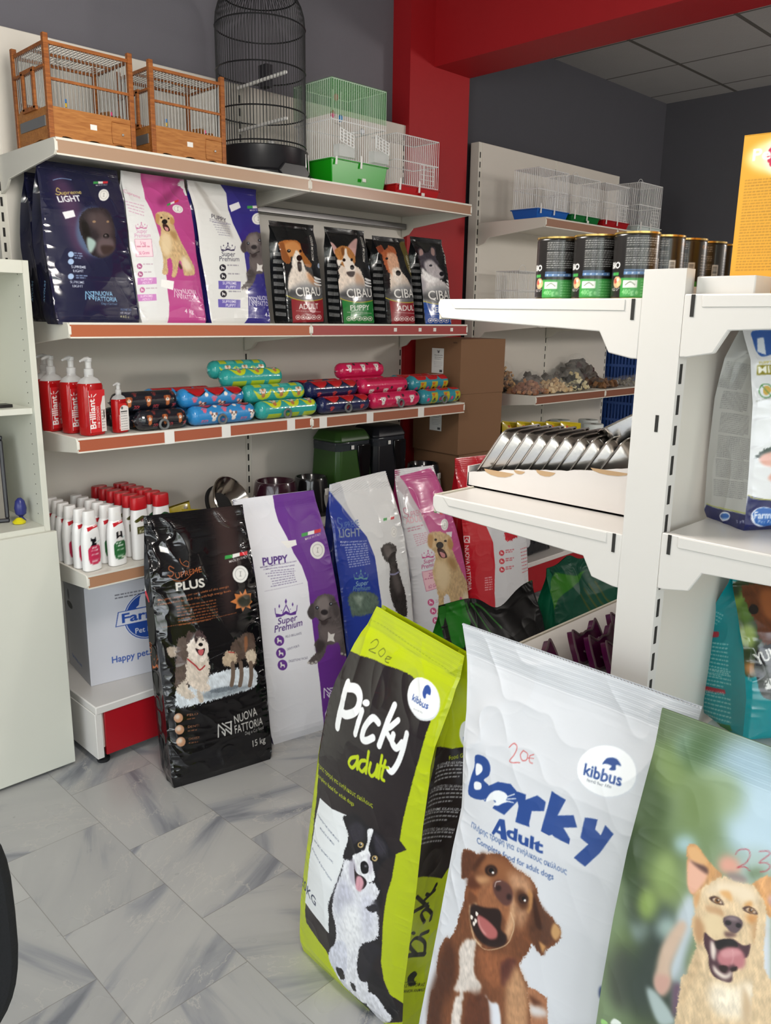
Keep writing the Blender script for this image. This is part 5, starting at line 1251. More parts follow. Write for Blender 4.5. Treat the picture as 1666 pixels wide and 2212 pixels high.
  ('t','c9b56a','Supreme',[-567,2279,-55,1990],80,0.0,0.0),
 ],
 'pinks': [
  ('p','b8488a',[-203,5669,-229,5234,-306,4614,-382,4246,-265,3838,-214,3363,-173,2920,-158,2444,-169,1838,-201,1199,-197,686,-268,299,-322,40,1460,47,1509,1589,1641,3595,1552,5903],0,0,0),
  ('p','8f3068',[146,4302,947,4761,1563,5327,1545,5098,812,4442,157,4040],111,0,1),
  ('p','d06aa4',[-142,5183,527,5296,746,5165,13,4882],105,0,1),
  ('p','3f9a4c',[417,4148,612,4225,579,4148,391,4073],0,0,0),
  ('p','eceae6',[612,4225,812,4302,778,4225,579,4148],0,0,0),
  ('p','cf3138',[812,4302,1015,4381,982,4303,778,4225],0,0,0),
  ('e','e9e8e4',[843,4028,207,-44,-100,-140],0),
  ('e','b9b9b6',[843,4028,149,-31,-72,-101],0),
  ('e','eceae6',[843,4028,132,-28,-64,-90],0),
  ('l','8a8a88',15,[861,4087,825,3969],1),
  ('l','8a8a88',12,[797,3966,854,3972],1),
  ('l','8a8a88',12,[832,4084,889,4090],1),
  ('d','c99ab4',[-1142,4075,-506,3976],1,30,36),
  ('d','c99ab4',[-1128,3970,-536,3864],1,30,36),
  ('d','c99ab4',[-1114,3865,-566,3754],1,30,36),
  ('d','c99ab4',[-1101,3759,-596,3643],1,30,36),
  ('l','cf8aa8',13,[-978,4475,-1075,4480,-1069,4401,-1018,4358],1),
  ('t','cf8aa8','upreme',[-1001,4360,-563,4227],121,0.0,0.0),
  ('p','c06a98',[-972,3195,-972,3246,-868,3230,-778,3279,-707,3242,-586,3275,-612,3221,-714,3213,-789,3231,-874,3202],0,0,0),
  ('l','c06a98',13,[-973,3242,-964,3313],1),
  ('l','c06a98',13,[-588,3270,-562,3343],1),
  ('l','c06a98',15,[-843,3251,-760,3356,-723,3260],0),
  ('p','c06a98',[-758,3363,-726,3406,-738,3446,-770,3403],0,0,0),
  ('p','c06a98',[-887,3313,-865,3344,-873,3372,-895,3341],0,0,0),
  ('p','c06a98',[-646,3331,-622,3362,-631,3391,-654,3360],0,0,0),
  ('e','c06a98',[-855,3286,8,1,-2,-8],0),
  ('e','c06a98',[-694,3297,8,1,-2,-8],0),
  ('t','c98ab0','Super',[-997,3052,-616,3072],153,0.3,0.0),
  ('t','c98ab0','Premium',[-1089,2890,-529,2940],147,0.3,0.0),
  ('p','f3d3dc',[-1099,2834,-517,2877,-559,2294,-1136,2258],0,0,0),
  ('l','b56a90',12,[-1099,2834,-517,2877,-559,2294,-1136,2258,-1099,2834],0),
  ('t','c0608c','5 kg',[-923,2666,-739,2687],123,0.2,0.0),
  ('d','c0708c',[-1066,2580,-586,2608],1,30,43),
  ('t','c0608c','50 Giorni',[-1029,2332,-664,2371],110,0.2,0.0),
  ('e','a85a86',[-1075,1949,89,4,-16,-95],0),
  ('p','f0e2ea',[-1111,1995,-1084,2001,-1082,1962,-1034,1959,-1039,1906,-1056,1906,-1056,1932,-1096,1930,-1105,1899,-1122,1903,-1109,1956],0,0,0),
  ('d','b59aaa',[-943,2005,-609,2027],1,30,37),
  ('e','a85a86',[-1094,1685,88,3,-16,-95],0),
  ('p','f0e2ea',[-1130,1732,-1103,1737,-1101,1698,-1053,1696,-1058,1643,-1075,1642,-1075,1668,-1115,1667,-1124,1636,-1141,1640,-1128,1693],0,0,0),
  ('d','b59aaa',[-962,1740,-709,1757],1,30,37),
  ('e','c0709c',[-1106,1162,89,3,-13,-95],0),
  ('p','f0e2ea',[-1143,1209,-1116,1214,-1113,1175,-1065,1172,-1068,1119,-1086,1118,-1086,1145,-1126,1144,-1135,1113,-1152,1117,-1140,1170],0,0,0),
  ('d','b59aaa',[-973,1200,-588,1225],1,31,37),
  ('p','c884c0',[-1226,1555,-569,1599,-580,1383,-1234,1330],0,0,0),
  ('t','efd8ea','SUPREME',[-1126,1465,-703,1499],74,0.2,0.6),
  ('t','efd8ea','ADULT',[-1077,1366,-734,1397],74,0.2,0.6),
  ('p','c884c0',[-1306,1003,-647,1039,-656,823,-1314,777],0,0,0),
  ('t','efd8ea','SUPREME',[-1205,911,-779,941],74,0.2,0.6),
  ('t','efd8ea','ADULT',[-1156,812,-810,839],74,0.2,0.6),
  ('p','efeeec',[-388,1542,100,1497,20,1190,-439,1293],0,0,0),
  ('l','e8d8e2',23,[44,956,83,1240,196,1027,182,927,135,1039],0),
  ('l','e8d8e2',23,[166,1223,322,1001,349,1187],0),
  ('l','e8d8e2',24,[234,1195,361,1170],0),
  ('l','e8d8e2',23,[350,1157,314,899,216,1066],0),
  ('t','e8d8e2','NUOVA',[388,1088,988,1056],167,0.0,0.8),
  ('t','e8d8e2','FATTORIA',[369,892,1076,870],161,0.0,0.8),
  ('d','d8b0c8',[611,826,1079,810],1,32,38),
  ('t','e8dce4','4 kg',[390,411,752,402],155,0.0,0.6),
  ('p','c9ab80',[-128,3741,25,3848,351,3863,539,3756,558,3570,474,3531,542,3226,657,2893,824,2546,1012,2166,1068,1932,984,1754,602,1705,550,1827,515,2215,403,2131,219,1688,30,1649,129,1961,119,2269,-42,2183,-89,1766,-306,1726,-199,2098,-194,2480,-238,2783,-106,3097,-64,3331,-156,3446],0,20,1),
  ('p','e0c9a2',[-34,3103,221,3045,234,2661,-11,2338,-178,2558,-152,2865],99,0,1),
  ('p','a98558',[259,3203,495,3191,507,2913,334,2977],68,0,1),
  ('p','b98e5a',[-124,3756,6,3722,-129,3418,-211,3503],24,0,1),
  ('p','b98e5a',[453,3717,567,3602,467,3438,361,3521],25,0,1),
  ('e','1c1614',[144,3518,110,10,-22,-87],0),
  ('p','3a1f1c',[51,3433,225,3417,286,3236,131,3193,46,3278],0,0,1),
  ('p','c98a8a',[99,3344,233,3309,208,3214,121,3223],0,0,1),
  ('e','2a1f18',[55,3649,40,4,-9,-32],0),
  ('e','2a1f18',[339,3644,41,4,-9,-32],0),
  ('p','e6d6ba',[647,2378,904,2159,894,1923,646,1910,538,2138],89,0,1),
  ('p','4a3a2c',[441,2133,524,1982,453,1916,383,2036],34,0,1),
 ],
 'pups': [
  ('p','332d80',[179,5505,205,5141,338,4844,163,4189,209,3708,340,3270,461,2865,449,2174,393,1481,266,299,121,89,54,18,2102,24,3319,5815],0,0,0),
  ('p','b9b6b2',[-948,5107,-624,4806,-422,4167,-50,3685,49,3145,-300,3528,-642,4111],74,0,1),
  ('p','e8e6ea',[272,4376,779,4565,792,4351,274,4136],0,0,0),
  ('p','3f9a4c',[1139,4449,1410,4484,1360,4377,1089,4343],0,0,0),
  ('p','eceae6',[1410,4484,1687,4520,1640,4413,1360,4377],0,0,0),
  ('p','cf3138',[1687,4520,1954,4553,1908,4447,1640,4413],0,0,0),
  ('t','dcd8d4','MADE IN ITALY',[1201,4259,1869,4356],61,0.0,0.4),
  ('e','e9e8e4',[1521,4004,324,33,-66,-226],0),
  ('e','b9b9b6',[1521,4004,234,23,-47,-163],0),
  ('e','eceae6',[1521,4004,208,21,-42,-145],0),
  ('l','8a8a88',18,[1541,4072,1501,3937],1),
  ('l','8a8a88',16,[1463,3933,1540,3940],1),
  ('l','8a8a88',15,[1503,4069,1579,4076],1),
  ('t','2b2738','PUPPY',[-691,3836,-81,3717],164,0.0,0.0),
  ('d','77738a',[-775,3778,87,3656],2,65,29),
  ('d','8d8a9c',[-693,3666,61,3640],1,32,29),
  ('d','8d8a9c',[-664,3580,36,3555],1,32,29),
  ('d','8d8a9c',[-632,3495,13,3471],1,32,29),
  ('d','8d8a9c',[-600,3410,-10,3387],1,32,29),
  ('d','8d8a9c',[-568,3324,-33,3303],1,32,29),
  ('d','8d8a9c',[-536,3238,-56,3219],1,33,29),
  ('p','2d2648',[-552,2664,-556,2734,-394,2712,-259,2778,-146,2727,39,2771,5,2698,-154,2688,-272,2713,-402,2673],0,0,0),
  ('l','2d2648',19,[-557,2727,-550,2824],1),
  ('l','2d2648',20,[38,2765,71,2864],1),
  ('l','2d2648',22,[-358,2740,-238,2883,-172,2751],0),
  ('p','2d2648',[-236,2892,-190,2950,-213,3004,-258,2946],0,0,0),
  ('p','2d2648',[-431,2824,-400,2866,-415,2904,-447,2863],0,0,0),
  ('p','2d2648',[-58,2848,-25,2890,-42,2929,-75,2887],0,0,0),
  ('e','2d2648',[-379,2787,12,1,-2,-10],0),
  ('e','2d2648',[-130,2803,13,1,-2,-10],0),
  ('t','3a3a4c','Super',[-587,2476,3,2493],186,0.3,0.0),
  ('t','3a3a4c','Premium',[-722,2291,152,2330],179,0.3,0.0),
  ('e','26242c',[-612,2060,134,6,-24,-125],0),
  ('p','eceaea',[-667,2121,-626,2128,-622,2077,-550,2074,-557,2005,-584,2004,-584,2038,-643,2036,-658,1995,-683,1999,-663,2069],0,0,0),
  ('d','85838f',[-408,2137,94,2156],1,33,46),
  ('e','26242c',[-647,1755,133,5,-24,-125],0),
  ('p','eceaea',[-701,1816,-660,1823,-657,1772,-585,1769,-592,1699,-619,1698,-619,1733,-678,1731,-692,1690,-717,1695,-697,1764],0,0,0),
  ('d','85838f',[-437,1831,81,1847],1,33,46),
  ('e','26242c',[-719,1121,132,4,-16,-125],0),
  ('p','eceaea',[-776,1182,-736,1189,-730,1138,-659,1134,-661,1065,-687,1064,-689,1099,-748,1097,-760,1057,-785,1062,-770,1131],0,0,0),
  ('d','85838f',[-507,1195,24,1203],1,33,47),
  ('p','6a5fae',[-877,1584,71,1593,28,1303,-899,1294],0,0,0),
  ('t','e4e0f0','SUPREME',[-728,1462,-136,1469],107,0.2,0.8),
  ('t','e4e0f0','PUPPY',[-612,1324,-167,1331],107,0.2,0.8),
  ('p','6a5fae',[-967,929,-22,924,-61,634,-988,638],0,0,0),
  ('t','e4e0f0','SUPREME',[-815,804,-224,803],107,0.2,0.8),
  ('t','e4e0f0','PUPPY',[-699,664,-255,665],107,0.2,0.8),
  ('p','5a5252',[617,3152,867,3381,1249,3484,1588,3443,1621,3232,1775,2959,1816,2605,1875,2252,1778,2033,1846,1821,1693,1601,1481,1636,1492,1878,1411,2016,1170,1933,909,1892,750,1633,419,1343,63,1304,114,1429,443,1690,379,1895,610,2114,643,2434,718,2606,610,2709,417,2655,336,2856],0,25,1),
  ('p','474041',[580,3150,590,2874,511,2675,372,2694,324,2883],31,0,1),
  ('p','474041',[1464,3362,1658,3235,1664,2951,1521,2772,1440,2936],32,0,1),
  ('p','837a78',[885,3313,1228,3412,1334,3209,1194,2987,1101,2743,858,2726,831,2960,709,3090],84,0,1),
  ('e','2a2528',[1013,2904,164,12,-18,-85],25),
  ('e','2b2a30',[731,3022,76,6,-12,-56],0),
  ('e','9aa4b0',[742,3030,31,2,-5,-23],0),
  ('e','2b2a30',[1369,3184,89,7,-17,-58],0),
  ('e','9aa4b0',[1382,3192,36,3,-7,-23],0),
  ('l','2c2526',33,[730,2662,874,2616,1048,2683,1271,2755],1),
  ('p','3a3031',[795,2610,1128,2675,1017,2541,849,2503],25,0,1),
  ('p','6e6463',[729,2398,1046,2487,1471,2515,1635,2240,1465,2018,931,1991,724,2120],105,0,1),
  ('p','e8e4e0',[1048,2319,1156,2241,1364,2282,1261,2135,1299,2010,1109,2042,935,2005,1005,2135],0,0,0),
  ('p','3e3738',[557,2042,820,1943,723,1772,502,1623,403,1758],65,0,1),
  ('e','c9c3be',[66,1332,52,2,-5,-34],15),
  ('e','c9c3be',[203,1322,53,2,-5,-35],15),
  ('e','c9c3be',[351,1369,54,2,-5,-35],15),
  ('e','c9c3be',[1524,1666,55,2,-7,-36],16),
  ('e','c9c3be',[1665,1643,55,2,-7,-36],16),
  ('l','e4e2f0',27,[369,725,412,1038,553,824,537,714,478,829],0),
  ('l','e4e2f0',27,[514,1033,710,815,742,1020],0),
  ('l','e4e2f0',27,[598,1012,757,1004],0),
  ('l','e4e2f0',27,[744,988,700,704,577,870],0),
  ('t','e4e2f0','NUOVA',[805,936,1447,930],174,0.0,0.8),
  ('t','e4e2f0','FATTORIA',[773,732,1616,719],174,0.0,0.8),
  ('t','dcdcec','4 kg',[1098,314,1567,310],169,0.0,0.6),
 ],
 'pups_side': [
  ('p','e4e4ee',[956,4951,529,4848,806,4630],0,0,0),
  ('p','2f8a4c',[767,4470,672,4478,595,4263,688,4243],0,0,0),
  ('p','e0e0e0',[688,4243,595,4263,373,4001,552,3974],0,0,0),
  ('p','b52f44',[552,3974,-735,3904,-725,3687,-643,3654],0,0,0),
  ('t','dedeea','PUPPY',[-529,2492,1466,3249],126,0.0,1.0),
  ('t','dedeea','NUOVA',[-161,1318,-279,1976],98,0.0,0.6),
 ],
 'cib1': [
  ('p','e3d7cb',[-700,2041,-411,2373,38,2181,507,1769,812,1398,-31,1316,-729,1350,-838,1081,-836,1612],24,30,1),
  ('p','c98c5c',[93,2076,517,1824,836,1509,304,1544],108,0,1),
  ('p','b06a34',[-1083,3027,-820,3228,-261,3305,13,3231,49,2936,163,2726,419,2416,314,2275,64,2343,23,2610,-267,2701,-503,2794,-609,2470,-776,2356,-959,2559,-1065,2817],0,23,1),
  ('p','c98a52',[-733,3101,-283,3265,-4,3094,-41,2768,-348,2643,-712,2677,-783,2886],47,0,1),
  ('p','ece3d8',[-237,2917,-113,2764,1,2394,29,2127,-257,2087,-553,2260,-535,2526],36,18,1),
  ('p','8a4f26',[-1049,3029,-776,3178,-724,2889,-609,2470,-801,2381,-978,2611],33,0,1),
  ('p','a3652f',[-25,2823,331,2520,374,2306,99,2334,-28,2554],31,0,1),
  ('e','1a1412',[-167,2610,142,8,-31,-120],0),
  ('p','2c211f',[-294,2459,-129,2441,-145,2145,-291,2085,-329,2270],36,0,1),
  ('e','201712',[-598,2858,88,5,-16,-65],0),
  ('e','201712',[-32,2887,66,4,-20,-61],0),
  ('e','ffffff',[-580,2881,19,1,-4,-16],0),
  ('p','8f9092',[-563,1514,26,1669,651,1584,1016,1405,1015,1101,10,966,-731,1030,-830,1187],150,0,1),
  ('p','4a4a4c',[-729,1350,1016,1405,980,1127,-755,1083],125,0,1),
  ('t','eceae6','CIBAU',[-567,1125,790,1188],352,0.0,0.8),
  ('p','8c1f28',[-771,1018,-337,975,156,964,992,1100,869,154,-761,91],0,0,0),
  ('l','b5a838',31,[-1157,1242,-645,1021,9,950,752,1033,1016,1117],1),
  ('t','f0eeea','ADULT',[-453,628,579,666],215,0.0,0.6),
  ('d','d8c8c4',[-584,551,701,525],1,53,26),
  ('e','d8ccc8',[-516,314,111,1,-6,-92],0),
  ('e','8c1f28',[-516,314,85,1,-4,-70],0),
  ('e','e8dcd8',[-516,314,46,0,-2,-32],0),
  ('e','d8ccc8',[-263,317,118,1,-5,-92],0),
  ('e','8c1f28',[-263,317,91,1,-4,-71],0),
  ('e','e8dcd8',[-263,317,49,0,-2,-33],0),
  ('e','d8ccc8',[7,319,124,1,-5,-93],0),
  ('e','8c1f28',[7,319,95,1,-4,-71],0),
  ('e','e8dcd8',[7,319,51,0,-2,-33],0),
  ('e','d8ccc8',[289,322,133,1,-5,-93],0),
  ('e','8c1f28',[289,322,101,1,-4,-71],0),
  ('e','e8dcd8',[289,322,55,0,-2,-33],0),
  ('e','d8ccc8',[596,325,149,1,-7,-94],0),
  ('e','8c1f28',[596,325,114,1,-5,-72],0),
  ('e','e8dcd8',[596,325,61,0,-3,-33],0),
  ('p','26282b',[816,3875,1274,3940,987,3388,1059,2620,1078,2125,737,2025,545,2696,524,3352],28,0,1),
  ('t','d8d4cc','MEDIUM BREED',[598,2536,844,3544],128,0.0,0.5),
  ('e','aab8d0',[907,2374,125,7,-20,-100],0),
  ('p','e6e6e6',[469,1931,710,1887,1016,1836,896,1797,559,1815],0,0,1),
  ('p','e6e6e6',[447,1810,687,1766,1001,1725,873,1686,538,1705],0,0,1),
  ('p','e6e6e6',[426,1690,663,1645,985,1614,850,1575,518,1595],0,0,1),
 ],
 'cib2': [
  ('p','e6d6c8',[-898,2276,-540,2516,189,2382,454,1878,380,1472,-595,1159,-1261,1143,-1162,1594,-876,1941],0,37,1),
  ('p','c9a489',[-4,2202,407,1876,289,1469,-98,1628],97,0,1),
  ('p','c49a96',[-1289,3318,-971,3368,-794,3123,-761,2844,-939,2891,-1221,3098],18,0,1),
  ('p','c9a09c',[-162,3249,470,3615,564,3563,267,3133,74,2833,-187,2989],21,0,1),
  ('p','b57a45',[-907,3061,-461,3258,-115,3194,95,2892,-11,2543,-372,2298,-687,2453,-880,2726],0,25,1),
  ('p','f0e6dc',[-418,3089,-284,3154,-304,2869,-76,2597,-26,2314,-316,2188,-575,2346,-649,2624,-856,2390,-891,2669,-636,2681],31,0,1),
  ('p','7d4f2c',[-584,3136,-417,3203,-471,2916,-594,2853],32,0,1),
  ('e','17110f',[-194,2391,118,6,-16,-103],0),
  ('e','1c1512',[-557,2674,77,4,-16,-69],0),
  ('e','1c1512',[-139,2707,72,4,-18,-64],0),
  ('p','3a2c2a',[-530,2179,-80,2227,-191,2023,-414,2014],32,0,1),
  ('p','8f9092',[-645,1554,-3,1717,715,1629,1111,1438,1112,1115,-16,973,-820,1041,-924,1208],163,0,1),
  ('p','4a4a4c',[-819,1380,1111,1438,1073,1144,-846,1097],136,0,1),
  ('t','eceae6','CIBAU',[-647,1141,899,1210],373,0.0,0.8),
  ('p','1f7a35',[-862,1029,-398,982,148,971,1087,1115,984,112,-837,46],0,0,0),
  ('l','b5a838',33,[-1323,1265,-729,1032,-16,956,848,1045,1114,1133],1),
  ('t','f0eeea','PUPPY',[-520,615,640,655],228,0.0,0.6),
  ('d','d8c8c4',[-661,533,787,505],1,56,28),
  ('e','d8ccc8',[-585,283,121,1,-5,-97],0),
  ('e','1f7a35',[-585,283,93,1,-4,-74],0),
  ('e','e8dcd8',[-585,283,50,0,-2,-34],0),
  ('e','d8ccc8',[-307,286,131,1,-4,-98],0),
  ('e','1f7a35',[-307,286,100,1,-3,-75],0),
  ('e','e8dcd8',[-307,286,54,0,-1,-35],0),
  ('e','d8ccc8',[-7,288,139,1,-3,-98],0),
  ('e','1f7a35',[-7,288,106,1,-3,-75],0),
  ('e','e8dcd8',[-7,288,57,0,-1,-35],0),
  ('e','d8ccc8',[311,291,151,1,-4,-99],0),
  ('e','1f7a35',[311,291,116,1,-3,-76],0),
  ('e','e8dcd8',[311,291,62,0,-1,-35],0),
  ('e','d8ccc8',[664,293,176,1,-7,-100],0),
  ('e','1f7a35',[664,293,135,1,-6,-76],0),
  ('e','e8dcd8',[664,293,73,0,-3,-35],0),
  ('p','26282b',[857,4052,1354,4120,1129,3547,1159,2727,1172,2201,812,2097,590,2807,616,3508],30,0,1),
  ('t','d8d4cc','MEDIUM BREED',[652,2638,975,3713],136,0.0,0.5),
  ('e','aab8d0',[1008,2467,118,6,-25,-106],0),
  ('p','e6e6e6',[495,1995,782,1950,1106,1895,1000,1856,602,1873],0,0,1),
  ('p','e6e6e6',[471,1867,755,1822,1090,1777,984,1738,579,1757],0,0,1),
  ('p','e6e6e6',[448,1740,729,1693,1074,1660,967,1621,557,1640],0,0,1),
 ],
 'cib3': [
  ('p','e0cfc0',[-484,2540,-63,2441,425,2102,812,1570,480,1254,-587,1048,-634,1584],0,43,1),
  ('p','b0603c',[-1059,3284,-608,3463,-571,3254,-231,3397,-212,3490,138,3422,144,3238,67,3050,12,2685,-271,2311,-650,2295,-777,2646,-822,3059,-1011,3138],0,35,1),
  ('p','d9a88a',[-516,3076,9,3107,65,2567,47,2145,-266,2073,-579,2298],57,35,1),
  ('p','efe2d6',[-399,2425,46,2506,129,2089,-92,1840,-396,2008],57,36,1),
  ('p','8f4630',[-1015,3287,-619,3444,-630,3220,-909,3114],27,0,1),
  ('e','15100e',[-89,2283,160,7,-20,-120],0),
  ('e','1c1310',[-591,2881,77,4,-15,-54],0),
  ('p','8f9092',[-486,1636,269,1811,1158,1723,1505,1517,1506,1176,246,1024,-687,1094,-799,1270],187,0,1),
  ('p','4a4a4c',[-683,1451,1505,1517,1463,1206,-717,1153],156,0,1),
  ('t','eceae6','CIBAU',[-492,1200,1303,1276],393,0.0,0.8),
  ('p','8c1f28',[-733,1081,-204,1032,454,1022,1478,1175,1373,114,-670,44],0,0,0),
  ('l','b5a838',37,[-1213,1330,-586,1084,246,1006,1263,1102,1509,1194],1),
  ('t','f0eeea','ADULT',[-337,645,1082,690],240,0.0,0.6),
  ('d','d8c8c4',[-496,558,1206,530],1,60,30),
  ('e','d8ccc8',[-403,294,139,1,-3,-103],0),
  ('e','8c1f28',[-403,294,107,1,-2,-79],0),
  ('e','e8dcd8',[-403,294,57,1,-1,-36],0),
  ('e','d8ccc8',[-81,297,152,1,-2,-103],0),
  ('e','8c1f28',[-81,297,117,1,-2,-79],0),
  ('e','e8dcd8',[-81,297,63,1,-1,-36],0),
  ('e','d8ccc8',[268,300,168,1,-2,-104],0),
  ('e','8c1f28',[268,300,129,1,-2,-80],0),
  ('e','e8dcd8',[268,300,69,0,-1,-37],0),
  ('e','d8ccc8',[669,302,211,1,-7,-105],0),
  ('e','8c1f28',[669,302,161,1,-6,-80],0),
  ('e','e8dcd8',[669,302,87,0,-3,-37],0),
  ('e','d8ccc8',[1091,305,159,1,-10,-106],0),
  ('e','8c1f28',[1091,305,122,1,-8,-81],0),
  ('e','e8dcd8',[1091,305,66,1,-4,-37],0),
  ('p','26282b',[1134,4271,1687,4345,1599,3759,1584,2884,1568,2325,1224,2217,1052,2977,1086,3723],31,0,1),
  ('t','d8d4cc','MINI BREED',[1113,2796,1347,3924],145,0.0,0.5),
  ('e','aab8d0',[1414,2609,133,7,-32,-113],0),
  ('p','e6e6e6',[951,2114,1204,2063,1494,2000,1376,1959,1054,1983],0,0,1),
  ('p','e6e6e6',[933,1979,1185,1927,1478,1876,1360,1835,1037,1860],0,0,1),
  ('p','e6e6e6',[912,1843,1167,1791,1461,1752,1343,1710,1020,1737],0,0,1),
  ('p','5c5226',[645,3642,1038,3701,1196,3121,1307,2141,1010,2006,569,2594,541,3202],33,0,1),
  ('t','e0dccc','MINI BREED',[930,2370,797,3096],132,0.0,0.5),
 ],
 'cib4': [
  ('p','d8d2d2',[-1094,2207,-548,2289,158,2130,983,1718,723,1325,-964,1033,-1326,1149],0,44,1),
  ('p','a9a4aa',[-1008,2148,-746,1909,-946,1283,-1248,1399],102,0,1),
  ('p','3f3b44',[-862,3395,-581,3507,-495,3291,-164,3375,259,3627,449,3543,196,3079,353,2834,-196,2679,-808,2527,-909,2895],0,30,1),
  ('p','a98c88',[-776,3400,-576,3444,-625,3220,-855,3145],29,0,1),
  ('p','a98c88',[158,3556,339,3504,118,3201,-58,3254],32,0,1),
  ('p','b9b2b6',[-659,2844,-177,2994,199,2699,538,2400,378,2171,-221,2178,-610,2411],62,31,1),
  ('p','efecec',[-867,2587,-610,2411,-216,2209,164,2162,-259,1926,-798,2094],43,29,1),
  ('e','15131a',[360,2379,186,9,-20,-108],0),
  ('e','202430',[-319,2724,101,5,-15,-51],0),
  ('p','8f9092',[-704,1637,55,1818,1035,1726,1415,1512,1421,1155,50,997,-896,1072,-1032,1256],190,0,1),
  ('p','4a4a4c',[-898,1445,1415,1512,1373,1186,-925,1134],159,0,1),
  ('t','eceae6','CIBAU',[-704,1182,1197,1260],411,0.0,0.8),
  ('p','17499c',[-943,1059,-412,1007,255,995,1391,1154,1318,46,-894,-25],0,0,0),
  ('l','b5a838',39,[-1538,1316,-794,1062,50,978,1157,1078,1423,1174],1),
  ('t','f0eeea','SENIOR',[-547,603,962,648],251,0.0,0.6),
  ('d','d8c8c4',[-709,512,1103,481],1,62,31),
  ('e','d8ccc8',[-616,237,143,1,11,-107],0),
  ('e','17499c',[-616,237,109,1,8,-82],0),
  ('e','e8dcd8',[-616,237,59,0,4,-38],0),
  ('e','d8ccc8',[-284,239,160,1,20,-108],0),
  ('e','17499c',[-284,239,122,1,16,-83],0),
  ('e','e8dcd8',[-284,239,66,0,7,-38],0),
  ('e','d8ccc8',[82,242,173,1,23,-109],0),
  ('e','17499c',[82,242,132,1,17,-83],0),
  ('e','e8dcd8',[82,242,71,0,8,-38],0),
  ('e','d8ccc8',[486,244,202,1,18,-109],0),
  ('e','17499c',[486,244,155,1,13,-84],0),
  ('e','e8dcd8',[486,244,83,0,6,-39],0),
  ('e','d8ccc8',[979,246,174,1,-11,-110],0),
  ('e','17499c',[979,246,133,1,-8,-84],0),
  ('e','e8dcd8',[979,246,72,0,-4,-39],0),
  ('p','26282b',[990,4383,1590,4462,1494,3849,1477,2936,1473,2354,1102,2242,857,3030,928,3810],33,0,1),
  ('t','d8d4cc','MINI BREED',[960,2844,1226,4022],149,0.0,0.5),
  ('e','aab8d0',[1295,2649,145,7,-33,-118],0),
  ('p','e6e6e6',[707,2128,1081,2081,1398,2015,1270,1972,878,1996],0,0,1),
  ('p','e6e6e6',[677,1987,1062,1939,1382,1886,1253,1843,848,1866],0,0,1),
  ('p','e6e6e6',[647,1846,1044,1797,1365,1756,1236,1713,818,1737],0,0,1),
 ],
 'farm': [
  ('p','1d2359',[-1237,625,-845,542,1640,467,1855,-547,-1303,-174],0,0,0),
  ('l','b9b43a',15,[-1237,625,-846,549,1639,475],1),
  ('e','e8ecf4',[-946,255,223,-1,21,-180],0),
  ('p','2f66b4',[-1151,308,-1074,398,-972,424,-827,398,-523,375,-463,129,-902,81,-1080,146],0,0,0),
  ('t','f2f4fa','Farmina',[-1120,226,-655,233],128,0.0,1.2),
  ('t','dfe6f4','Pet Foods',[-1045,149,-632,148],51,0.0,0.0),
  ('p','2a5aa8',[-1001,3342,-628,3363,-298,3366,-432,3112,-936,2943,-1067,2975,-1062,3174],0,0,1),
  ('p','dfe6f0',[-965,3225,-842,3242,-936,2960,-1062,3008],0,0,0),
  ('t','b5a53a','PUPPY',[-1111,2809,-862,2825],46,0.0,0.6),
  ('p','8d8428',[-1140,2792,-565,2820,-597,2654,-1143,2632],0,0,0),
  ('t','f4f2e4','MINI',[-1127,2662,-684,2686],112,0.0,1.6),
  ('e','4d8a4a',[-1015,2378,121,2,-11,-120],0),
  ('e','dedee0',[-1015,2378,104,1,-9,-103],0),
  ('p','c6a24a',[-1051,2427,-980,2462,-919,2396,-994,2312,-1053,2328],0,0,1),
  ('l','4d8a4a',16,[-1087,2460,-942,2296],1),
  ('t','6a6a5a','MADE WITHOUT GRAIN',[-1184,2192,-931,2263],33,0.0,0.0),
  ('p','24332c',[-1158,1291,-1050,1397,-921,1467,-645,1537,-638,1264,-1046,1260],0,20,1),
  ('p','d9a090',[-1110,1258,-984,1357,-641,1401,-633,1093,-911,1125,-1043,1157],13,0,1),
  ('p','d9a090',[-945,950,-838,1040,-630,1058,-592,809,-887,880],14,0,1),
 ],
 'farm_side': [
  ('d','6f6f70',[1070,2804,610,2751],15,31,12),
  ('d','6f6f70',[991,2284,276,2268],10,32,12),
  ('d','6f6f70',[950,1905,106,1925],11,32,12),
  ('d','6f6f70',[932,1505,30,1558],12,33,13),
  ('d','6f6f70',[920,1082,-18,1170],10,33,13),
  ('d','6f6f70',[927,709,-60,831],9,34,13),
  ('p','1d2359',[1067,228,754,223,-25,294,-36,-23,996,-187,1218,-81],0,0,0),
  ('l','a9b040',17,[1058,242,757,241,-23,312],1),
  ('e','e8ecf4',[553,132,-148,35,4,-83],0),
  ('e','2f66b4',[553,132,-126,30,3,-56],0),
  ('t','e8ecf4','Farmina',[660,85,446,128],36,0.0,0.6),
  ('t','d8d8e4','2 kg',[232,143,16,174],51,0.0,0.0),
 ],
 'yummi': [
  ('p','2e3b22',[-1562,2981,-95,2939,-624,1591,-1039,1446,-1337,1358,-1509,1383,-1584,1952,-1637,2490],0,0,1),
  ('e','6f8a3a',[-1431,2725,167,-3,-55,-181],76),
  ('e','8fa05a',[-1401,2096,166,7,-43,-208],72),
  ('e','24301a',[-1429,2865,130,-4,-43,-136],78),
  ('e','4f6a2c',[-1345,2482,159,0,-48,-182],74),
  ('e','b07a4a',[-1416,1505,91,6,-8,-129],73),
  ('p','5a3018',[-1230,2927,-581,2931,-114,2906,-599,1815,-1132,1963,-1196,2309,-1270,2584],0,30,1),
  ('e','1c1512',[-1169,2542,107,-2,-30,-81],0),
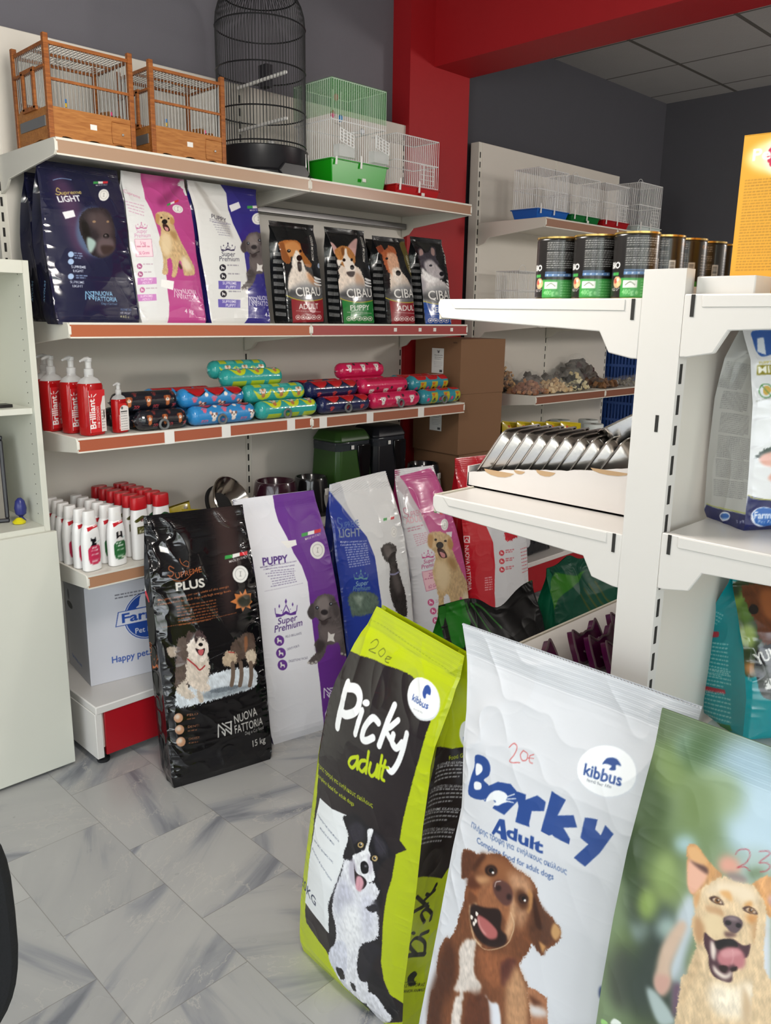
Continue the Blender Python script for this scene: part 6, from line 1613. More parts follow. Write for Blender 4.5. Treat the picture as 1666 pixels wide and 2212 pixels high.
  ('p','8a4f2a',[-918,2811,-632,2832,-763,2371,-990,2444],76,0,1),
  ('p','151618',[-1308,1815,-977,1964,-535,2058,-675,1108,-1152,954,-1312,1209],0,0,1),
  ('t','e8e6e0','YUMMI',[-1305,1588,-641,1817],204,0.0,1.5),
  ('p','e8e6e4',[-1216,1309,-638,1461,-660,1256,-1175,1122],0,0,0),
  ('t','1a1a1a','PUPPY',[-1189,1178,-695,1313],135,0.0,1.0),
 ],
 'yummi_side': [
  ('p','b32a3a',[1480,1792,1166,1847,1133,1745,1404,1654],0,0,0),
  ('p','b32a3a',[1735,483,690,779,655,708,1727,384],0,0,0),
  ('t','f0dada','FEEDING INSTRUCTIONS',[1696,416,698,723],64,0.0,0.4),
  ('d','bfe6e4',[1799,1433,777,1680],9,83,29),
  ('d','bfe6e4',[1733,854,593,1175],5,78,27),
  ('d','bfe6e4',[1587,340,495,645],7,87,27),
  ('d','bfe6e4',[1491,2231,1210,2186],4,75,26),
  ('p','2f7d3a',[1122,-96,372,185,343,56,808,-181],0,0,0),
 ],
 'dark_sack': [
  ('p','1f6a1c',[-2091,6466,-1201,6492,-1159,5741,-1744,4965,-2202,5056,-2104,5908],0,0,0),
  ('l','2c6a26',63,[-1156,6289,-1055,5815,-937,5140],1),
  ('l','2c6a26',67,[-960,6241,-663,5786,-331,5099],1),
  ('l','2c6a26',75,[-760,6207,-211,5835,335,5138],1),
 ],
 'teal_sack': [
  ('p','2e6a1c',[-1817,6354,-946,6129,-18,6123,-1140,5797,-2055,5415,-3007,4391,-2713,5529],0,0,0),
  ('l','3a4a22',100,[-968,5440,-601,4863,-166,4204],1),
  ('l','3a4a22',101,[-545,5538,-178,4906,381,4283],1),
  ('l','3a4a22',103,[-120,5619,241,4906,959,4351],1),
  ('l','3a4a22',106,[278,5652,671,4897,1592,4402],1),
 ],
}

def ridge(n): return 1-np.abs(2*n-1)
def make_bag(name, label, key, base, m, side_base=None, side=-1, d=.0016, res=.0011, wr=.003, seed=1, group=None, zig=0, side_key=None, back=None, art=None, inner=None, cat='pet food bag', stitch=None):
    B = BAGS[key]; W, H, D = B['W'], B['H'], B['D']
    k = max(B['a'][1])*1.03+.02; mx = W/2*k+max(map(abs, B.get('xs', ([0], [0]))[1]))
    cv = Canvas(-mx, 0, 2*mx, H*1.02, res, base)
    cv.ops(ART.get(art or key, []))
    nu = max(24, int(W/d)); nv = max(40, int(H/d))
    u = np.linspace(-1, 1, nu); v = np.linspace(0, 1, nv); U, V = np.meshgrid(u, v)
    ks = int(np.searchsorted(v, .942))
    body, cap, gus = GM(), GM(), {-1: GM(), 1: GM()}
    def put(P, C, flip=False, own=None):
        C = np.broadcast_to(np.asarray(C, np.float32), P.shape)
        (own or body).grid(P[:ks+1], C[:ks+1], flip); cap.grid(P[ks:], C[ks:], flip)
    def relief(x, z, s):
        v_ = z/H
        top = np.clip((v_-.72)/.2, 0, 1); edge = np.clip((np.abs(U)-.75)/.25, 0, 1) if x.shape == U.shape else 0
        n = wr*.8*(ridge(vnoise(x*9+3, z*5, s))**3-.2)*(.35+top*1.4)
        n = n+wr*.5*(ridge(vnoise(x*16+z*9, z*14-x*5, s+1))**3-.2)*(.4+edge*.9+top*.8)
        n = n+wr*.22*(ridge(vnoise(x*22, z*60, s+2))**2-.3)*(.2+edge*1.6)
        n = n+wr*.9*(vnoise(x*5, z*4, s+3)-.5)
        return n*np.clip((1-v_)/.03, .15, 1)*np.clip(v_/.03, 0, 1)*np.clip((1-np.abs(U))/.05, 0, 1)
    def seal(z):
        # pressed cross lines of the top seam
        v_ = z/H; return np.where(v_ > .945, .0007*np.sin(z*2400), 0)
    x, y, z = bag_xyz(B, U, V, 0)
    zz = z.copy()
    if zig: zz = z-np.where(V > .999, zig*(np.arange(nu) % 4 < 2), 0)
    y = y-relief(x, z, seed)-seal(z)
    put(np.stack([x, y, zz], -1), cv.at(x, z))
    x, y, z = bag_xyz(B, U[:, ::6], V[:, ::6], 2); put(np.stack([x, y, z], -1), np.array(lin(back or base)), True)
    ns = max(10, int(D/d)); s_ = np.linspace(0, 1, ns); S, VS = np.meshgrid(s_, v)
    for sd in (-1, 1):
        x, y, z = bag_xyz(B, S, VS, sd)
        x = x+sd*.6*wr*(ridge(vnoise(S*3+7, z*22, seed+8))**2-.3)*np.sin(np.pi*S)+sd*.8*wr*(vnoise(S*1.5, z*7, seed+5)-.5)*np.sin(np.pi*S)
        if sd == side:
            cs = Canvas(-.005, 0, D+.01, H*1.02, res, side_base or base); cs.ops(ART.get(side_key or key+'_side', []))
            put(np.stack([x, y, z], -1), cs.at(S*D, z), sd < 0, gus[sd])
        else: put(np.stack([x, y, z], -1), np.array(lin(side_base or base)), sd < 0, gus[sd])
    # bottom
    xf, yf, zf = bag_xyz(B, u, 0*u, 0); xk, yk, zk = bag_xyz(B, u, 0*u, 2); t = np.linspace(0, 1, 5)[:, None]
    body.grid(np.stack([xf+(xk-xf)*t, yf+(yk-yf)*t, zf+(zk-zf)*t+.0005], -1), np.array(lin(side_base or base)), True)
    root = thing(name, label, cat, B['loc'], B['yaw'], group)
    body.build('bag_body', m, root); cap.build('top_seal', m, root)
    for sd in (-1, 1): gus[sd].build('side_gusset', m, root)
    return root
# ------------------------------------------------------------------ sacks on the floor
F_SATIN = film('satin_sack_film', .22, .14, 55, coat=.15); F_GLOSS = film('glossy_sack_film', .16, .10, 45, coat=.4); F_DULL = film('dark_sack_film', .42, .1, 40, spec=.15); F_BLACK = film('black_sack_film', .11, .08, 30, spec=.6); F_MATT = film('matt_sack_film', .42, .10, 60); F_SHINY = film('shiny_bag_film', .2, .15, 60, coat=.2)
make_bag('food_sack', 'lime green and black dog food sack with a border collie', 'picky', '#bccb10', F_SATIN, side_base='#bccb10', side=1, d=.0015, wr=.004, seed=3)
make_bag('food_sack', 'white dog food sack with a brown dog and big blue lettering', 'barky', '#d9dade', F_MATT, side_base='#d9dade', side=1, d=.0015, wr=.0045, seed=14, zig=.003)
make_bag('food_sack', 'green meadow photo sack with a golden dog, in the lower right corner', 'meadow', '#7d8f6c', F_MATT, side_base='#6a7a58', side=-1, d=.0015, wr=.003, seed=25)
make_bag('food_sack', 'shiny black 15 kg sack with sled dogs, in front of the low shelf', 'plus', '#0f0e11', F_BLACK, side_base='#0f0e11', wr=.011, seed=36)
make_bag('food_sack', 'white and purple sack with a grey puppy, beside the black sack', 'puppy', '#ececf2', F_MATT, side_base='#2f1b52', wr=.004, seed=47)
make_bag('food_sack', 'blue and white sack with a dark dog, between the puppy and pink sacks', 'light', '#dcdcdc', F_SATIN, side_base='#161f58', d=.002, wr=.006, seed=58)
make_bag('food_sack', 'pink and white sack with a golden labrador standing on the floor', 'pink', '#dedee2', F_SATIN, side_base='#9c2f62', d=.002, wr=.006, seed=69)
make_bag('food_sack', 'red and white sack with vertical white lettering under the gondola shelf', 'red', '#d9d9dc', F_SATIN, side_base='#b41a26', d=.002, wr=.006, seed=80)
for k_, lab, base in (('dark_sack', 'black sack with green edge and stripes standing behind the purple packs', '#070708'), ('teal_sack', 'dark teal and green sack beside the black striped sack in the aisle', '#06402f')):
    make_bag('food_sack', lab, k_, base, F_DULL, side_base='#1f6a1c' if k_ == 'dark_sack' else '#0b5a3e', d=.003, res=.002, wr=.009, seed=91)
# ------------------------------------------------------------------ small bags on the second shelf
make_bag('small_food_bag', 'front navy 4 kg bag with a dark dog head, leftmost on its shelf', 'navy', '#1b1c38', F_GLOSS, side_base='#15162c', d=.0017, wr=.006, seed=12)
BAGS['navy2'] = dict(BAGS['navy'], loc=(1.315, 2.80, 1.563), yaw=R(4), H=.49)
make_bag('small_food_bag', 'second navy bag half hidden behind the front navy one', 'navy2', '#1b1c38', F_GLOSS, side_base='#15162c', d=.002, wr=.006, seed=13, art='navy', side_key='navy_side')
make_bag('small_food_bag', 'pink and white 4 kg bag with a sitting labrador', 'pinks', '#dedede', F_SHINY, side_base='#d8d8d8', d=.0016, wr=.006, seed=23)
make_bag('small_food_bag', 'blue and white 4 kg puppy bag with a grey puppy, under the top shelf', 'pups', '#dcdcda', F_SHINY, side_base='#2b2670', d=.0016, wr=.005, seed=34)
ART['cib_side'] = []
for i in range(9): ART['cib_side'] += [('p', '8a8a8a', [100, 350+i*290, 780, 370+i*290, 780, 520+i*290, 100, 480+i*290], 0, 0, 0), ('d', '3a3a3a', [150, 450+i*290, 740, 460+i*290], 2, 60, 25)]
for k_, lab in (('cib1', 'black bag with a beagle portrait and dark red ADULT panel'), ('cib2', 'black bag with a corgi puppy portrait and green PUPPY panel'), ('cib3', 'black bag with a fox terrier portrait and dark red panel'), ('cib4', 'black bag with a husky portrait and blue SENIOR panel')):
    make_bag('small_food_bag', lab, k_, '#17181a', F_SHINY, side_base='#1c1d1f', d=.0016, wr=.004, seed=45+int(k_[3]), side_key='cib_side', group='black bags with dog portraits')
for i, (src, x) in enumerate((('cib1', 2.29), ('cib2', 2.60), ('cib3', 2.83))):
    k_ = 'rear%d' % i; BAGS[k_] = dict(BAGS[src], loc=(x, 2.80, 1.563)); 
    make_bag('small_food_bag', ('plain black bag top showing behind the beagle bag', 'plain black bag top showing behind the corgi bag', 'plain black bag top showing behind the terrier bag')[i], k_, '#131416', F_SHINY, d=.004, res=.002, wr=.004, seed=60+i, art='none', side_key='none')
# ------------------------------------------------------------------ bags on the right side of the gondola
make_bag('small_food_bag', 'white and silver small breed puppy bag with dark blue foot on the gondola', 'farm', '#dcdcde', F_SHINY, side_base='#b9b9b6', d=.0016, wr=.005, seed=71)
make_bag('small_food_bag', 'teal food bag with twisted carry handle on the low gondola shelf', 'yummi', '#0f8f98', F_SHINY, side_base='#0f939c', d=.002, wr=.008, seed=82)
yb = BAGS['yummi']
hb = MB(); hb.tube([(-.02, .02, 0), (-.03, .02, .05), (-.015, .022, .10), (.02, .022, .11), (.035, .02, .06), (.025, .02, 0)], .011, 8)
h = hb.build('carry_handle', mat('teal_film', '#0f939c', .25), [o for o in COL.objects if o.get('label', '').startswith('teal food bag')][0]); h.location = (-.0, .07, yb['H']-.02); h.rotation_euler = (0, 0, R(60))

# ------------------------------------------------------------------ cages on the shelves
WOOD = wood('cage_wood', '#a4622c', '#7e441b'); WOODL = wood('cage_wood_light', '#b57a3f', '#9a5f2b')
WIRE = mat('galvanised_wire', '#b9b7b4', .35, .7); WWIRE = mat('white_coated_wire', '#e4e4e4', .4); BWIRE = mat('black_coated_wire', '#1a1a1d', .4)
def plastic(c, r=.3): return mat('plastic_'+c, '#'+c, r, var=.03)
def wooden_cage(label, x, y, z, w, d, h):
    t = thing('wooden_bird_cage', label, 'bird cage', (x, y, z), 0, 'wooden bird cages')
    s = .008
    for px in (0, w):
        for py in (0, d): MB().box(px-s, px+s, py-s, py+s, 0, h+.012).build('corner_post', WOOD, t, .001)
    b = MB()
    zt = h-.012
    for py in (0, d): b.box(0, w, py-.005, py+.005, zt-.005, zt+.005)
    for px in (0, w): b.box(px-.005, px+.005, 0, d, zt-.005, zt+.005)
    b.box(0, w, d*.5-.004, d*.5+.004, zt-.004, zt+.004).box(0, w, -.004, .004, h*.60, h*.60+.008).box(0, w, d-.004, d+.004, h*.47, h*.47+.008)
    b.build('top_frame', WOOD, t)
    # scalloped base boards
    pts = [(0, .10), (0, .0)]
    for i in range(1, 24):
        u = i/24; pts.append((u*w, .018*abs(math.sin(u*math.pi*3))*(1 if .1 < u < .9 else .4)))
    pts += [(w, 0), (w, .10)]
    MB().prism(pts, -.005, .005, 'y').build('front_board', WOODL, t)
    MB().prism(pts, d-.005, d+.005, 'y').build('back_board', WOODL, t)
    pts2 = [(0, .0), (d*.3, .012), (d*.6, .004), (d, 0), (d, .10), (d*.8, .115), (d*.55, .115), (d*.45, .10), (0, .10)]
    MB().prism([(p[0], p[1]) for p in pts2], -.005, .005, 'x').build('side_board', WOODL, t)
    MB().prism([(0, 0), (d, 0), (d, .145), (d*.85, .155), (d*.6, .15), (d*.5, .13), (d*.3, .125), (d*.2, .10), (0, .10)], w-.005, w+.005, 'x').build('side_board', WOODL, t)
    MB().box(.004, w-.004, .004, d-.004, .02, .026).build('floor_tray', mat('zinc_tray', '#8c8c8c', .4, .6), t)
    MB().box(-.008, -.004, .02, d-.03, .045, .075).build('tray_lip', mat('zinc_tray', '#8c8c8c', .4, .6), t)
    b = MB(); n = int(w/.0125)
    for i in range(1, n):
        px = w*i/n
        for py in (0, d): b.tube([(px, py, .10), (px, py, zt)], .0014, 4)
        b.tube([(px, 0, zt), (px, d, zt)], .0014, 4)
    n = int(d/.0125)
    for i in range(1, n):
        py = d*i/n
        for px in (0, w): b.tube([(px, py, .10), (px, py, zt)], .0014, 4)
    b.build('wire_bars', WIRE, t)
    # sliding door on the left side, hinge rail, swing ring, knob, sticker
    dr = MB()
    for py in (d*.35, d*.68): dr.box(-.012, -.004, py-.006, py+.006, h*.36, h*.74)
    for zz in (h*.36, h*.74): dr.box(-.012, -.004, d*.35-.012, d*.68+.012, zz-.006, zz+.006)
    dr.build('door', WOOD, t)
    MB().box(-.010, .004, 0, d, h*.72, h*.72+.007).build('door_rail', WOOD, t)
    MB().tube([(w*.42+.03*math.cos(a*.52), d*.5+.03*math.sin(a*.52), zt-.012) for a in range(12)], .0014, 5, True).build('hanging_ring', WIRE, t)
    fl = MB(); fl.tube([(w*.72, -.0055, .055), (w*.73, -.0055, .085), (w*.97, -.0055, .085), (w*.97, -.0055, .02), (w*.73, -.0055, .02)], .0012, 4, True)
    fl.build('feeder_flap', WOOD, t)
    MB().lathe([(0, 0), (.004, .001), (.004, .004), (.002, .006)], 10, (0, 0, 0)).build('knob', WIRE, t).matrix_local = Matrix.Translation((w*.86, -.006, .05)) @ Matrix.Rotation(R(90), 4, 'X')
    MB().box(w*.46, w*.54, -.0062, -.005, .05, .066).build('price_sticker', PAPER, t)
    for i, (c, px, pz) in enumerate((('c8a21e', w*.2, .105), ('2f6fb0', w*.2, .117), ('c23c6a', w*.75, .105))):
        MB().lathe([(.004, 0), (.004, .011)], 10, (px, .006, pz)).build('bead', plastic(c), t)
    return t
wooden_cage('larger wooden bird cage at the far left of the top shelf', 1.185, 2.675, 2.115, .275, .24, .29)
wooden_cage('smaller wooden bird cage between the larger one and the black cage', 1.535, 2.675, 2.115, .280, .22, .288)
def round_cage():
    t = thing('round_bird_cage', 'tall round black wire bird cage with domed top and white perches', 'bird cage', (2.105, 2.83, 2.112))
    r = .172; zb = .10; zt = .565
    prof = [(.185, 0), (.205, .004), (.205, .018), (.19, .03), (.182, .06), (.182, .112), (.178, .116), (.174, .112), (.174, .02), (.0, .018)]
    MB().lathe(prof, 48, cap=False).build('base_tray', mat('black_plastic', '#1c1c20', .28), t)
    b = MB(); n = 84
    for i in range(n):
        a = 2*math.pi*i/n; pts = [(r*math.cos(a), r*math.sin(a), zb), (r*math.cos(a), r*math.sin(a), zt)]
        for k in range(1, 8):
            q = k/8*math.pi/2; pts.append((max(.012, r*math.cos(q))*math.cos(a), max(.012, r*math.cos(q))*math.sin(a), zt+.17*math.sin(q)))
        b.tube(pts, .0015, 4)
    b.build('wire_bars', BWIRE, t)
    b = MB()
    for z in (zb+.03, .25, .40, zt-.01, zt+.10):
        rr = r if z < zt else r*math.cos(math.asin(min(1, (z-zt)/.17)))
        b.tube([((rr+.001)*math.cos(i*math.pi/18), (rr+.001)*math.sin(i*math.pi/18), z) for i in range(36)], .003, 5, True)
    b.build('hoops', BWIRE, t)
    MB().lathe([(.0, .735), (.018, .735), (.02, .742), (.008, .75), (.004, .765)], 16).build('crown_cap', BWIRE, t)
    for zp in (.375, .215):
        p = Vector((.005, r*.95, zp)); q = Vector((-.005, -r*.95, zp))
        pts = [p.lerp(q, i/32) for i in range(33)]
        MB().tube(pts, .007, 8, rad=[.0075 if i % 2 else .006 for i in range(33)]).build('perch', plastic('e2e0dd'), t)
    b = MB().tube([(r*.52, -r*.93, .10), (r*.52, -r*.95, .02), (r*.56, -r*.96, .005), (r*.62, -r*.93, .02), (r*.62, -r*.9, .10)], .0022, 6); b.build('clip', WIRE, t)
    sk = MB(); sk.prism([(-.06, 0), (-.075, .02), (-.05, .05), (.05, .05), (.075, .02), (.06, 0)], -.206, -.19, 'y'); sk.build('drawer_lip', mat('black_plastic', '#1c1c20', .28), t, .004)
    MB().box(.0, .03, -r*.2, r*.1, .35, .43).build('hanging_card', mat('dark_card', '#26242a', .7), t)
    MB().lathe([(.012, .118), (.014, .135), (.006, .14)], 12, (-.03, -.1, 0)).build('seed_cup', plastic('d6d6d4'), t)
round_cage()
def wire_cage(label, loc, tray, w=.285, d=.17, h=.25, rz=0, top=None, deep=.045, handle=False, group='small white wire cages', door=True, extra=None, gap=.0125, name='wire_bird_cage'):
    t = thing(name, label, 'bird cage', loc, rz, group)
    e = .012
    b = MB().add([(e, e, 0), (w-e, e, 0), (w-e, d-e, 0), (e, d-e, 0), (0, 0, deep), (w, 0, deep), (w, d, deep), (0, d, deep)], [(3, 2, 1, 0), (0, 1, 5, 4), (1, 2, 6, 5), (2, 3, 7, 6), (3, 0, 4, 7)])
    b.add([(-.006, -.006, deep), (w+.006, -.006, deep), (w+.006, d+.006, deep), (-.006, d+.006, deep), (-.006, -.006, deep+.005), (w+.006, -.006, deep+.005), (w+.006, d+.006, deep+.005), (-.006, d+.006, deep+.005)], [(0, 1, 5, 4), (1, 2, 6, 5), (2, 3, 7, 6), (3, 0, 4, 7), (4, 5, 6, 7)])
    b.build('tray', plastic(tray, .28), t, .003, smooth=30)
    b = MB(); n = int(w/gap)
    for i in range(n+1):
        x = .006+(w-.012)*i/n
        b.tube([(x, .006, deep), (x, .006, h), (x, d-.006, h), (x, d-.006, deep)], .0014, 4)
    n = int(d/gap)
    for i in range(1, n):
        y = .006+(d-.012)*i/n
        for x in (.006, w-.006): b.tube([(x, y, deep), (x, y, h)], .0014, 4)
    for z in (deep+.008, deep+(h-deep)*.5, h):
        b.tube([(.006, .006, z), (w-.006, .006, z), (w-.006, d-.006, z), (.006, d-.006, z)], .0022, 4, True)
    bars = b.build('wire_bars', WWIRE, t)
    if door:
        b = MB(); x0, x1, z0, z1 = w*.55, w*.86, deep+.02, deep+.10
        for i in range(5): b.tube([(x0, .002, z0+(z1-z0)*i/4), (x1, .002, z0+(z1-z0)*i/4)], .0013, 4)
        for i in range(5): b.tube([(x0+(x1-x0)*i/4, .002, z0), (x0+(x1-x0)*i/4, .002, z1)], .0013, 4)
        b.build('door', WWIRE, t)
    if handle: MB().tube([(w*.5+.035*math.cos(a*math.pi/8), d*.5, h+.04*math.sin(a*math.pi/8)) for a in range(9)], .0016, 5).build('carry_loop', WWIRE, t)
    for x in (.02, w*.5): MB().prism([(x-.004, deep-.02), (x+.004, deep-.02), (x+.006, deep+.025), (x-.002, deep+.03)], -.008, -.004, 'y').build('clip', plastic('e6e4e2'), t)
    if extra: MB().box(w*extra, w*extra+.018, -.0095, -.0065, deep*.3, deep*.3+.013).build('price_sticker', PAPER, t)
    return t
# the large cage with the green top
bigc = wire_cage('large white wire cage with green top and bright green tray', (2.32, 2.66, 2.113), '1d9a1a', .315, .25, .40, deep=.10, extra=.52, group=None, door=False)
gt = mat('green_clear_plastic', '#3aa844', .15, alpha=.22)
MB().box(.004, .311, .004, .008, .27, .402).build('tinted_top', gt, bigc); MB().box(.004, .008, .004, .246, .27, .402).build('tinted_top', gt, bigc); MB().box(.004, .311, .004, .246, .400, .403).build('tinted_top', gt, bigc)
for x0 in (.02, .22):
    b = MB()
    for i in range(5): b.tube([(x0, -.03, .215-i*.012), (x0+.075, -.03, .195-i*.012)], .0022, 4)
    for i in range(5): b.tube([(x0+i*.0187, -.03, .215-i*.005), (x0+i*.0187, -.03, .167-i*.005)], .0022, 4)
    b.build('feeder_door', WWIRE, bigc)
MB().tube([(.11, .06, .215), (.20, .06, .235)], .005, 8).build('perch', plastic('e8e8e8'), bigc)
MB().tube([(.05, .05, .37), (.045, .05, .25), (.09, .05, .245), (.095, .05, .37)], .003, 6).build('swing', plastic('e8e4e2'), bigc)
for c, x, z in (('d64a7a', .05, .28), ('3f8fc8', .092, .27), ('d85a86', .068, .345)): MB().lathe([(.001, -.016), (.009, -.008), (.009, .008), (.001, .016)], 12, (x, .05, z)).build('toy', plastic(c), bigc)
MB().lathe([(.001, -.014), (.012, -.006), (.012, .006), (.001, .014)], 14, (.205, .04, .235)).build('bell', plastic('d8d8e0'), bigc)
for x in (.015, .21): MB().box(x, x+.085, -.03, .004, .11, .155).build('seed_box', mat('clear_plastic', '#dfe4e4', .1, alpha=.35), bigc)
wire_cage('small white wire cage with red tray at the right end of the top shelf', (2.695, 2.665, 2.113), 'b8161c', .285, .17, .255, extra=.55, group='small white wire cages')
wire_cage('small white wire cage with blue tray beyond the pillar', (3.70+.04, 2.655, 2.112), '1f5fb4', extra=None)
wire_cage('small white wire cage with dark green tray, second of the far row', (4.07, 2.66, 2.112), '0f6a30', extra=.5, handle=True)
wire_cage('small white wire cage with red tray, third of the far row', (4.40, 2.66, 2.112), 'a3141c')
wire_cage('small white wire cage at the right end of the far row, with carry loop', (4.80, 2.66, 2.112), 'c9d4d2', h=.30, handle=True)
wire_cage('small white wire cage on the lower shelf beside the cans', (3.78, 2.78, 1.602), 'c9d4d2', handle=True)
# ------------------------------------------------------------------ printed round things
def turned(name, prof, cv, m, parent, n=48, c=(0, 0, 0), sx=1, sy=1, ang0=0.):
    """body of revolution printed from a canvas over (angle * radius, height)"""
    prof = np.array(prof, float); th = np.linspace(0, 2*np.pi, n+1); T, I = np.meshgrid(th, np.arange(len(prof)))
    r = prof[I, 0]; z = prof[I, 1]
    P = np.stack([c[0]+r*sx*np.cos(T+ang0), c[1]+r*sy*np.sin(T+ang0), c[2]+z], -1)
    C = cv.at(T, z) if not isinstance(cv, str) else np.array(lin(cv))
    return GM().grid(P, C).build(name, m, parent)
def dens(prof, d=.002):
    o = []
    for a, b in zip(prof[:-1], prof[1:]):
        k = max(1, int(math.hypot(b[0]-a[0], b[1]-a[1])/d)); o += [(a[0]+(b[0]-a[0])*i/k, a[1]+(b[1]-a[1])*i/k) for i in range(k)]
    return o+[prof[-1]]
# cans: the canvas runs once round (angle 0..2pi in x), height in metres
F_CAN = film('printed_can', .28, .02, 40, coat=.3); TIN = mat('gold_tin', '#c9a968', .22, .9, var=.02); TINL = mat('tin_lid', '#d0cbc2', .25, .9)
def make_can():
    h = .110; r = .0372
    t = thing('food_can', '', 'can')
    # paint in metres round the circumference, then look it up by angle
    L = 2*math.pi*r; cv = Canvas(0, 0, L, h, .0007, '#191513')
    f = L*.5; lo = .036
    cv.rect('#3f9a45', f-.035, 0, f+.055, lo); cv.rect('#2f7d38', f-.035, lo-.001, f+.055, lo)
    cv.rect('#eceae4', f-.030, .020, f-.006, .032); cv.line('#5a6a4a', .0012, [(f-.026, .024), (f-.018, .029), (f-.010, .024)])
    cv.text('#8fd08a', '400g e', f-.031, .0095, f-.004, .0095, .008, bold=1.2)
    cv.dash('#a6dca0', f+.0, .030, f+.05, .030, 6, .0045, .0014)
    cv.rect('#5b7fae', f-.030, .041, f+.020, .0465); cv.rect('#5b7fae', f-.030, .0478, f+.008, .0495)
    for i in range(5): cv.circ('#cdd8e8', f-.025+i*.010, .0437, .0014)
    for z0, n in ((.0985, 4), (.082, 4), (.067, 4)): cv.dash('#d8d4d0', f-.028, z0, f+.034, z0, n, .0036, .0013)
    cv.rect('#f0f0ee', f+.036, .038, f+.048, .068)
    for i in range(12): cv.rect('#222222', f+.0375, .040+i*.0022, f+.0465, .040+i*.0022+.0011)
    cv.circ('#c9a27a', f-.043, .029, .0095); cv.circ('#b2493c', f-.047, .031, .004); cv.circ('#d9c08a', f-.040, .026, .0038); cv.circ('#e6dcc4', f-.041, .033, .003)
    cv.text('#f2f2f0', 'BIO', f-.062, .052, f-.038, .052, .010, bold=2); cv.rect('#3f9a45', f-.056, .040, f-.040, .045)
    cv.text('#e0dedc', 'MIXED CAT', f-.058, .0155, f-.036, .0155, .004)
    cv.text('#d89a3a', 'CHICKEN', f+.062, .092, f+.092, .092, .007, bold=1); cv.dash('#cfccc8', f+.060, .080, f+.10, .080, 12, .005, .0016)
    cv.x0 = 0
    prof = dens([(r*.97, .003), (r, .006), (r, h-.006), (r*.97, h-.003)], .0012)
    prof = np.array(prof); n = 160; th = np.linspace(0, 2*np.pi, n+1); T, I = np.meshgrid(th, np.arange(len(prof)))
    P = np.stack([prof[I, 0]*np.cos(T), prof[I, 0]*np.sin(T), prof[I, 1]], -1)
    GM().grid(P, cv.at(T*r, prof[I, 1])).build('can_body', F_CAN, t)
    MB().lathe([(r*.96, h-.004), (r*1.02, h-.003), (r*1.025, h), (r*.96, h), (r*.95, h-.003), (.0, h-.0035)], 40, cap=False).build('lid_rim', TIN, t)
    MB().lathe([(.0, .0), (r*.97, .0), (r*1.02, .001), (r*1.02, .0035), (r*.96, .004)], 40, cap=False).build('base_rim', TIN, t)
    return t
can0 = make_can()
CX, CY = 1.322, .732
spots = [(CX, CY, R(205), 'black can nearest the post, in the front row on the gondola top'), (CX, CY+.079, R(205), 'black can in the middle of the three in the front row'), (CX, CY+.157, R(205), 'black can at the left end of the front row on the gondola top'),
         (CX+.079, CY-.006, R(150), 'first black can directly behind the one nearest the post'), (CX+.157, CY-.010, R(140), 'second black can behind the one nearest the post'), (CX+.235, CY-.012, R(150), 'third black can behind the one nearest the post'),
         (CX+.313, CY-.014, R(30), 'fourth can behind the post, showing orange lettering'), (CX+.391, CY-.014, R(20), 'farthest can in the row, beside the yellow carton')]
for i, (x, y, a, lab) in enumerate(spots):
    # angle 180 degrees of the print (its back panel) faces the camera
    o = can0 if i == 0 else copy_tree(can0)
    o.location = (x, y, 1.6325); o.rotation_euler = (0, 0, a-math.pi+R(22)); tag(o, lab, 'can', 'black food cans on the gondola')
# ------------------------------------------------------------------ yellow cartons
F_CARD = film('printed_card', .5, .06, 40); F_KRAFT = film('kraft_board', .85, .25, 120)
def carton_canvas(mark):
    cv = Canvas(0, 0, .18, .235, .0007, '#dc9f29')
    if mark:
        cv.ell('#f6e2a6', (.062, .205), (.055, 0), (0, .026), .008); cv.circ('#f4ead0', .062, .205, .030, .006)
        for i in range(20): a = i*math.pi/10; cv.circ('#c2244a', .064+.023*math.cos(a), .206+.020*math.sin(a), .005)
        cv.circ('#c2244a', .064, .206, .023); cv.poly('#c2244a', [(.064, .19), (.074, .19), (.064, .176)], sm=False)
        cv.text('#fbf6ec', 'Pedigree', .014, .201, .112, .201, .017, bold=2)
        z = .172
    else:
        cv.text('#fbf6ec', 'Pedigree', .02, .185, .12, .185, .012, bold=2); cv.circ('#c8322f', .030, .152, .014); cv.text('#ffffff', '2', .024, .145, .034, .145, .014, bold=2, shear=.2); z = .132
    while z > .035:
        cv.dash('#a06f1c', .008, z, .172, z, 1, .004, .0017, seed=int(z*1e4)); z -= .0043
    return cv
def carton(label, x, y, z, w, d, h, rz, mark):
    t = thing('food_carton', label, 'carton', (x, y, z), rz, 'yellow cartons')
    g = GM(); g.face((0, 0, 0), (1, 0, 0), (0, 0, 1), w, h, carton_canvas(mark), .0011); c = '#dc9f29'
    g.face((0, 0, 0), (0, 1, 0), (0, 0, 1), d, h, c).face((w, 0, 0), (0, 1, 0), (0, 0, 1), d, h, c).face((0, d, 0), (1, 0, 0), (0, 0, 1), w, h, c).face((0, 0, 0), (1, 0, 0), (0, 1, 0), w, d, c)
    g.build('carton_body', F_CARD, t)
    MB().box(.0, w, .0, d, h-.001, h+.0006).build('top_flap', mat('yellow_card', '#e6a62a', .5), t)
    return t
carton('front yellow carton on the gondola top, with the rosette logo', 1.345, .578, 1.6395, .18, .055, .238, R(-84), True)
carton('rear yellow carton on the gondola top, half hidden behind the front one', 1.43, .612, 1.6395, .18, .055, .222, R(-86), False)
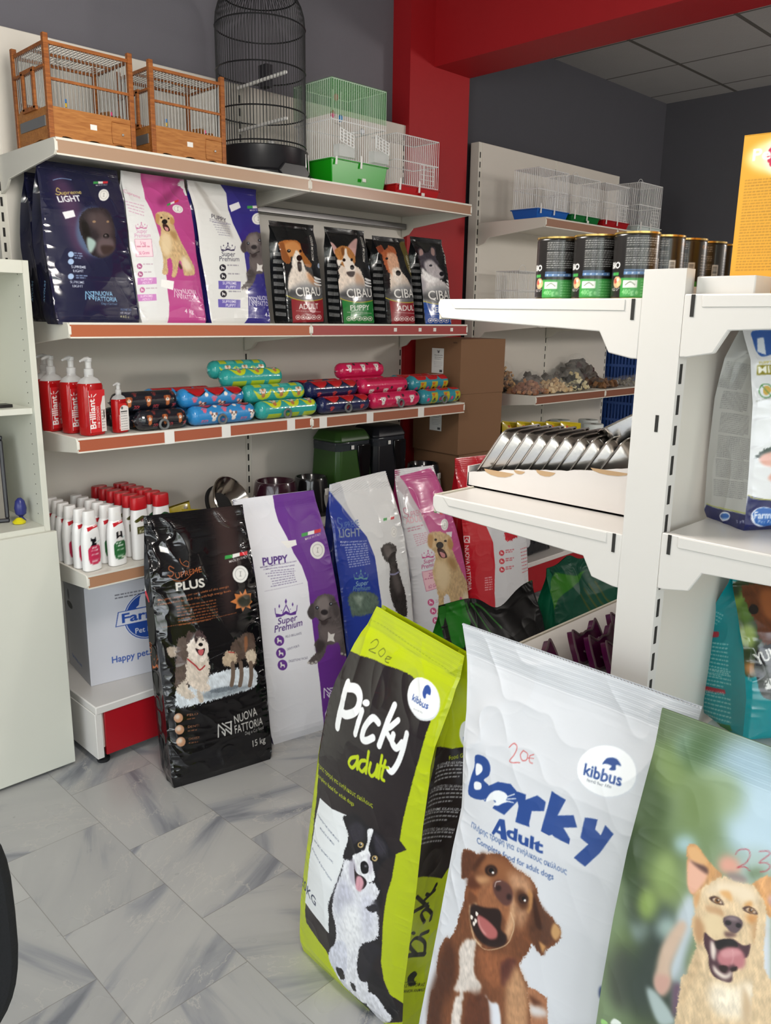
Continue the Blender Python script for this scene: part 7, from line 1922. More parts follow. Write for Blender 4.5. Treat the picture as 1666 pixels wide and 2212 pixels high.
# ------------------------------------------------------------------ cartons of cardboard in front of the pillar
def kraft(label, x, y, z, w, d, h, rz, lab):
    t = thing('cardboard_box', label, 'box', (x, y, z), rz, 'cardboard boxes stacked by the pillar')
    K = '#7d5b40'
    cv = Canvas(0, 0, d, h, .0012, K)
    cv.rect('#8a6648', 0, 0, d, .0015); 
    cv.rect('#3a2c20', d*.20, h-.022, d*.29, h-.015)
    g = GM()
    cs = Canvas(0, 0, d, h, .0012, K)
    g.face((0, d, 0), (0, -1, 0), (0, 0, 1), d, h, cs, .004)
    g.face((0, 0, 0), (1, 0, 0), (0, 0, 1), w, h, K).face((w, 0, 0), (0, 1, 0), (0, 0, 1), d, h, K).face((0, d, 0), (1, 0, 0), (0, 0, 1), w, h, K).face((0, 0, 0), (1, 0, 0), (0, 1, 0), w, d, K)
    g.build('box_body', F_KRAFT, t)
    b = MB().box(.001, w-.001, .001, d*.5-.002, h-.003, h).box(.001, w-.001, d*.5+.002, d-.001, h-.003, h); b.build('top_flap', mat('kraft_plain', '#7d5b40', .85), t)
    if lab:
        cl = Canvas(0, 0, .085, .125, .0008, '#e4e4e2'); cl.circ('#55565a', .047, .107, .006); cl.circ('#55565a', .040, .113, .0025); cl.circ('#55565a', .054, .113, .0025)
        cl.text('#5c5c60', 'Handmade', .018, .088, .078, .088, .006, bold=1); cl.dash('#7c7c80', .02, .078, .078, .078, 2, .009, .003); cl.dash('#a0a0a4', .015, .055, .078, .055, 4, .008, .002)
        cl.rect('#4a4a4e', .056, .006, .076, .018)
        GM().face((-.0012, d*.62, h*.36), (0, -1, 0), (0, 0, 1), .085, .125, cl, .0016).build('shipping_label', film('paper_label', .7, .02, 30), t)
        ct = Canvas(0, 0, .03, .012, .0008, K); ct.text('#2c231c', '0054', .002, .003, .028, .003, .007, bold=1)
        GM().face((-.0008, d*.17, h-.024), (0, -1, 0), (0, 0, 1), .03, .012, ct, .001).build('stamp', F_KRAFT, t)
    return t
for i, (z, lab, px) in enumerate(((0, 'bottom cardboard box of the stack by the pillar, resting on the floor', 0), (.305, 'second cardboard box from the floor in the stack', .01), (.61, 'cardboard box under the two labelled ones in the stack', .02), (.915, 'cardboard box with white label, second from the top', 0), (1.222, 'topmost cardboard box of the stack, with a white label', .0))):
    kraft(lab, 3.172+px, 2.665+px*.4, z+.001, .335, .325, .304 if i < 3 else .306 if i == 3 else .272, R(-3) if i == 4 else R(-2), i >= 3)
# ------------------------------------------------------------------ red pump bottles
REDG = mat('red_liquid_gel', '#d41a1e', .1, trans=.45, var=.02); CLEARP = mat('clear_pump_plastic', '#dedede', .15, alpha=.55)
def pump_bottle(label, x, y, z, s=1., rz=0, group=None, small=False):
    t = thing('pump_bottle', label, 'bottle', (x, y, z), rz, group)
    a, d, h = .042*s, .028*s, .165*s
    def sec(z_, k): 
        return [(k*a*math.copysign(abs(math.cos(q))**.55, math.cos(q)), k*d*math.copysign(abs(math.sin(q))**.55, math.sin(q)), z_) for q in np.linspace(0, 2*math.pi, 29)[:-1]]
    def loft(rows):
        n = len(rows[0]); vs = [p for r_ in rows for p in r_]; fs = [(i*n+j, i*n+(j+1) % n, (i+1)*n+(j+1) % n, (i+1)*n+j) for i in range(len(rows)-1) for j in range(n)]
        return MB().add(vs, fs+[tuple(range(n))[::-1], tuple(range((len(rows)-1)*n, len(rows)*n))])
    loft([sec(0, .93), sec(.006*s, 1), sec(h, 1), sec(h+.008*s, .93)]).build('bottle_body', REDG, t)
    loft([sec(h+.0085*s, .93), sec(h+.022*s, .7), sec(h+.03*s, .36), sec(h+.042*s, .33)]).build('bottle_shoulder', CLEARP, t)
    MB().lathe([(.015*s, h+.036*s), (.0155*s, h+.038*s), (.0155*s, h+.055*s), (.010*s, h+.058*s), (.010*s, h+.078*s), (.0125*s, h+.080*s), (.0125*s, h+.092*s), (.0, h+.094*s)], 20, cap=False).build('pump_collar', CLEARP, t)
    MB().tube([(0, 0, h+.088*s), (-.02*s, -.006*s, h+.089*s), (-.045*s, -.012*s, h+.083*s)], .0045*s, 8, rad=[.008*s, .006*s, .0035*s]).build('pump_spout', CLEARP, t)
    # label
    w, hh = 2*a*.86, h*.86
    cv = Canvas(0, 0, w, hh, .0007, '#c9252a')
    if not small:
        cv.rect('#e9e7e4', 0, 0, w*.02, hh); cv.rect('#d8d4d0', w*.70, 0, w, hh); cv.poly('#c9252a', [(w*.66, hh), (w, hh), (w, hh*.86), (w*.86, hh*.84), (w*.8, hh*.74), (w*.70, hh*.62), (w*.66, hh*.6)])
        cv.text('#f6f2f0', 'Brilliant', w*.36, hh*.08, w*.36, hh*.80, .026*s, bold=2.2)
        for q in (-.4, 0, .4): cv.line('#f6f2f0', .003, [(w*.2+q*.02, hh*.84), (w*.2+q*.05, hh*.90)])
        cv.text('#f0dcd8', 'ΛΑΔΙ ΣΟΛΟΜΟΥ', w*.60, hh*.10, w*.60, hh*.62, .011*s, bold=.8)
        cv.dash('#6a4a48', w*.74, hh*.5, w*.95, hh*.5, 7, .010, .003); cv.rect('#3a2a2a', w*.86, hh*.32, w*.92, hh*.5)
    else:
        cv = Canvas(0, 0, w, hh, .0006, '#e6e2df'); cv.poly('#cf2a28', [(0, hh), (w, hh), (w, hh*.88), (w*.6, hh*.93), (w*.3, hh*.9), (w*.1, hh*.78), (0, hh*.7)])
        cv.circ('#55565a', w*.36, hh*.84, .005); cv.rect('#1a1a1a', w*.2, hh*.68, w*.86, hh*.72); cv.dash('#6a6a6c', w*.2, hh*.62, w*.85, hh*.62, 10, .009, .0022); cv.rect('#cf2a28', 0, 0, w*.12, hh); cv.text('#f6e2e0', 'Brilliant', w*.10, hh*.06, w*.10, hh*.6, .007, bold=1)
    GM().face((-w/2, -d-.0008, h*.06), (1, 0, 0), (0, 0, 1), w, hh, cv, .0012).build('label', film('glossy_label', .3, .02, 30), t)
    return t
PB = 'red salmon oil pump bottles'
pump_bottle('frontmost large red pump bottle at the left end of its shelf', 1.252, 2.675, 1.194, 1, R(18), PB)
pump_bottle('large red pump bottle directly behind the frontmost one', 1.232, 2.765, 1.194, 1, R(18), PB)
pump_bottle('third large red pump bottle, partly behind the white cabinet edge', 1.20, 2.855, 1.194, 1, R(20), PB)
pump_bottle('rearmost large red pump bottle against the shelf back', 1.215, 2.945, 1.194, 1, R(15), PB)
pump_bottle('small red pump bottle standing right of the large red ones', 1.352, 2.672, 1.194, .66, R(20), None, True)
# ------------------------------------------------------------------ sausages
F_SAUS = film('sausage_casing', .16, .12, 50, coat=.4)
def saus_canvas(kind):
    """x: round the casing (0..2pi, .25 front, .5 up when laid down), z: along"""
    L = .30; r = .0365; W = 2*math.pi*r
    base = dict(black='#191a22', blue='#2f86c4', teal='#2f9f9a', navy='#1c2350', pink='#cc1f55', multi='#2f8a9a')[kind]
    cv = Canvas(0, 0, W, L, .0011, base); q = W/4
    rnd = random.Random(kind)
    def paw(c, x, z, s=.008):
        cv.circ(c, x, z, s)
        for a in (-1, -.35, .35, 1): cv.circ(c, x+s*1.55*math.cos(a*.9), z+s*1.35*math.sin(a*.9)*1.15, s*.42)
    def dog(x, z, c1, c2):
        cv.ell(c1, (x, z), (.012, 0), (0, .013)); cv.circ(c2, x+.006, z+.010, .006); cv.circ(c2, x+.006, z-.010, .006); cv.circ('#efe6dc', x-.003, z, .007); cv.circ('#141010', x-.001, z, .0028); cv.circ(c1, x-.016, z, .009)
    for k in range(3):
        z0 = .03+k*.09
        if kind == 'black':
            dog(q*1.15, z0+.03, '#b5683a', '#8a4526'); cv.text('#c9484f', 'DICA', q*.8, z0+.052, q*.8, z0+.078, .013, bold=2); paw('#6a2a2a', q*1.5, z0+.062, .007); cv.dash('#8a93a5', q*.55, z0+.05, q*.55, z0+.08, 1, .01, .003); paw('#c2505a', q*2.4, z0+.05, .007)
        elif kind == 'blue':
            cv.poly('#a8161f', [(q*2.9, z0), (q*2.0, z0+.004), (q*1.62, z0+.04), (q*2.0, z0+.078), (q*2.9, z0+.082)]); cv.line('#141216', .004, [(q*1.95, z0+.002), (q*1.58, z0+.04), (q*1.95, z0+.08)])
            paw('#d8607a', q*1.35, z0+.025, .008); cv.text('#d8506a', 'DICA', q*.75, z0+.01, q*.75, z0+.04, .012, bold=2); dog(q*1.0, z0+.065, '#efe2dc', '#6a4a44'); cv.circ('#e6b8a8', q*1.2, z0+.05, .006); cv.circ('#f0e6da', q*1.7, z0+.08, .008)
        elif kind == 'teal':
            cv.rect('#a9bf2a', q*.2, z0+.008, q*.75, z0+.075); cv.poly('#c2cf2a', [(q*1.9, z0), (q*1.3, z0+.02), (q*1.15, z0+.045), (q*1.3, z0+.07), (q*1.9, z0+.088), (q*1.6, z0+.06), (q*1.55, z0+.03)])
            dog(q*1.75, z0+.045, '#b5764a', '#e0cdb8'); cv.rect('#b5c22e', q*2.1, z0+.01, q*3.2, z0+.045); cv.rect('#4fb5b0', q*2.1, z0+.05, q*3.2, z0+.085)
        elif kind == 'navy':
            cv.poly('#b51a20', [(q*2.9, z0), (q*2.0, z0+.003), (q*1.55, z0+.042), (q*2.0, z0+.08), (q*2.9, z0+.084)]); cv.line('#0f0f18', .005, [(q*1.95, z0), (q*1.5, z0+.042), (q*1.95, z0+.084)])
            paw('#c43c3c', q*1.05, z0+.03, .008); cv.text('#c4404a', 'DICA', q*.7, z0+.045, q*.7, z0+.075, .012, bold=2); paw('#3a5aa8', q*.5, z0+.02, .006)
        elif kind == 'pink':
            dog(q*1.1, z0+.025, '#eae2e2', '#d8cccc'); cv.circ('#4a1c2a', q*1.35, z0+.06, .008); cv.text('#e0607a', 'DICA', q*.75, z0+.05, q*.75, z0+.08, .011, bold=2); cv.rect('#b3163f', q*1.9, z0, q*2.8, z0+.085)
        else:
            cv.rect('#b5ae2a', q*.2, z0+.03, q*1.6, z0+.075); cv.poly('#c8641e', [(q*1.5, z0+.03), (q*1.2, z0+.045), (q*1.5, z0+.06)]); cv.circ('#4a2a2a', q*1.0, z0+.05, .008); cv.poly('#3f8a3a', [(q*.9, z0+.032), (q*.6, z0+.05), (q*.9, z0+.07)]); cv.poly('#b5181f', [(q*2.9, z0), (q*1.9, z0+.004), (q*1.75, z0+.04), (q*1.9, z0+.08), (q*2.9, z0+.085)]); cv.circ('#d0407a', q*1.0, z0+.005, .010)
    return cv
SAUS = {}
def sausage(kind, label, x, y, z, L=.31, group='wrapped sausages on the shelf', rz=0, roll=0, ring=False, r=.0365):
    key = (kind, L)
    if key not in SAUS:
        t = thing('pet_food_sausage', label, 'sausage', (x, y, z), 0, group)
        prof = [(.004, -.006), (.010, 0), (r*.55, .004), (r*.85, .012), (r*.98, .024), (r, .04), (r, L-.04), (r*.98, L-.024), (r*.85, L-.012), (r*.55, L-.004), (.010, L), (.004, L+.006)]
        prof = np.array(dens(prof, .0025)); n = 72; th = np.linspace(0, 2*np.pi, n+1); T, I = np.meshgrid(th, np.arange(len(prof)))
        wr = 1+.012*(vnoise(T*4, I/3., 5)-.5)+.05*(vnoise(T*7, I*0+.5, 6)-.5)*np.clip((np.abs(prof[I, 1]-L/2)-L/2+.045)/.04, 0, 1)
        rr = prof[I, 0]*wr; rr[:, -1] = rr[:, 0]
        # laid along local X, the print seam underneath; quarter turn = facing the aisle (-Y), half = up
        P = np.stack([prof[I, 1], -rr*np.sin(T), -rr*np.cos(T)], -1)
        W = 2*math.pi*r
        cvs = saus_canvas(kind); zz = np.clip(prof[I, 1], 0, L)/L*.30
        GM().grid(P, cvs.at(T/(2*math.pi)*W, zz)).build('casing', F_SAUS, t)
        for e in (-.008, L+.004): MB().tube([(e, -.006, -.002), (e, .006, .002), (e+.004, .006, .002), (e+.004, -.006, -.002)], .0018, 5, True).build('end_clip', mat('clip_metal', '#b8b8ba', .3, .9), t)
        SAUS[key] = t
    else:
        t = copy_tree(SAUS[key]); t.location = (x, y, z); t['label'] = label; t['group'] = group
        for c in list(t.children):
            if c.name.startswith('tag_ring'): bpy.data.objects.remove(c)
    t.rotation_euler = (roll, 0, rz)
    return t
zf = 1.1935; r_ = .0365
ROWA = [('black', 1.40, .20, 'black sausage in the front row beside the small pump bottle'), ('blue', 1.613, .29, 'light blue sausage in the front row'), ('teal', 1.918, .30, 'teal and lime sausage in the front row at the shelf joint'), ('navy', 2.232, .29, 'navy sausage with red top in the front row'), ('pink', 2.537, .31, 'pink sausage with white poodles in the front row'), ('multi', 2.862, .285, 'multicoloured sausage at the right end of the front row')]
for k, x, L, lab in ROWA: sausage(k, lab, x, 2.657, zf+r_, L, roll=dict(navy=.6, multi=.35).get(k, 0))
BEHIND = [('black', 1.38, .24, 'black sausage lying behind the front black one'), ('blue', 1.63, .27, 'blue sausage lying behind the front blue one'), ('teal', 1.915, .30, 'teal sausage lying behind the front teal one'), ('navy', 2.23, .29, 'navy sausage lying behind the front navy one'), ('pink', 2.53, .31, 'pink sausage lying behind the front pink one'), ('multi', 2.85, .285, 'multicoloured sausage lying behind the front multicoloured one')]
for k, x, L, lab in BEHIND: sausage(k, lab, x, 2.735, zf+r_, L, roll=.6)
for k, x, L, lab in [('black', 1.36, .27, 'black sausage against the shelf back, left half'), ('blue', 1.64, .27, 'blue sausage in the back row of the left half'), ('teal', 1.93, .30, 'teal sausage in the back row at the shelf joint'), ('navy', 2.25, .29, 'navy sausage in the back row of the right half'), ('pink', 2.55, .30, 'pink sausage in the back row of the right half'), ('multi', 2.86, .27, 'multicoloured sausage in the back row beside the cartons')]:
    sausage(k, lab, x, 2.812, zf+r_, L, roll=-.4)
z2 = zf+r_+.0625
for k, x, L, lab, ro in [('black', 1.335, .25, 'black sausage stacked behind the small pump bottle', 0), ('blue', 1.595, .285, 'blue sausage with red top stacked on the front row', .75), ('teal', 1.885, .30, 'lime and teal sausage stacked above the front teal one', .9), ('navy', 2.195, .29, 'navy sausage with red top stacked on the front row', .7), ('pink', 2.505, .30, 'pink sausage with red top stacked on the front row', .8), ('multi', 2.825, .27, 'multicoloured sausage stacked on the right end of the row', .75)]:
    sausage(k, lab, x, 2.696, z2, L, roll=ro)
for k, x, L, lab, ro in [('blue', 1.50, .29, 'blue and red sausage at the back of the left half, under the wall panel', .8), ('teal', 1.83, .30, 'teal sausage with dog faces, lowest of the teal pile', -.2), ('navy', 2.17, .29, 'navy sausage in the second layer at the back', .1), ('pink', 2.46, .29, 'pink sausage under the topmost pink one', 0), ('multi', 2.79, .28, 'multicoloured sausage at the back of the right pile', .6)]:
    sausage(k, lab, x, 2.774, z2, L, roll=ro)
sausage('teal', 'teal sausage second from the top of the teal pile', 1.81, 2.735, z2+.0625, .29, roll=-.1)
sausage('teal', 'topmost teal and lime sausage of the pile', 1.80, 2.80, z2+.092, .27, roll=1.0)
sausage('pink', 'topmost pink sausage lying alone on the right pile', 2.47, 2.80, z2+.064, .28, roll=-.4)
# grey card rings standing at the shelf edge
RING = mat('grey_ring', '#6c6f70', .45, .3)
for i, (x, lab) in enumerate(((1.49, 'grey ring in front of the black sausage'), (1.735, 'dark ring in front of the light blue sausage'), (2.045, 'dark ring in front of the teal sausage'), (2.375, 'grey ring in front of the navy sausage'), (2.70, 'dark ring in front of the pink sausage'), (3.0, 'dark ring in front of the multicoloured sausage'))):
    o = MB().tube([(.0165*math.cos(a*math.pi/12), 0, .0165+.0165*math.sin(a*math.pi/12)) for a in range(24)], .0048, 8, True).build('ring_hook', RING); o.location = (x, 2.6135, zf+.005); tag(o, lab, 'ring', 'rings at the front of the sausage shelf')
# ------------------------------------------------------------------ shampoo bottles
F_LABEL = film('shampoo_print', .3, .02, 30)
def oval(a, d, k, n=33): return [(k*a*math.copysign(abs(math.cos(q))**.7, math.cos(q)), k*d*math.copysign(abs(math.sin(q))**.7, math.sin(q))) for q in np.linspace(-math.pi, math.pi, n)]
def shampoo(kind, label, x, y, z, rz, group):
    t = thing('shampoo_bottle', label, 'bottle', (x, y, z), rz, group)
    a, d = (.034, .020); tall = kind in ('cat', 'dog')
    H = .165 if tall else .185
    cv = Canvas(-.05, 0, .10, H, .0006, '#ecebea')
    if tall:
        c = '#c93458' if kind == 'cat' else '#2f6a3c'
        cv.poly('#c4202c', [(-.021, .156), (.026, .163), (.024, .152), (.002, .150), (-.020, .142)], sm=False); cv.text('#f6e6e6', 'BioPet', .002, .154, .023, .157, .006, bold=1.5, shear=.2)
        cv.poly(c, [(-.024, .080), (-.014, .092), (.014, .092), (.025, .082), (.027, .045), (.020, .026), (0, .022), (-.020, .026), (-.025, .045)], sm=False)
        if kind == 'cat': cv.poly('#17151a', [(-.012, .120), (-.006, .114), (.002, .114), (.008, .120), (.008, .106), (.006, .10), (.012, .091), (-.014, .091), (-.008, .10), (-.012, .108)], sm=False); cv.text('#f4e0e4', 'CAT', -.008, .079, .010, .079, .006, bold=1); cv.text('#f4e0e4', 'SHAMPOO', -.016, .071, .018, .071, .006, bold=1)
        else: cv.poly('#1d1a1c', [(-.012, .122), (0, .125), (.012, .122), (.014, .110), (.010, .098), (-.010, .098), (-.014, .110)]); cv.poly('#e9e4df', [(-.003, .124), (.003, .124), (.006, .104), (.012, .092), (-.012, .092), (-.006, .104)]); cv.circ('#1a1616', 0, .108, .003); cv.text('#e4f0e4', 'HEMP OIL', -.016, .079, .017, .079, .006, bold=1); cv.text('#e4f0e4', 'SHAMPOO', -.017, .071, .018, .071, .006, bold=1); cv.rect('#d8e0c8', .003, .026, .019, .033)
        cv.line('#7fc8c0', .0015, [(.014, .10), (.024, .104)]); cv.dash('#f0d8dc' if kind == 'cat' else '#d0e4d0', -.014, .057, .017, .057, 5, .006, .0017); cv.dash('#b0b0b0', -.010, .012, .012, .012, 1, .006, .002)
        rows = [(.0, .95), (.004, 1), (.10, 1.02), (.135, .93), (.155, .80), (.165, .66)]
    else:
        c = '#4c4a1e' if kind == 'herb' else '#1f4a28'
        cv.poly(c, [(-.028, .150), (0, .163), (.028, .150), (.026, .140), (0, .148), (-.026, .140)]); cv.rect('#5a1c20', -.008, .142, .012, .152); cv.text('#f0e6e0', 'Bio', -.006, .144, .010, .144, .006, bold=1)
        cv.rect(c, -.024, .095, .024, .124); cv.text('#e8e4c8', 'Natural Herbal' if kind == 'herb' else 'Tea Tree', -.020, .113, .022, .113, .006, bold=.8); cv.text('#e8e4c8', 'Shampoo', -.016, .103, .018, .103, .006, bold=.8)
        rows = [(.0, .95), (.004, 1), (.12, 1), (.155, .97), (.185, .86)]
    zr = np.interp(np.arange(0, 100)/99*(len(rows)-1), range(len(rows)), [r[0] for r in rows]); kr = np.interp(np.arange(0, 100)/99*(len(rows)-1), range(len(rows)), [r[1] for r in rows])
    P = np.array([[(px, py, z_) for px, py in oval(a, d, k, 61)] for z_, k in zip(zr, kr)])
    C = cv.at(P[..., 0], P[..., 2]); plain = P[..., 1] > -.003; C[plain] = lin('#ecebea')
    GM().grid(P, C).build('bottle_body', F_LABEL, t)
    if tall:
        b = MB(); rows = [(.164, .67), (.168, .70), (.208, .62), (.212, .58)]; cm = mat('white_cap', '#e6e4e2', .35)
    else:
        b = MB(); rows = [(.186, .95), (.188, .97), (.226, .92), (.230, .86)]; cm = mat('red_cap', '#b5161f', .35)
    n = 32; vs = []
    for z_, k in rows: vs += [(px, py, z_) for px, py in oval(a, d*(1.1 if tall else 1), k, 33)[:-1]]
    b.add(vs, [(i*n+j, i*n+(j+1) % n, (i+1)*n+(j+1) % n, (i+1)*n+j) for i in range(3) for j in range(n)]+[tuple(range(n))[::-1], tuple(range(3*n, 4*n))])
    b.build('cap', cm, t)
    if tall: MB().box(-.008, .008, -d*.72-.0006, -d*.66, .180, .191).build('price_sticker', PAPER, t)
    return t
zs = .7215
ca = shampoo('cat', 'white cat shampoo bottle in front, nearest the shelf edge', 1.213, 2.668, zs, R(12), 'white shampoo bottles')
for i, (x, y, lab) in enumerate(((1.205, 2.722, 'white cat shampoo bottle second from the front in the left column'), (1.20, 2.790, 'white cat shampoo bottle third from the front in the left column'), (1.20, 2.845, 'white shampoo bottle fourth in the left column'), (1.205, 2.90, 'white shampoo bottle fifth in the left column'), (1.205, 2.955, 'white shampoo bottle last in the left column, by the panel'))):
    again(ca, (x, y, zs), R(12), lab)
do = shampoo('dog', 'white hemp oil shampoo bottle with a dog and green label', 1.308, 2.668, zs, R(12), 'white shampoo bottles')
for i, (x, y, lab) in enumerate(((1.300, 2.722, 'white shampoo bottle just behind the green-labelled one'), (1.298, 2.776, 'white shampoo bottle third in the green-label column'), (1.296, 2.83, 'white shampoo bottle fourth in the green-label column'), (1.294, 2.884, 'white shampoo bottle fifth in the green-label column'), (1.292, 2.938, 'white shampoo bottle last in the green-label column'))):
    again(ca if i % 2 else do, (x, y, zs), R(12), lab)
he = shampoo('herb', 'red-capped herbal shampoo bottle at the front of its column', 1.408, 2.682, zs, R(12), 'red-capped shampoo bottles')
te = shampoo('tea', 'red-capped tea tree shampoo bottle beside the black sack', 1.498, 2.682, zs, R(12), 'red-capped shampoo bottles')
ORD = ('second', 'third', 'fourth', 'fifth', 'sixth')
for i in range(5):
    again(he, (1.406-.003*i, 2.682+.055*(i+1), zs), R(12), '%s red-capped bottle back in the herbal column' % ORD[i])
    again(te, (1.496-.003*i, 2.682+.055*(i+1), zs), R(12), '%s red-capped bottle back in the tea tree column' % ORD[i])
# small yellow packet behind the black sack
py = GM(); cy = Canvas(0, 0, .10, .15, .001, '#a9982a'); cy.circ('#5a4a1a', .03, .11, .010); cy.circ('#5a4a1a', .075, .125, .010); cy.rect('#3a5a2a', .0, .0, .10, .04)
U_, V_ = np.meshgrid(np.linspace(0, 1, 40), np.linspace(0, 1, 50)); bl = .014*(1-np.abs(2*U_-1)**2)*np.sin(np.pi*np.clip(V_*1.05, 0, 1))
py.grid(np.stack([U_*.10, -bl, V_*.15], -1), cy.at(U_*.10, V_*.15)); py.grid(np.stack([U_*.10, bl, V_*.15], -1), np.array(lin('#a9982a')), True)
o = py.build('snack_packet', F_SHINY); o.location = (1.585, 2.70, zs); o.rotation_euler = (R(-8), R(10), R(5)); tag(o, 'small yellow packet beside the tea tree shampoo', 'packet')
o = copy_tree(o); o.location = (1.60, 2.76, zs); o.rotation_euler = (R(-8), R(-6), R(5)); tag(o, 'second yellow packet, darker against the shelf back', 'packet')
# ------------------------------------------------------------------ bowls and food containers on the low shelf
zs = .7215
CHROME = mat('polished_steel', '#cfc8c0', .12, 1., var=.01)
t = thing('steel_bowl', 'polished steel bowl propped on edge behind the black sack', 'bowl', (1.90, 2.83, zs+.002), tilt=(R(62), 0, R(20)))
MB().lathe([(.0, .004), (.055, .006), (.085, .03), (.102, .07), (.108, .074), (.112, .070), (.100, .055), (.088, .01), (.07, 0), (.0, 0)], 56, cap=False, c=(0, .095, .0)).build('bowl', CHROME, t)
MB().lathe([(.089, 0), (.094, .004), (.094, .012), (.088, .012)], 48, c=(0, .095, -.002)).build('rubber_ring', RUB, t)
def plastic_bowl(label, x, y, col, sp, group='plastic pet bowls', r=.115, h=.15):
    t = thing('pet_bowl', label, 'bowl', (x, y, zs), 0, group)
    MB().lathe([(.0, 0), (r, 0), (r, .012), (r*.98, .03), (r*.80, h-.012), (r*.76, h), (r*.70, h), (r*.66, h-.008), (r*.5, h*.55), (.0, h*.5)], 56, cap=False).build('bowl', mat('bowl_'+col, '#'+col, .18, coat=.3), t)
    for a in (-135, -75, -15, 45, 105, 165):
        b = MB(); q = R(a)
        n = 14; c0 = []
        for i in range(n):
            p = 2*math.pi*i/n; zz = h*.42+.045*math.sin(p); rr = np.interp(zz, [.03, h-.012], [r*.98, r*.80])+.0012; w = .020*math.cos(p)/rr
            c0.append((rr*math.cos(q+w), rr*math.sin(q+w), zz))
        b.add(c0+[(0.985*p[0], .985*p[1], p[2]) for p in c0], [tuple(range(n))]+[(i, (i+1) % n, (i+1) % n+n, i+n) for i in range(n)])
        b.build('grip_spot', mat('grip_spot', '#a9a8a6', .6), t)
    q = R(-70); MB().box(-.012, .012, -r*.90-.002, -r*.90+.012, h*.55, h*.72).build('price_sticker', PAPER, t).rotation_euler = (0, 0, R(18))
    return t
plastic_bowl('dark maroon plastic bowl with grey spots behind the puppy sack', 2.125, 2.81, '2e0d1c', 1, r=.112, h=.178)
plastic_bowl('black plastic bowl with grey spots beside the maroon one', 2.335, 2.82, '121214', 1, r=.095, h=.168)
plastic_bowl('black plastic bowl at the right end of the low shelf', 3.02, 2.76, '121214', 1, r=.10, h=.16)
def bin_(label, x, y, col, lid, rz):
    t = thing('food_container', label, 'container', (x, y, zs), rz, 'pet food containers')
    w, d, h = .115, .10, .30
    def ring(k, z, w=w, d=d): return [(sx*w*k, sy*d*k, z) for sx, sy in ((-1, -.8), (-.8, -1), (.8, -1), (1, -.8), (1, .8), (.8, 1), (-.8, 1), (-1, .8))]
    def loft(rows):
        vs = [p for r_ in rows for p in r_]; n = 8; fs = [(i*n+j, i*n+(j+1) % n, (i+1)*n+(j+1) % n, (i+1)*n+j) for i in range(len(rows)-1) for j in range(n)]
        return MB().add(vs, fs+[tuple(range(n))[::-1], tuple(range((len(rows)-1)*n, len(rows)*n))])
    loft([ring(.95, 0), ring(1.0, h*.5), ring(.93, h)]).build('container_body', plastic(col, .3), t, .006)
    loft([ring(.95, h-.03), ring(.955, h+.012)]).build('clear_collar', mat('smoked_clear', '#3c3f46', .1, alpha=.75), t, .003)
    loft([ring(.96, h+.012), ring(.97, h+.022), ring(.80, h+.055), ring(.72, h+.062)]).build('lid', plastic(lid, .35), t, .006)
    MB().prism([(w*.1, h-.005), (w*.8, h-.005), (w*.82, h-.06), (w*.75, h-.16), (w*.5, h-.20), (w*.25, h-.16), (w*.12, h-.06)], -d-.004, -d+.01, 'y').build('window_strip', mat('black_gloss', '#0d0d10', .1), t, .004)
    MB().box(-w*.25, -w*.12, -d-.003, -d, h-.022, h-.004).build('price_sticker', PAPER, t)
    return t
bin_('dark green pet food container under the sausage shelf', 2.56, 2.865, '2b4a1c', '2f4f20', 0)
bin_('black pet food container right of the dark green one', 2.805, 2.87, '15161c', '1c1d24', 0)
# ------------------------------------------------------------------ white carton with blue logo under the low shelf
def brand_box(label, x, y, z, w, d, h, rz):
    t = thing('printed_carton', label, 'box', (x, y, z), rz)
    B0 = '#cfcfd6'
    cv = Canvas(0, 0, w, h, .0009, B0)
    c = (.235, .235)
    cv.circ('#d8d9e4', c[0], c[1], .100); cv.circ('#20489c', c[0], c[1], .096); cv.circ('#d8d9e4', c[0], c[1], .092); cv.circ('#20489c', c[0], c[1], .089)
    cv.poly('#d2d3de', [(.20, .285), (.205, .31), (.215, .325), (.232, .318), (.236, .30), (.232, .285), (.245, .272), (.19, .272), (.197, .28)]); cv.poly('#d2d3de', [(.245, .272), (.25, .30), (.262, .312), (.275, .30), (.27, .285), (.285, .272)])
    cv.poly('#20489c', [(.105, .212), (.118, .27), (w-.005, .27), (w-.005, .212)], sm=False); cv.poly('#d2d3de', [(.109, .215), (.121, .267), (w-.003, .267), (w-.003, .215)], sm=False)
    cv.text('#20489c', 'Farmina', .128, .224, .36, .224, .036, bold=2.2); cv.text('#d6d7e2', 'Pet Foods', .178, .170, .30, .170, .022, bold=1.2)
    cv.text('#3455a4', 'Happy pet. Happy you.', .082, .072, .40, .072, .027, bold=1.4)
    cv.dash('#55555f', .11, .335, .30, .335, 2, .012, .005)
    cs = Canvas(0, 0, d, h, .0012, '#b4b4ba'); cs.ell('#17171a', (.06, .265), (.035, 0), (0, .014)); cs.ell('#55555e', (.05, .305), (.012, 0), (0, .022)); cs.text('#3455a4', 'farmina.com', .04, .045, .16, .04, .016, bold=.8)
    g = GM(); g.face((0, 0, 0), (1, 0, 0), (0, 0, 1), w, h, cv, .0016); g.face((0, d, 0), (0, -1, 0), (0, 0, 1), d, h, cs, .002)
    g.face((w, 0, 0), (0, 1, 0), (0, 0, 1), d, h, B0).face((0, d, 0), (1, 0, 0), (0, 0, 1), w, h, B0).face((0, 0, 0), (1, 0, 0), (0, 1, 0), w, d, B0)
    g.build('box_body', F_CARD, t)
    MB().box(.001, w-.001, .001, d*.5, h-.003, h).box(.001, w-.001, d*.5+.002, d-.001, h-.003, h).build('top_flap', mat('white_board', '#c2c2cc', .7), t)
    return t
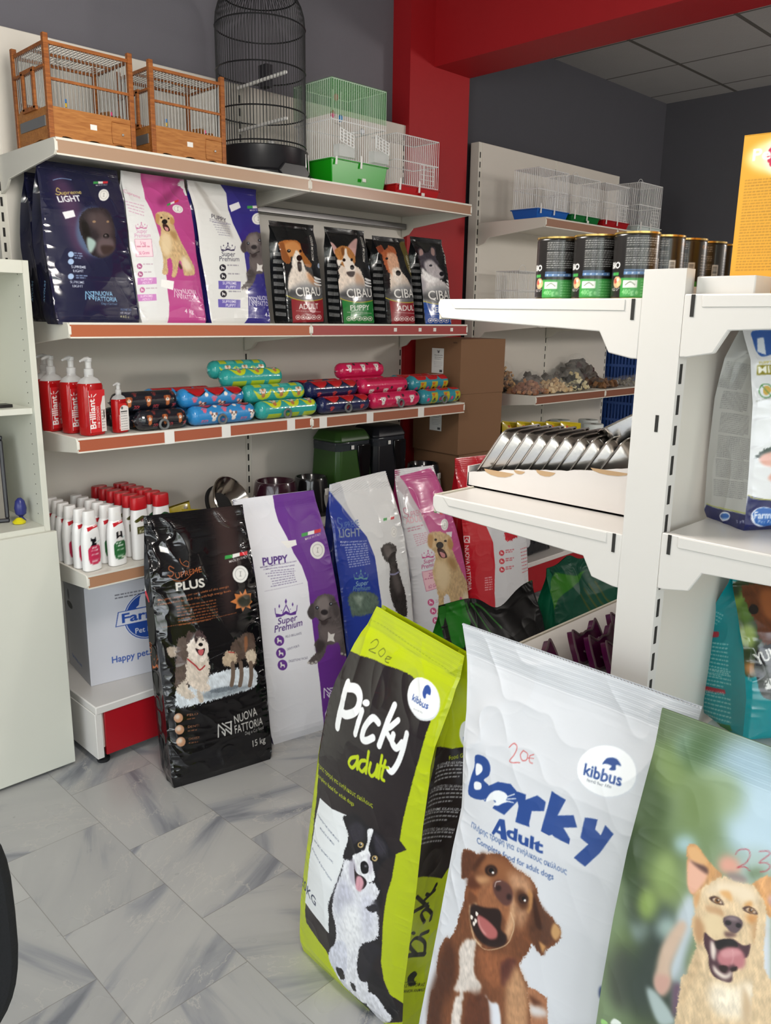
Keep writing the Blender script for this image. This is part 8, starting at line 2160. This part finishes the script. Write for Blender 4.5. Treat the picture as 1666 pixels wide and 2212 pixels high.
brand_box('white carton with round blue logo on the base deck, behind the black sack', 1.222, 2.772, .236, .44, .26, .385, R(-8))
for i, x in enumerate((1.72, 2.42)):
    t = thing('cardboard_box', ('plain box on the base deck behind the puppy sack', 'plain box on the base deck behind the pink sack')[i], 'box', (x, 2.70, .236), 0)
    MB().box(0, .42, 0, .3, 0, .33).build('box_body', mat('dull_board', '#8a8078', .85), t, .003); MB().box(.002, .418, .146, .154, .329, .3308).build('tape', mat('brown_tape', '#a08050', .3), t)
# ------------------------------------------------------------------ open white box with foil trays on the gondola
zt = 1.2335
t = thing('open_carton', 'low torn white carton holding foil trays on the gondola shelf', 'box', (1.40, .745, zt))
L = .40; D_ = .24; WB = mat('white_box_board', '#d9d3cf', .75, bump=.15, bs=40); KR = mat('torn_kraft', '#b99a76', .9)
top = [(L-.002, .032), (L*.86, .040), (L*.72, .052), (L*.60, .058), (L*.52, .062), (L*.40, .068), (L*.25, .078), (L*.12, .086), (.002, .094)]
rnd = random.Random(3)
jag = []
for (a, za), (c, zc) in zip(top[:-1], top[1:]):
    for k in range(4): u = k/4; jag.append((a+(c-a)*u, za+(zc-za)*u+rnd.uniform(-.0015, .0015)))
b = MB().prism([(0, 0), (L, 0)]+jag+[(.0, .094)], 0, .004, 'x')
b.box(0, D_, L-.004, L, 0, .045).box(0, D_, 0, .004, 0, .05).box(D_-.004, D_, 0, L, 0, .05).box(0, D_, 0, L, 0, .003)
b.build('box_body', WB, t)
b = MB()
for c_, w, h in ((.315, .085, .014), (.195, .05, .012), (.05, .09, .010), (.26, .03, .008)):
    zz = np.interp(c_, [0, L*.25, L*.52, L*.72, L], [.094, .078, .062, .052, .032]); pts = [(c_+w/2*math.cos(a)*(1 if math.sin(a) > 0 else .9), zz-.002+(h*.9*math.sin(a) if math.sin(a) < 0 else .0)) for a in np.linspace(0, 2*math.pi, 13)[:-1]]
    b.prism([(p[0], p[1]) for p in pts], -.0008, .0005, 'x')
b.build('torn_edge', KR, t)
FOIL = mat('aluminium_foil', '#d2cdc8', .22, 1., var=.03, bump=.25, bs=60, bd=.001)
def foil_tray():
    t = thing('foil_tray', '', 'foil tray')
    w, l, h = .075, .062, .036
    def rr(k, z, rad=.02):
        o = []
        for cx, cy, a0 in ((1, 1, 0), (-1, 1, 90), (-1, -1, 180), (1, -1, 270)):
            for i in range(6): a = R(a0+i*18); o.append((cx*(w*k-rad)+rad*math.cos(a), cy*(l*k-rad)+rad*math.sin(a), z))
        return o
    rows = [rr(.80, 0), rr(.83, .004), rr(.95, h-.003), rr(.96, h), rr(1.05, h+.0005), rr(1.06, h-.002)]; n = 24
    vs = [p for r_ in rows for p in r_]
    # fluted walls
    for i in range(n, 3*n):
        k = 1+.012*(-1)**i; vs[i] = (vs[i][0]*k, vs[i][1]*k, vs[i][2])
    MB().add(vs, [(i*n+j, i*n+(j+1) % n, (i+1)*n+(j+1) % n, (i+1)*n+j) for i in range(len(rows)-1) for j in range(n)]+[tuple(range(n))[::-1]]).build('tray_body', FOIL, t, smooth=50)
    MB().tube([(p[0], p[1], p[2]) for p in rows[5]], .0016, 5, True).build('rolled_rim', FOIL, t)
    return t
f0 = foil_tray()
names = ['leftmost', 'second', 'third', 'fourth', 'fifth', 'sixth', 'seventh', 'eighth', 'ninth', 'tenth']
for i in range(10):
    o = f0 if i == 0 else copy_tree(f0)
    o.location = (1.49+.002*i, 1.072-.0305*i, zt+.060+.001*i); o.rotation_euler = (R(-56), R(0), R(4)); tag(o, '%s foil tray from the left in the leaning row' % names[i] if i else 'leftmost foil tray, leaning at the low end of the white carton', 'foil tray', 'foil trays leaning in the white carton')
for i in range(2):
    o = copy_tree(f0); o.location = (1.54+.02*i, .80+.05*i, zt+.140-.040*i); o.rotation_euler = (R(-30-6*i), R(6), R(8)); tag(o, ('upper foil tray lying over the row beside the post', 'lower of the two foil trays lying flatter beside the post')[i], 'foil tray', 'foil trays leaning in the white carton')
# ------------------------------------------------------------------ purple cat-head packs on the low gondola shelf
PUR = mat('purple_blister', '#64164f', .15, coat=.5, var=.1); EDGE = mat('pack_edge', '#8a7078', .35, alpha=.85)
def cat_pack():
    t = thing('cat_shaped_pack', '', 'pack')
    out = [(-.062, -.045), (-.072, .0), (-.070, .045), (-.064, .088), (-.058, .094), (-.030, .062), (.0, .068), (.030, .062), (.058, .094), (.064, .088), (.070, .045), (.072, .0), (.062, -.045)]
    sm = smooth_pts(out, True, 3)
    MB().prism([(p[0]*.88, p[1]*.56+.028) for p in sm], 0, .018, 'y').build('pack_body', PUR, t, .003)
    MB().tube([(p[0]*.89, 0, p[1]*.57+.029) for p in sm], .0028, 6, True).build('sealed_edge', EDGE, t)
    b = MB()
    for pts in (((-.05, .03), (-.02, .012), (-.02, .035)), ((-.02, .012), (.03, .012), (.045, .004)), ((.03, .012), (.03, .035))): b.tube([(p[0]*.8, -.004, p[1]*.8+.004) for p in pts], .0024, 5)
    b.build('blister_rib', EDGE, t)
    return t
p0 = cat_pack()
for i, (x, y, lab) in enumerate(((1.665, .945, 'purple cat-shaped pack at the outer end of the middle row'), (1.665, .900, 'purple cat-shaped pack in the middle of the middle row'), (1.665, .855, 'purple cat-shaped pack of the middle row nearest the post'), (1.84, .945, 'purple cat-shaped pack at the outer end of the rear row'), (1.84, .900, 'second purple cat-shaped pack of the rear row, half covered'), (1.47, .945, 'purple cat-shaped pack showing only one ear above the white sack'))):
    o = p0 if i == 0 else copy_tree(p0)
    o.location = (x, y, .804); o.rotation_euler = (R(-24), 0, R(3)); tag(o, lab, 'pack', 'purple cat-shaped packs')
# ------------------------------------------------------------------ treats beyond the pillar
CLEARB = bpy.data.materials.new('clear_bag_film'); CLEARB.use_nodes = True
_nt = CLEARB.node_tree; _b = _nt.nodes['Principled BSDF']; _t = _nt.nodes.new('ShaderNodeBsdfTransparent'); _m = _nt.nodes.new('ShaderNodeMixShader'); _n = _nt.nodes.new('ShaderNodeTexNoise'); _n.inputs['Scale'].default_value = 40
_rp = _nt.nodes.new('ShaderNodeMapRange'); _rp.inputs[3].default_value = .02; _rp.inputs[4].default_value = .2; _nt.links.new(_n.outputs[0], _rp.inputs[0]); _nt.links.new(_rp.outputs[0], _m.inputs[0])
_b.inputs['Roughness'].default_value = .15; _b.inputs['Base Color'].default_value = (.75, .75, .72, 1)
_nt.links.new(_t.outputs[0], _m.inputs[1]); _nt.links.new(_b.outputs[0], _m.inputs[2]); _nt.links.new(_m.outputs[0], _nt.nodes['Material Output'].inputs[0])
def treat_bag(label, x, y, z, w, d, h, cols, size, n, rz, seed, group='clear bags of treats'):
    t = thing('treat_bag', label, 'bag of treats', (x, y, z), rz, group)
    rnd = random.Random(seed); b = MB(); 
    for i in range(n):
        u, v, q = rnd.uniform(-1, 1), rnd.uniform(-1, 1), rnd.uniform(0, 1)
        hh = h*.72*(1-abs(u)**3)*(1-abs(v)**3)
        px, py, pz = u*w*.46, v*d*.44, size+q*max(hh-size, 0)
        s = size*rnd.uniform(.7, 1.15); m = Matrix.Rotation(rnd.uniform(0, 6), 3, Vector((rnd.random()+.1, rnd.random(), rnd.random())))
        b.use(rnd.randrange(len(cols)))
        vs = [m @ Vector((a*s, c*s*.8, e*s*.55))+Vector((px, py, pz)) for e in (-1, 1) for c in (-1, 1) for a in (-1, 1)]
        vs = [(p[0], p[1], max(p[2], .001)) for p in vs]
        b.add(vs, [(0, 2, 3, 1), (4, 5, 7, 6), (0, 1, 5, 4), (2, 6, 7, 3), (0, 4, 6, 2), (1, 3, 7, 5)])
    o = b.build('treats', [mat('treat_'+c, '#'+c, .7) for c in cols], t, .002); o['kind'] = 'stuff'
    nu, nv = 40, 24; U, V = np.meshgrid(np.linspace(-1, 1, nu), np.linspace(-1, 1, nv)); Z = h*.86*(1-np.abs(U)**2.6)*(1-np.abs(V)**2.6)+.012*vnoise(U*4, V*4, seed)+.004
    P = np.stack([U*w/2, V*d/2, Z], -1)
    GM().grid(P, np.array([.8, .8, .8])).build('clear_film', CLEARB, t)
    MB().add([(w*.5, -d*.42, .012), (w*.62, -d*.38, .05), (w*.6, d*.38, .06), (w*.5, d*.42, .014)], [(0, 1, 2, 3)]).build('film_end', CLEARB, t)
    return t
z1 = 1.1865; z3 = z1
treat_bag('clear bag of reddish round biscuits at the left end of the treat shelf', 3.83, 2.72, z1, .20, .16, .10, ('9c6a4e', 'b5855f', '8a5a42'), .014, 110, .1, 1)
treat_bag('clear bag of pale round biscuits in the middle of the treat shelf', 4.05, 2.72, z1, .24, .17, .10, ('c9ac80', 'd6bd92', 'b89468'), .014, 130, -.1, 2)
treat_bag('clear bag of white and black bone biscuits beside the pale ones', 4.29, 2.73, z1, .19, .17, .14, ('d9cfa8', 'cbb98a', '2a2724'), .016, 110, .2, 3)
treat_bag('small clear bag of dark mixed biscuits on top of the back of the pile', 3.87, 2.92, z1+.0, .15, .13, .19, ('a8743c', '2a211c', 'c9a06a'), .013, 110, 0, 4)
treat_bag('flat clear bag of brown chews on the right of the treat shelf', 4.60, 2.75, z1, .30, .2, .06, ('5e4028', '7a5636', '4a3020'), .02, 70, .1, 5)
treat_bag('clear bag of dark chews at the back of the treat shelf', 4.66, 2.94, z1, .34, .16, .22, ('4a4440', '5e5650', '3c1a1e'), .03, 60, 0, 6)
treat_bag('nearly empty crumpled clear bag at the shelf front', 4.95, 2.72, z1, .3, .18, .06, ('8a8478', '6a6258'), .012, 20, 0, 7)
for i, (x, lab) in enumerate(((4.13, 'clear bag of grey sticks behind the pale biscuits'), (4.38, 'clear bag of grey sticks behind the bone biscuits'))):
    treat_bag(lab, x, 2.93, z1, .22, .15, .12, ('6a625c', '544c48'), .018, 60, 0, 8+i)
# pond packets
pc = Canvas(0, 0, .17, .22, .001, '#c9b21c')
pc.poly('#1f57a8', [(0, 0), (.17, 0), (.17, .07), (.13, .098), (.06, .10), (.02, .075), (0, .05)]); pc.text('#1b2350', 'POND', .03, .135, .135, .145, .040, bold=5, shear=.1); pc.text('#2a6a8a', 'STICKS', .085, .112, .15, .116, .017, bold=2); pc.circ('#c9481e', .045, .196, .008); pc.text('#a0301e', 'Tropical', .055, .192, .11, .194, .011, bold=1); pc.rect('#b8341e', .12, .10, .155, .108); pc.dash('#cfe0ee', .04, .08, .15, .08, 5, .012, .004); pc.circ('#e8eef0', .11, .02, .012)
U_, V_ = np.meshgrid(np.linspace(0, 1, 70), np.linspace(0, 1, 90)); bl = .022*(1-np.abs(2*U_-1)**2.2)*np.sin(np.pi*np.clip(V_, 0, 1))**.6+.002
py = GM(); py.grid(np.stack([U_*.17, -bl, V_*.22], -1), pc.at(U_*.17, V_*.22)); py.grid(np.stack([U_*.17, bl, V_*.22], -1), np.array(lin('#c9b21c')), True)
t0 = thing('pond_food_packet', '', 'packet'); py.build('packet_body', F_SHINY, t0); MB().box(.0, .17, -.0015, .0015, .214, .226).build('top_seal', mat('yellow_film', '#c2ab1c', .3), t0)
for i in range(6):
    o = t0 if i == 0 else copy_tree(t0); y = 2.64+.056*i
    o.location = (4.07-.066*i, y, .7215+.075); o.rotation_euler = (R(-10), R(7), R(-12)); tag(o, ('front yellow and blue pond food packet, facing the aisle', 'second pond food packet in the row', 'third pond food packet in the row', 'fourth pond food packet in the row', 'fifth pond food packet in the row', 'rearmost pond food packet at the left end of the row')[i], 'packet', 'yellow pond food packets')
dbx = thing('display_tray', 'shallow display box under the pond food packets', 'box', (3.74, 2.62, .7215)); MB().box(.01, .56, 0, .40, 0, .07).build('box_body', mat('grey_board', '#8a8a86', .8), dbx, .002); MB().box(.01, .56, -.002, 0, .0, .03).build('front_lip', mat('grey_board', '#8a8a86', .8), dbx)
ROLL = mat('paper_roll', '#d5dad8', .85, bump=.2, bs=30); CORE = mat('card_core', '#7a6a58', .9)
r0 = thing('paper_roll', '', 'roll'); MB().lathe([(.018, 0), (.062, 0), (.064, .004), (.064, .236), (.062, .24), (.018, .24)], 40, cap=False).build('paper', ROLL, r0); MB().lathe([(.018, .001), (.018, .238), (.015, .238), (.015, .001)], 20, cap=False).build('core', CORE, r0)
for i, (x, y, lab) in enumerate(((4.55, 2.72, 'front white paper roll beside the pond food packets'), (4.72, 2.86, 'tall white paper roll at the right of the group'), (4.40, 2.80, 'white paper roll behind the front pond packet'), (4.34, 2.95, 'white paper roll at the left of the back row'), (4.56, 2.97, 'white paper roll in the middle of the back row'))):
    o = r0 if i == 0 else copy_tree(r0); o.location = (x, y, .7215); tag(o, lab, 'roll', 'white paper rolls')
t = thing('blue_crate_stack', 'tall stack of blue slatted plastic crates in the far corner', 'crate', (5.25, 2.75, 0))
BL = mat('blue_plastic', '#2c4f94', .4)
for k in range(4):
    b = MB(); z0 = .02+k*.38
    b.box(0, .52, 0, .34, z0, z0+.01)
    for i in range(20): x = .01+i*.0258; b.box(x, x+.012, 0, .008, z0, z0+.36).box(x, x+.012, .332, .34, z0, z0+.36)
    for i in range(13): y = .01+i*.0258; b.box(0, .008, y, y+.012, z0, z0+.36).box(.512, .52, y, y+.012, z0, z0+.36)
    for zz in (z0, z0+.12, z0+.24, z0+.345): b.box(-.004, .524, -.004, .0, zz, zz+.018).box(-.004, 0, -.004, .344, zz, zz+.018).box(.52, .524, -.004, .344, zz, zz+.018).box(-.004, .524, .34, .344, zz, zz+.018)
    b.build('crate', BL, t)
# black packs on the base deck beyond the pillar
for i, (x, lab) in enumerate(((3.80, 'dark bag on the base deck beyond the pillar, left end'), (4.25, 'dark bag on the base deck beyond the pillar, right of the first'))):
    k_ = 'deck%d' % i; BAGS[k_] = PILLOW(W=.3, H=.36, D=.16, loc=(x+.14, 2.68, .236), yaw=0, lean=.2)
    ART[k_] = [('d', 'a0a0a4', [-900, 2000, 700, 2000], 3, 200, 50), ('e', 'c8c8cc', [-900, 900, 200, 0, 0, 300], 0), ('e', '2a3a8a', [300, 1400, 300, 0, 0, 300], 200)]
    make_bag('small_food_bag', lab, k_, '#121217', F_GLOSS, d=.004, res=.002, wr=.012, seed=95+i)
# ------------------------------------------------------------------ white cabinet at the left edge
CAB = mat('white_laminate', '#cdcdc2', .45, var=.015); CABG = mat('white_laminate_shelf', '#d2d2c8', .45)
x1, yf, yb = 1.092, 2.70, 3.12
t = thing('white_cabinet', 'white laminate cabinet with open upper shelves cut off by the left edge', 'cabinet', (-.35, yf, 0))
o = lambda x: x+.35
b = MB().box(o(x1-.02), o(x1), .002, yb-yf, .0, 1.755).build('side_panel', CAB, t, .001)
pg = MB()
for i in range(24):
    for y in (.045, yb-yf-.06): pg.box(o(x1-.0206), o(x1-.0198), y-.0016, y+.0016, .93+i*.034, .9335+i*.034)
pg.build('peg_hole', DARK, b)
MB().box(0, .02, .002, yb-yf, 0, 1.755).build('side_panel', CAB, t, .001)
MB().box(.02, o(x1-.02), yb-yf-.008, yb-yf, .0, 1.755).build('back_panel', CABG, t)
MB().box(.02, o(x1-.02), .0, yb-yf-.01, 1.715, 1.755).build('top_board', CAB, t, .001)
MB().box(.02, o(x1-.02), .02, yb-yf-.01, 1.272, 1.292).build('inner_shelf', CABG, t, .001)
MB().box(.02, o(x1-.02), .0, yb-yf-.01, .868, .896).build('worktop', CAB, t, .001)
MB().box(o(-.33), o(.44), -.020, -.001, .03, .872).build('door', CAB, t, .002)
MB().box(o(.444), o(x1+.012), -.020, -.001, .012, .878).build('door', CAB, t, .002)
# things in the cabinet
t = thing('dark_picture', 'dark framed panel standing in the cabinet, cut off by the left edge', 'picture frame', (.995, 2.83, .897), tilt=(R(-8), 0, R(-20)))
MB().box(-.30, .0, 0, .012, 0, .285).build('panel', mat('dim_picture', '#6b6357', .3, var=.4, vs=9), t)
MB().box(-.31, .012, -.004, .016, 0, .014).box(-.31, .012, -.004, .016, .28, .295).box(-.002, .012, -.004, .016, .014, .28).box(-.31, -.298, -.004, .016, .014, .28).build('frame', mat('black_frame', '#26242a', .3), t, .004)
t = thing('toy_sweet', 'small yellow and blue wrapped toy beside the dark picture in the cabinet', 'toy', (1.035, 2.80, .897))
MB().lathe([(.004, 0), (.016, .006), (.006, .02), (.017, .03), (.02, .05), (.015, .075), (.006, .085)], 16).use(1).build('wrapper', [mat('dark_blue_wrap', '#2a2f70', .3), mat('red_wrap', '#9a2030', .3)], t)
MB().lathe([(.0, 0), (.02, .0), (.022, .006), (.008, .018), (.0, .02)], 9, (-.012, -.012, .001)).build('yellow_end', plastic('d8cc1c'), t)
t = thing('folded_card', 'black and cream card lying on the cabinet shelf', 'card', (.90, 2.76, 1.2925), R(4))
MB().box(0, .13, 0, .05, 0, .010).build('card', mat('black_card', '#1c1a1a', .4), t, .001); MB().box(-.06, .06, -.003, .04, .010, .016).build('cream_strip', mat('cream_card', '#c9b89a', .5), t, .001)
# ------------------------------------------------------------------ chair at the left edge, near the camera
t = thing('padded_chair', 'black padded chair, only its back edge entering at the lower left', 'chair', (.16, 1.30, 0))
BK = mat('black_upholstery', '#131315', .8, bump=.4, bs=200)
nu = 40; pts = [(.248*math.copysign(abs(math.cos(a))**.55, math.cos(a)), .60+.24*math.copysign(abs(math.sin(a))**.62, math.sin(a))) for a in np.linspace(0, 2*math.pi, 49)[:-1]]
MB().prism(pts, -.025, .025, 'y').build('backrest', BK, t, .018)
MB().prism([(-.23, -.02), (.21, -.02), (.21, -.44), (-.23, -.44)], .30, .36, 'z').build('seat', BK, t, .02)
for px in (-.19, .17):
    for py in (-.04, -.40): MB().tube([(px, py, 0), (px, py, .305)], .012, 10).build('leg', mat('black_steel', '#1c1c1e', .4, .6), t)
MB().box(-.16, -.12, -.03, -.005, .33, .45).box(.10, .14, -.03, -.005, .33, .45).build('back_support', mat('black_steel', '#1c1c1e', .4, .6), t)
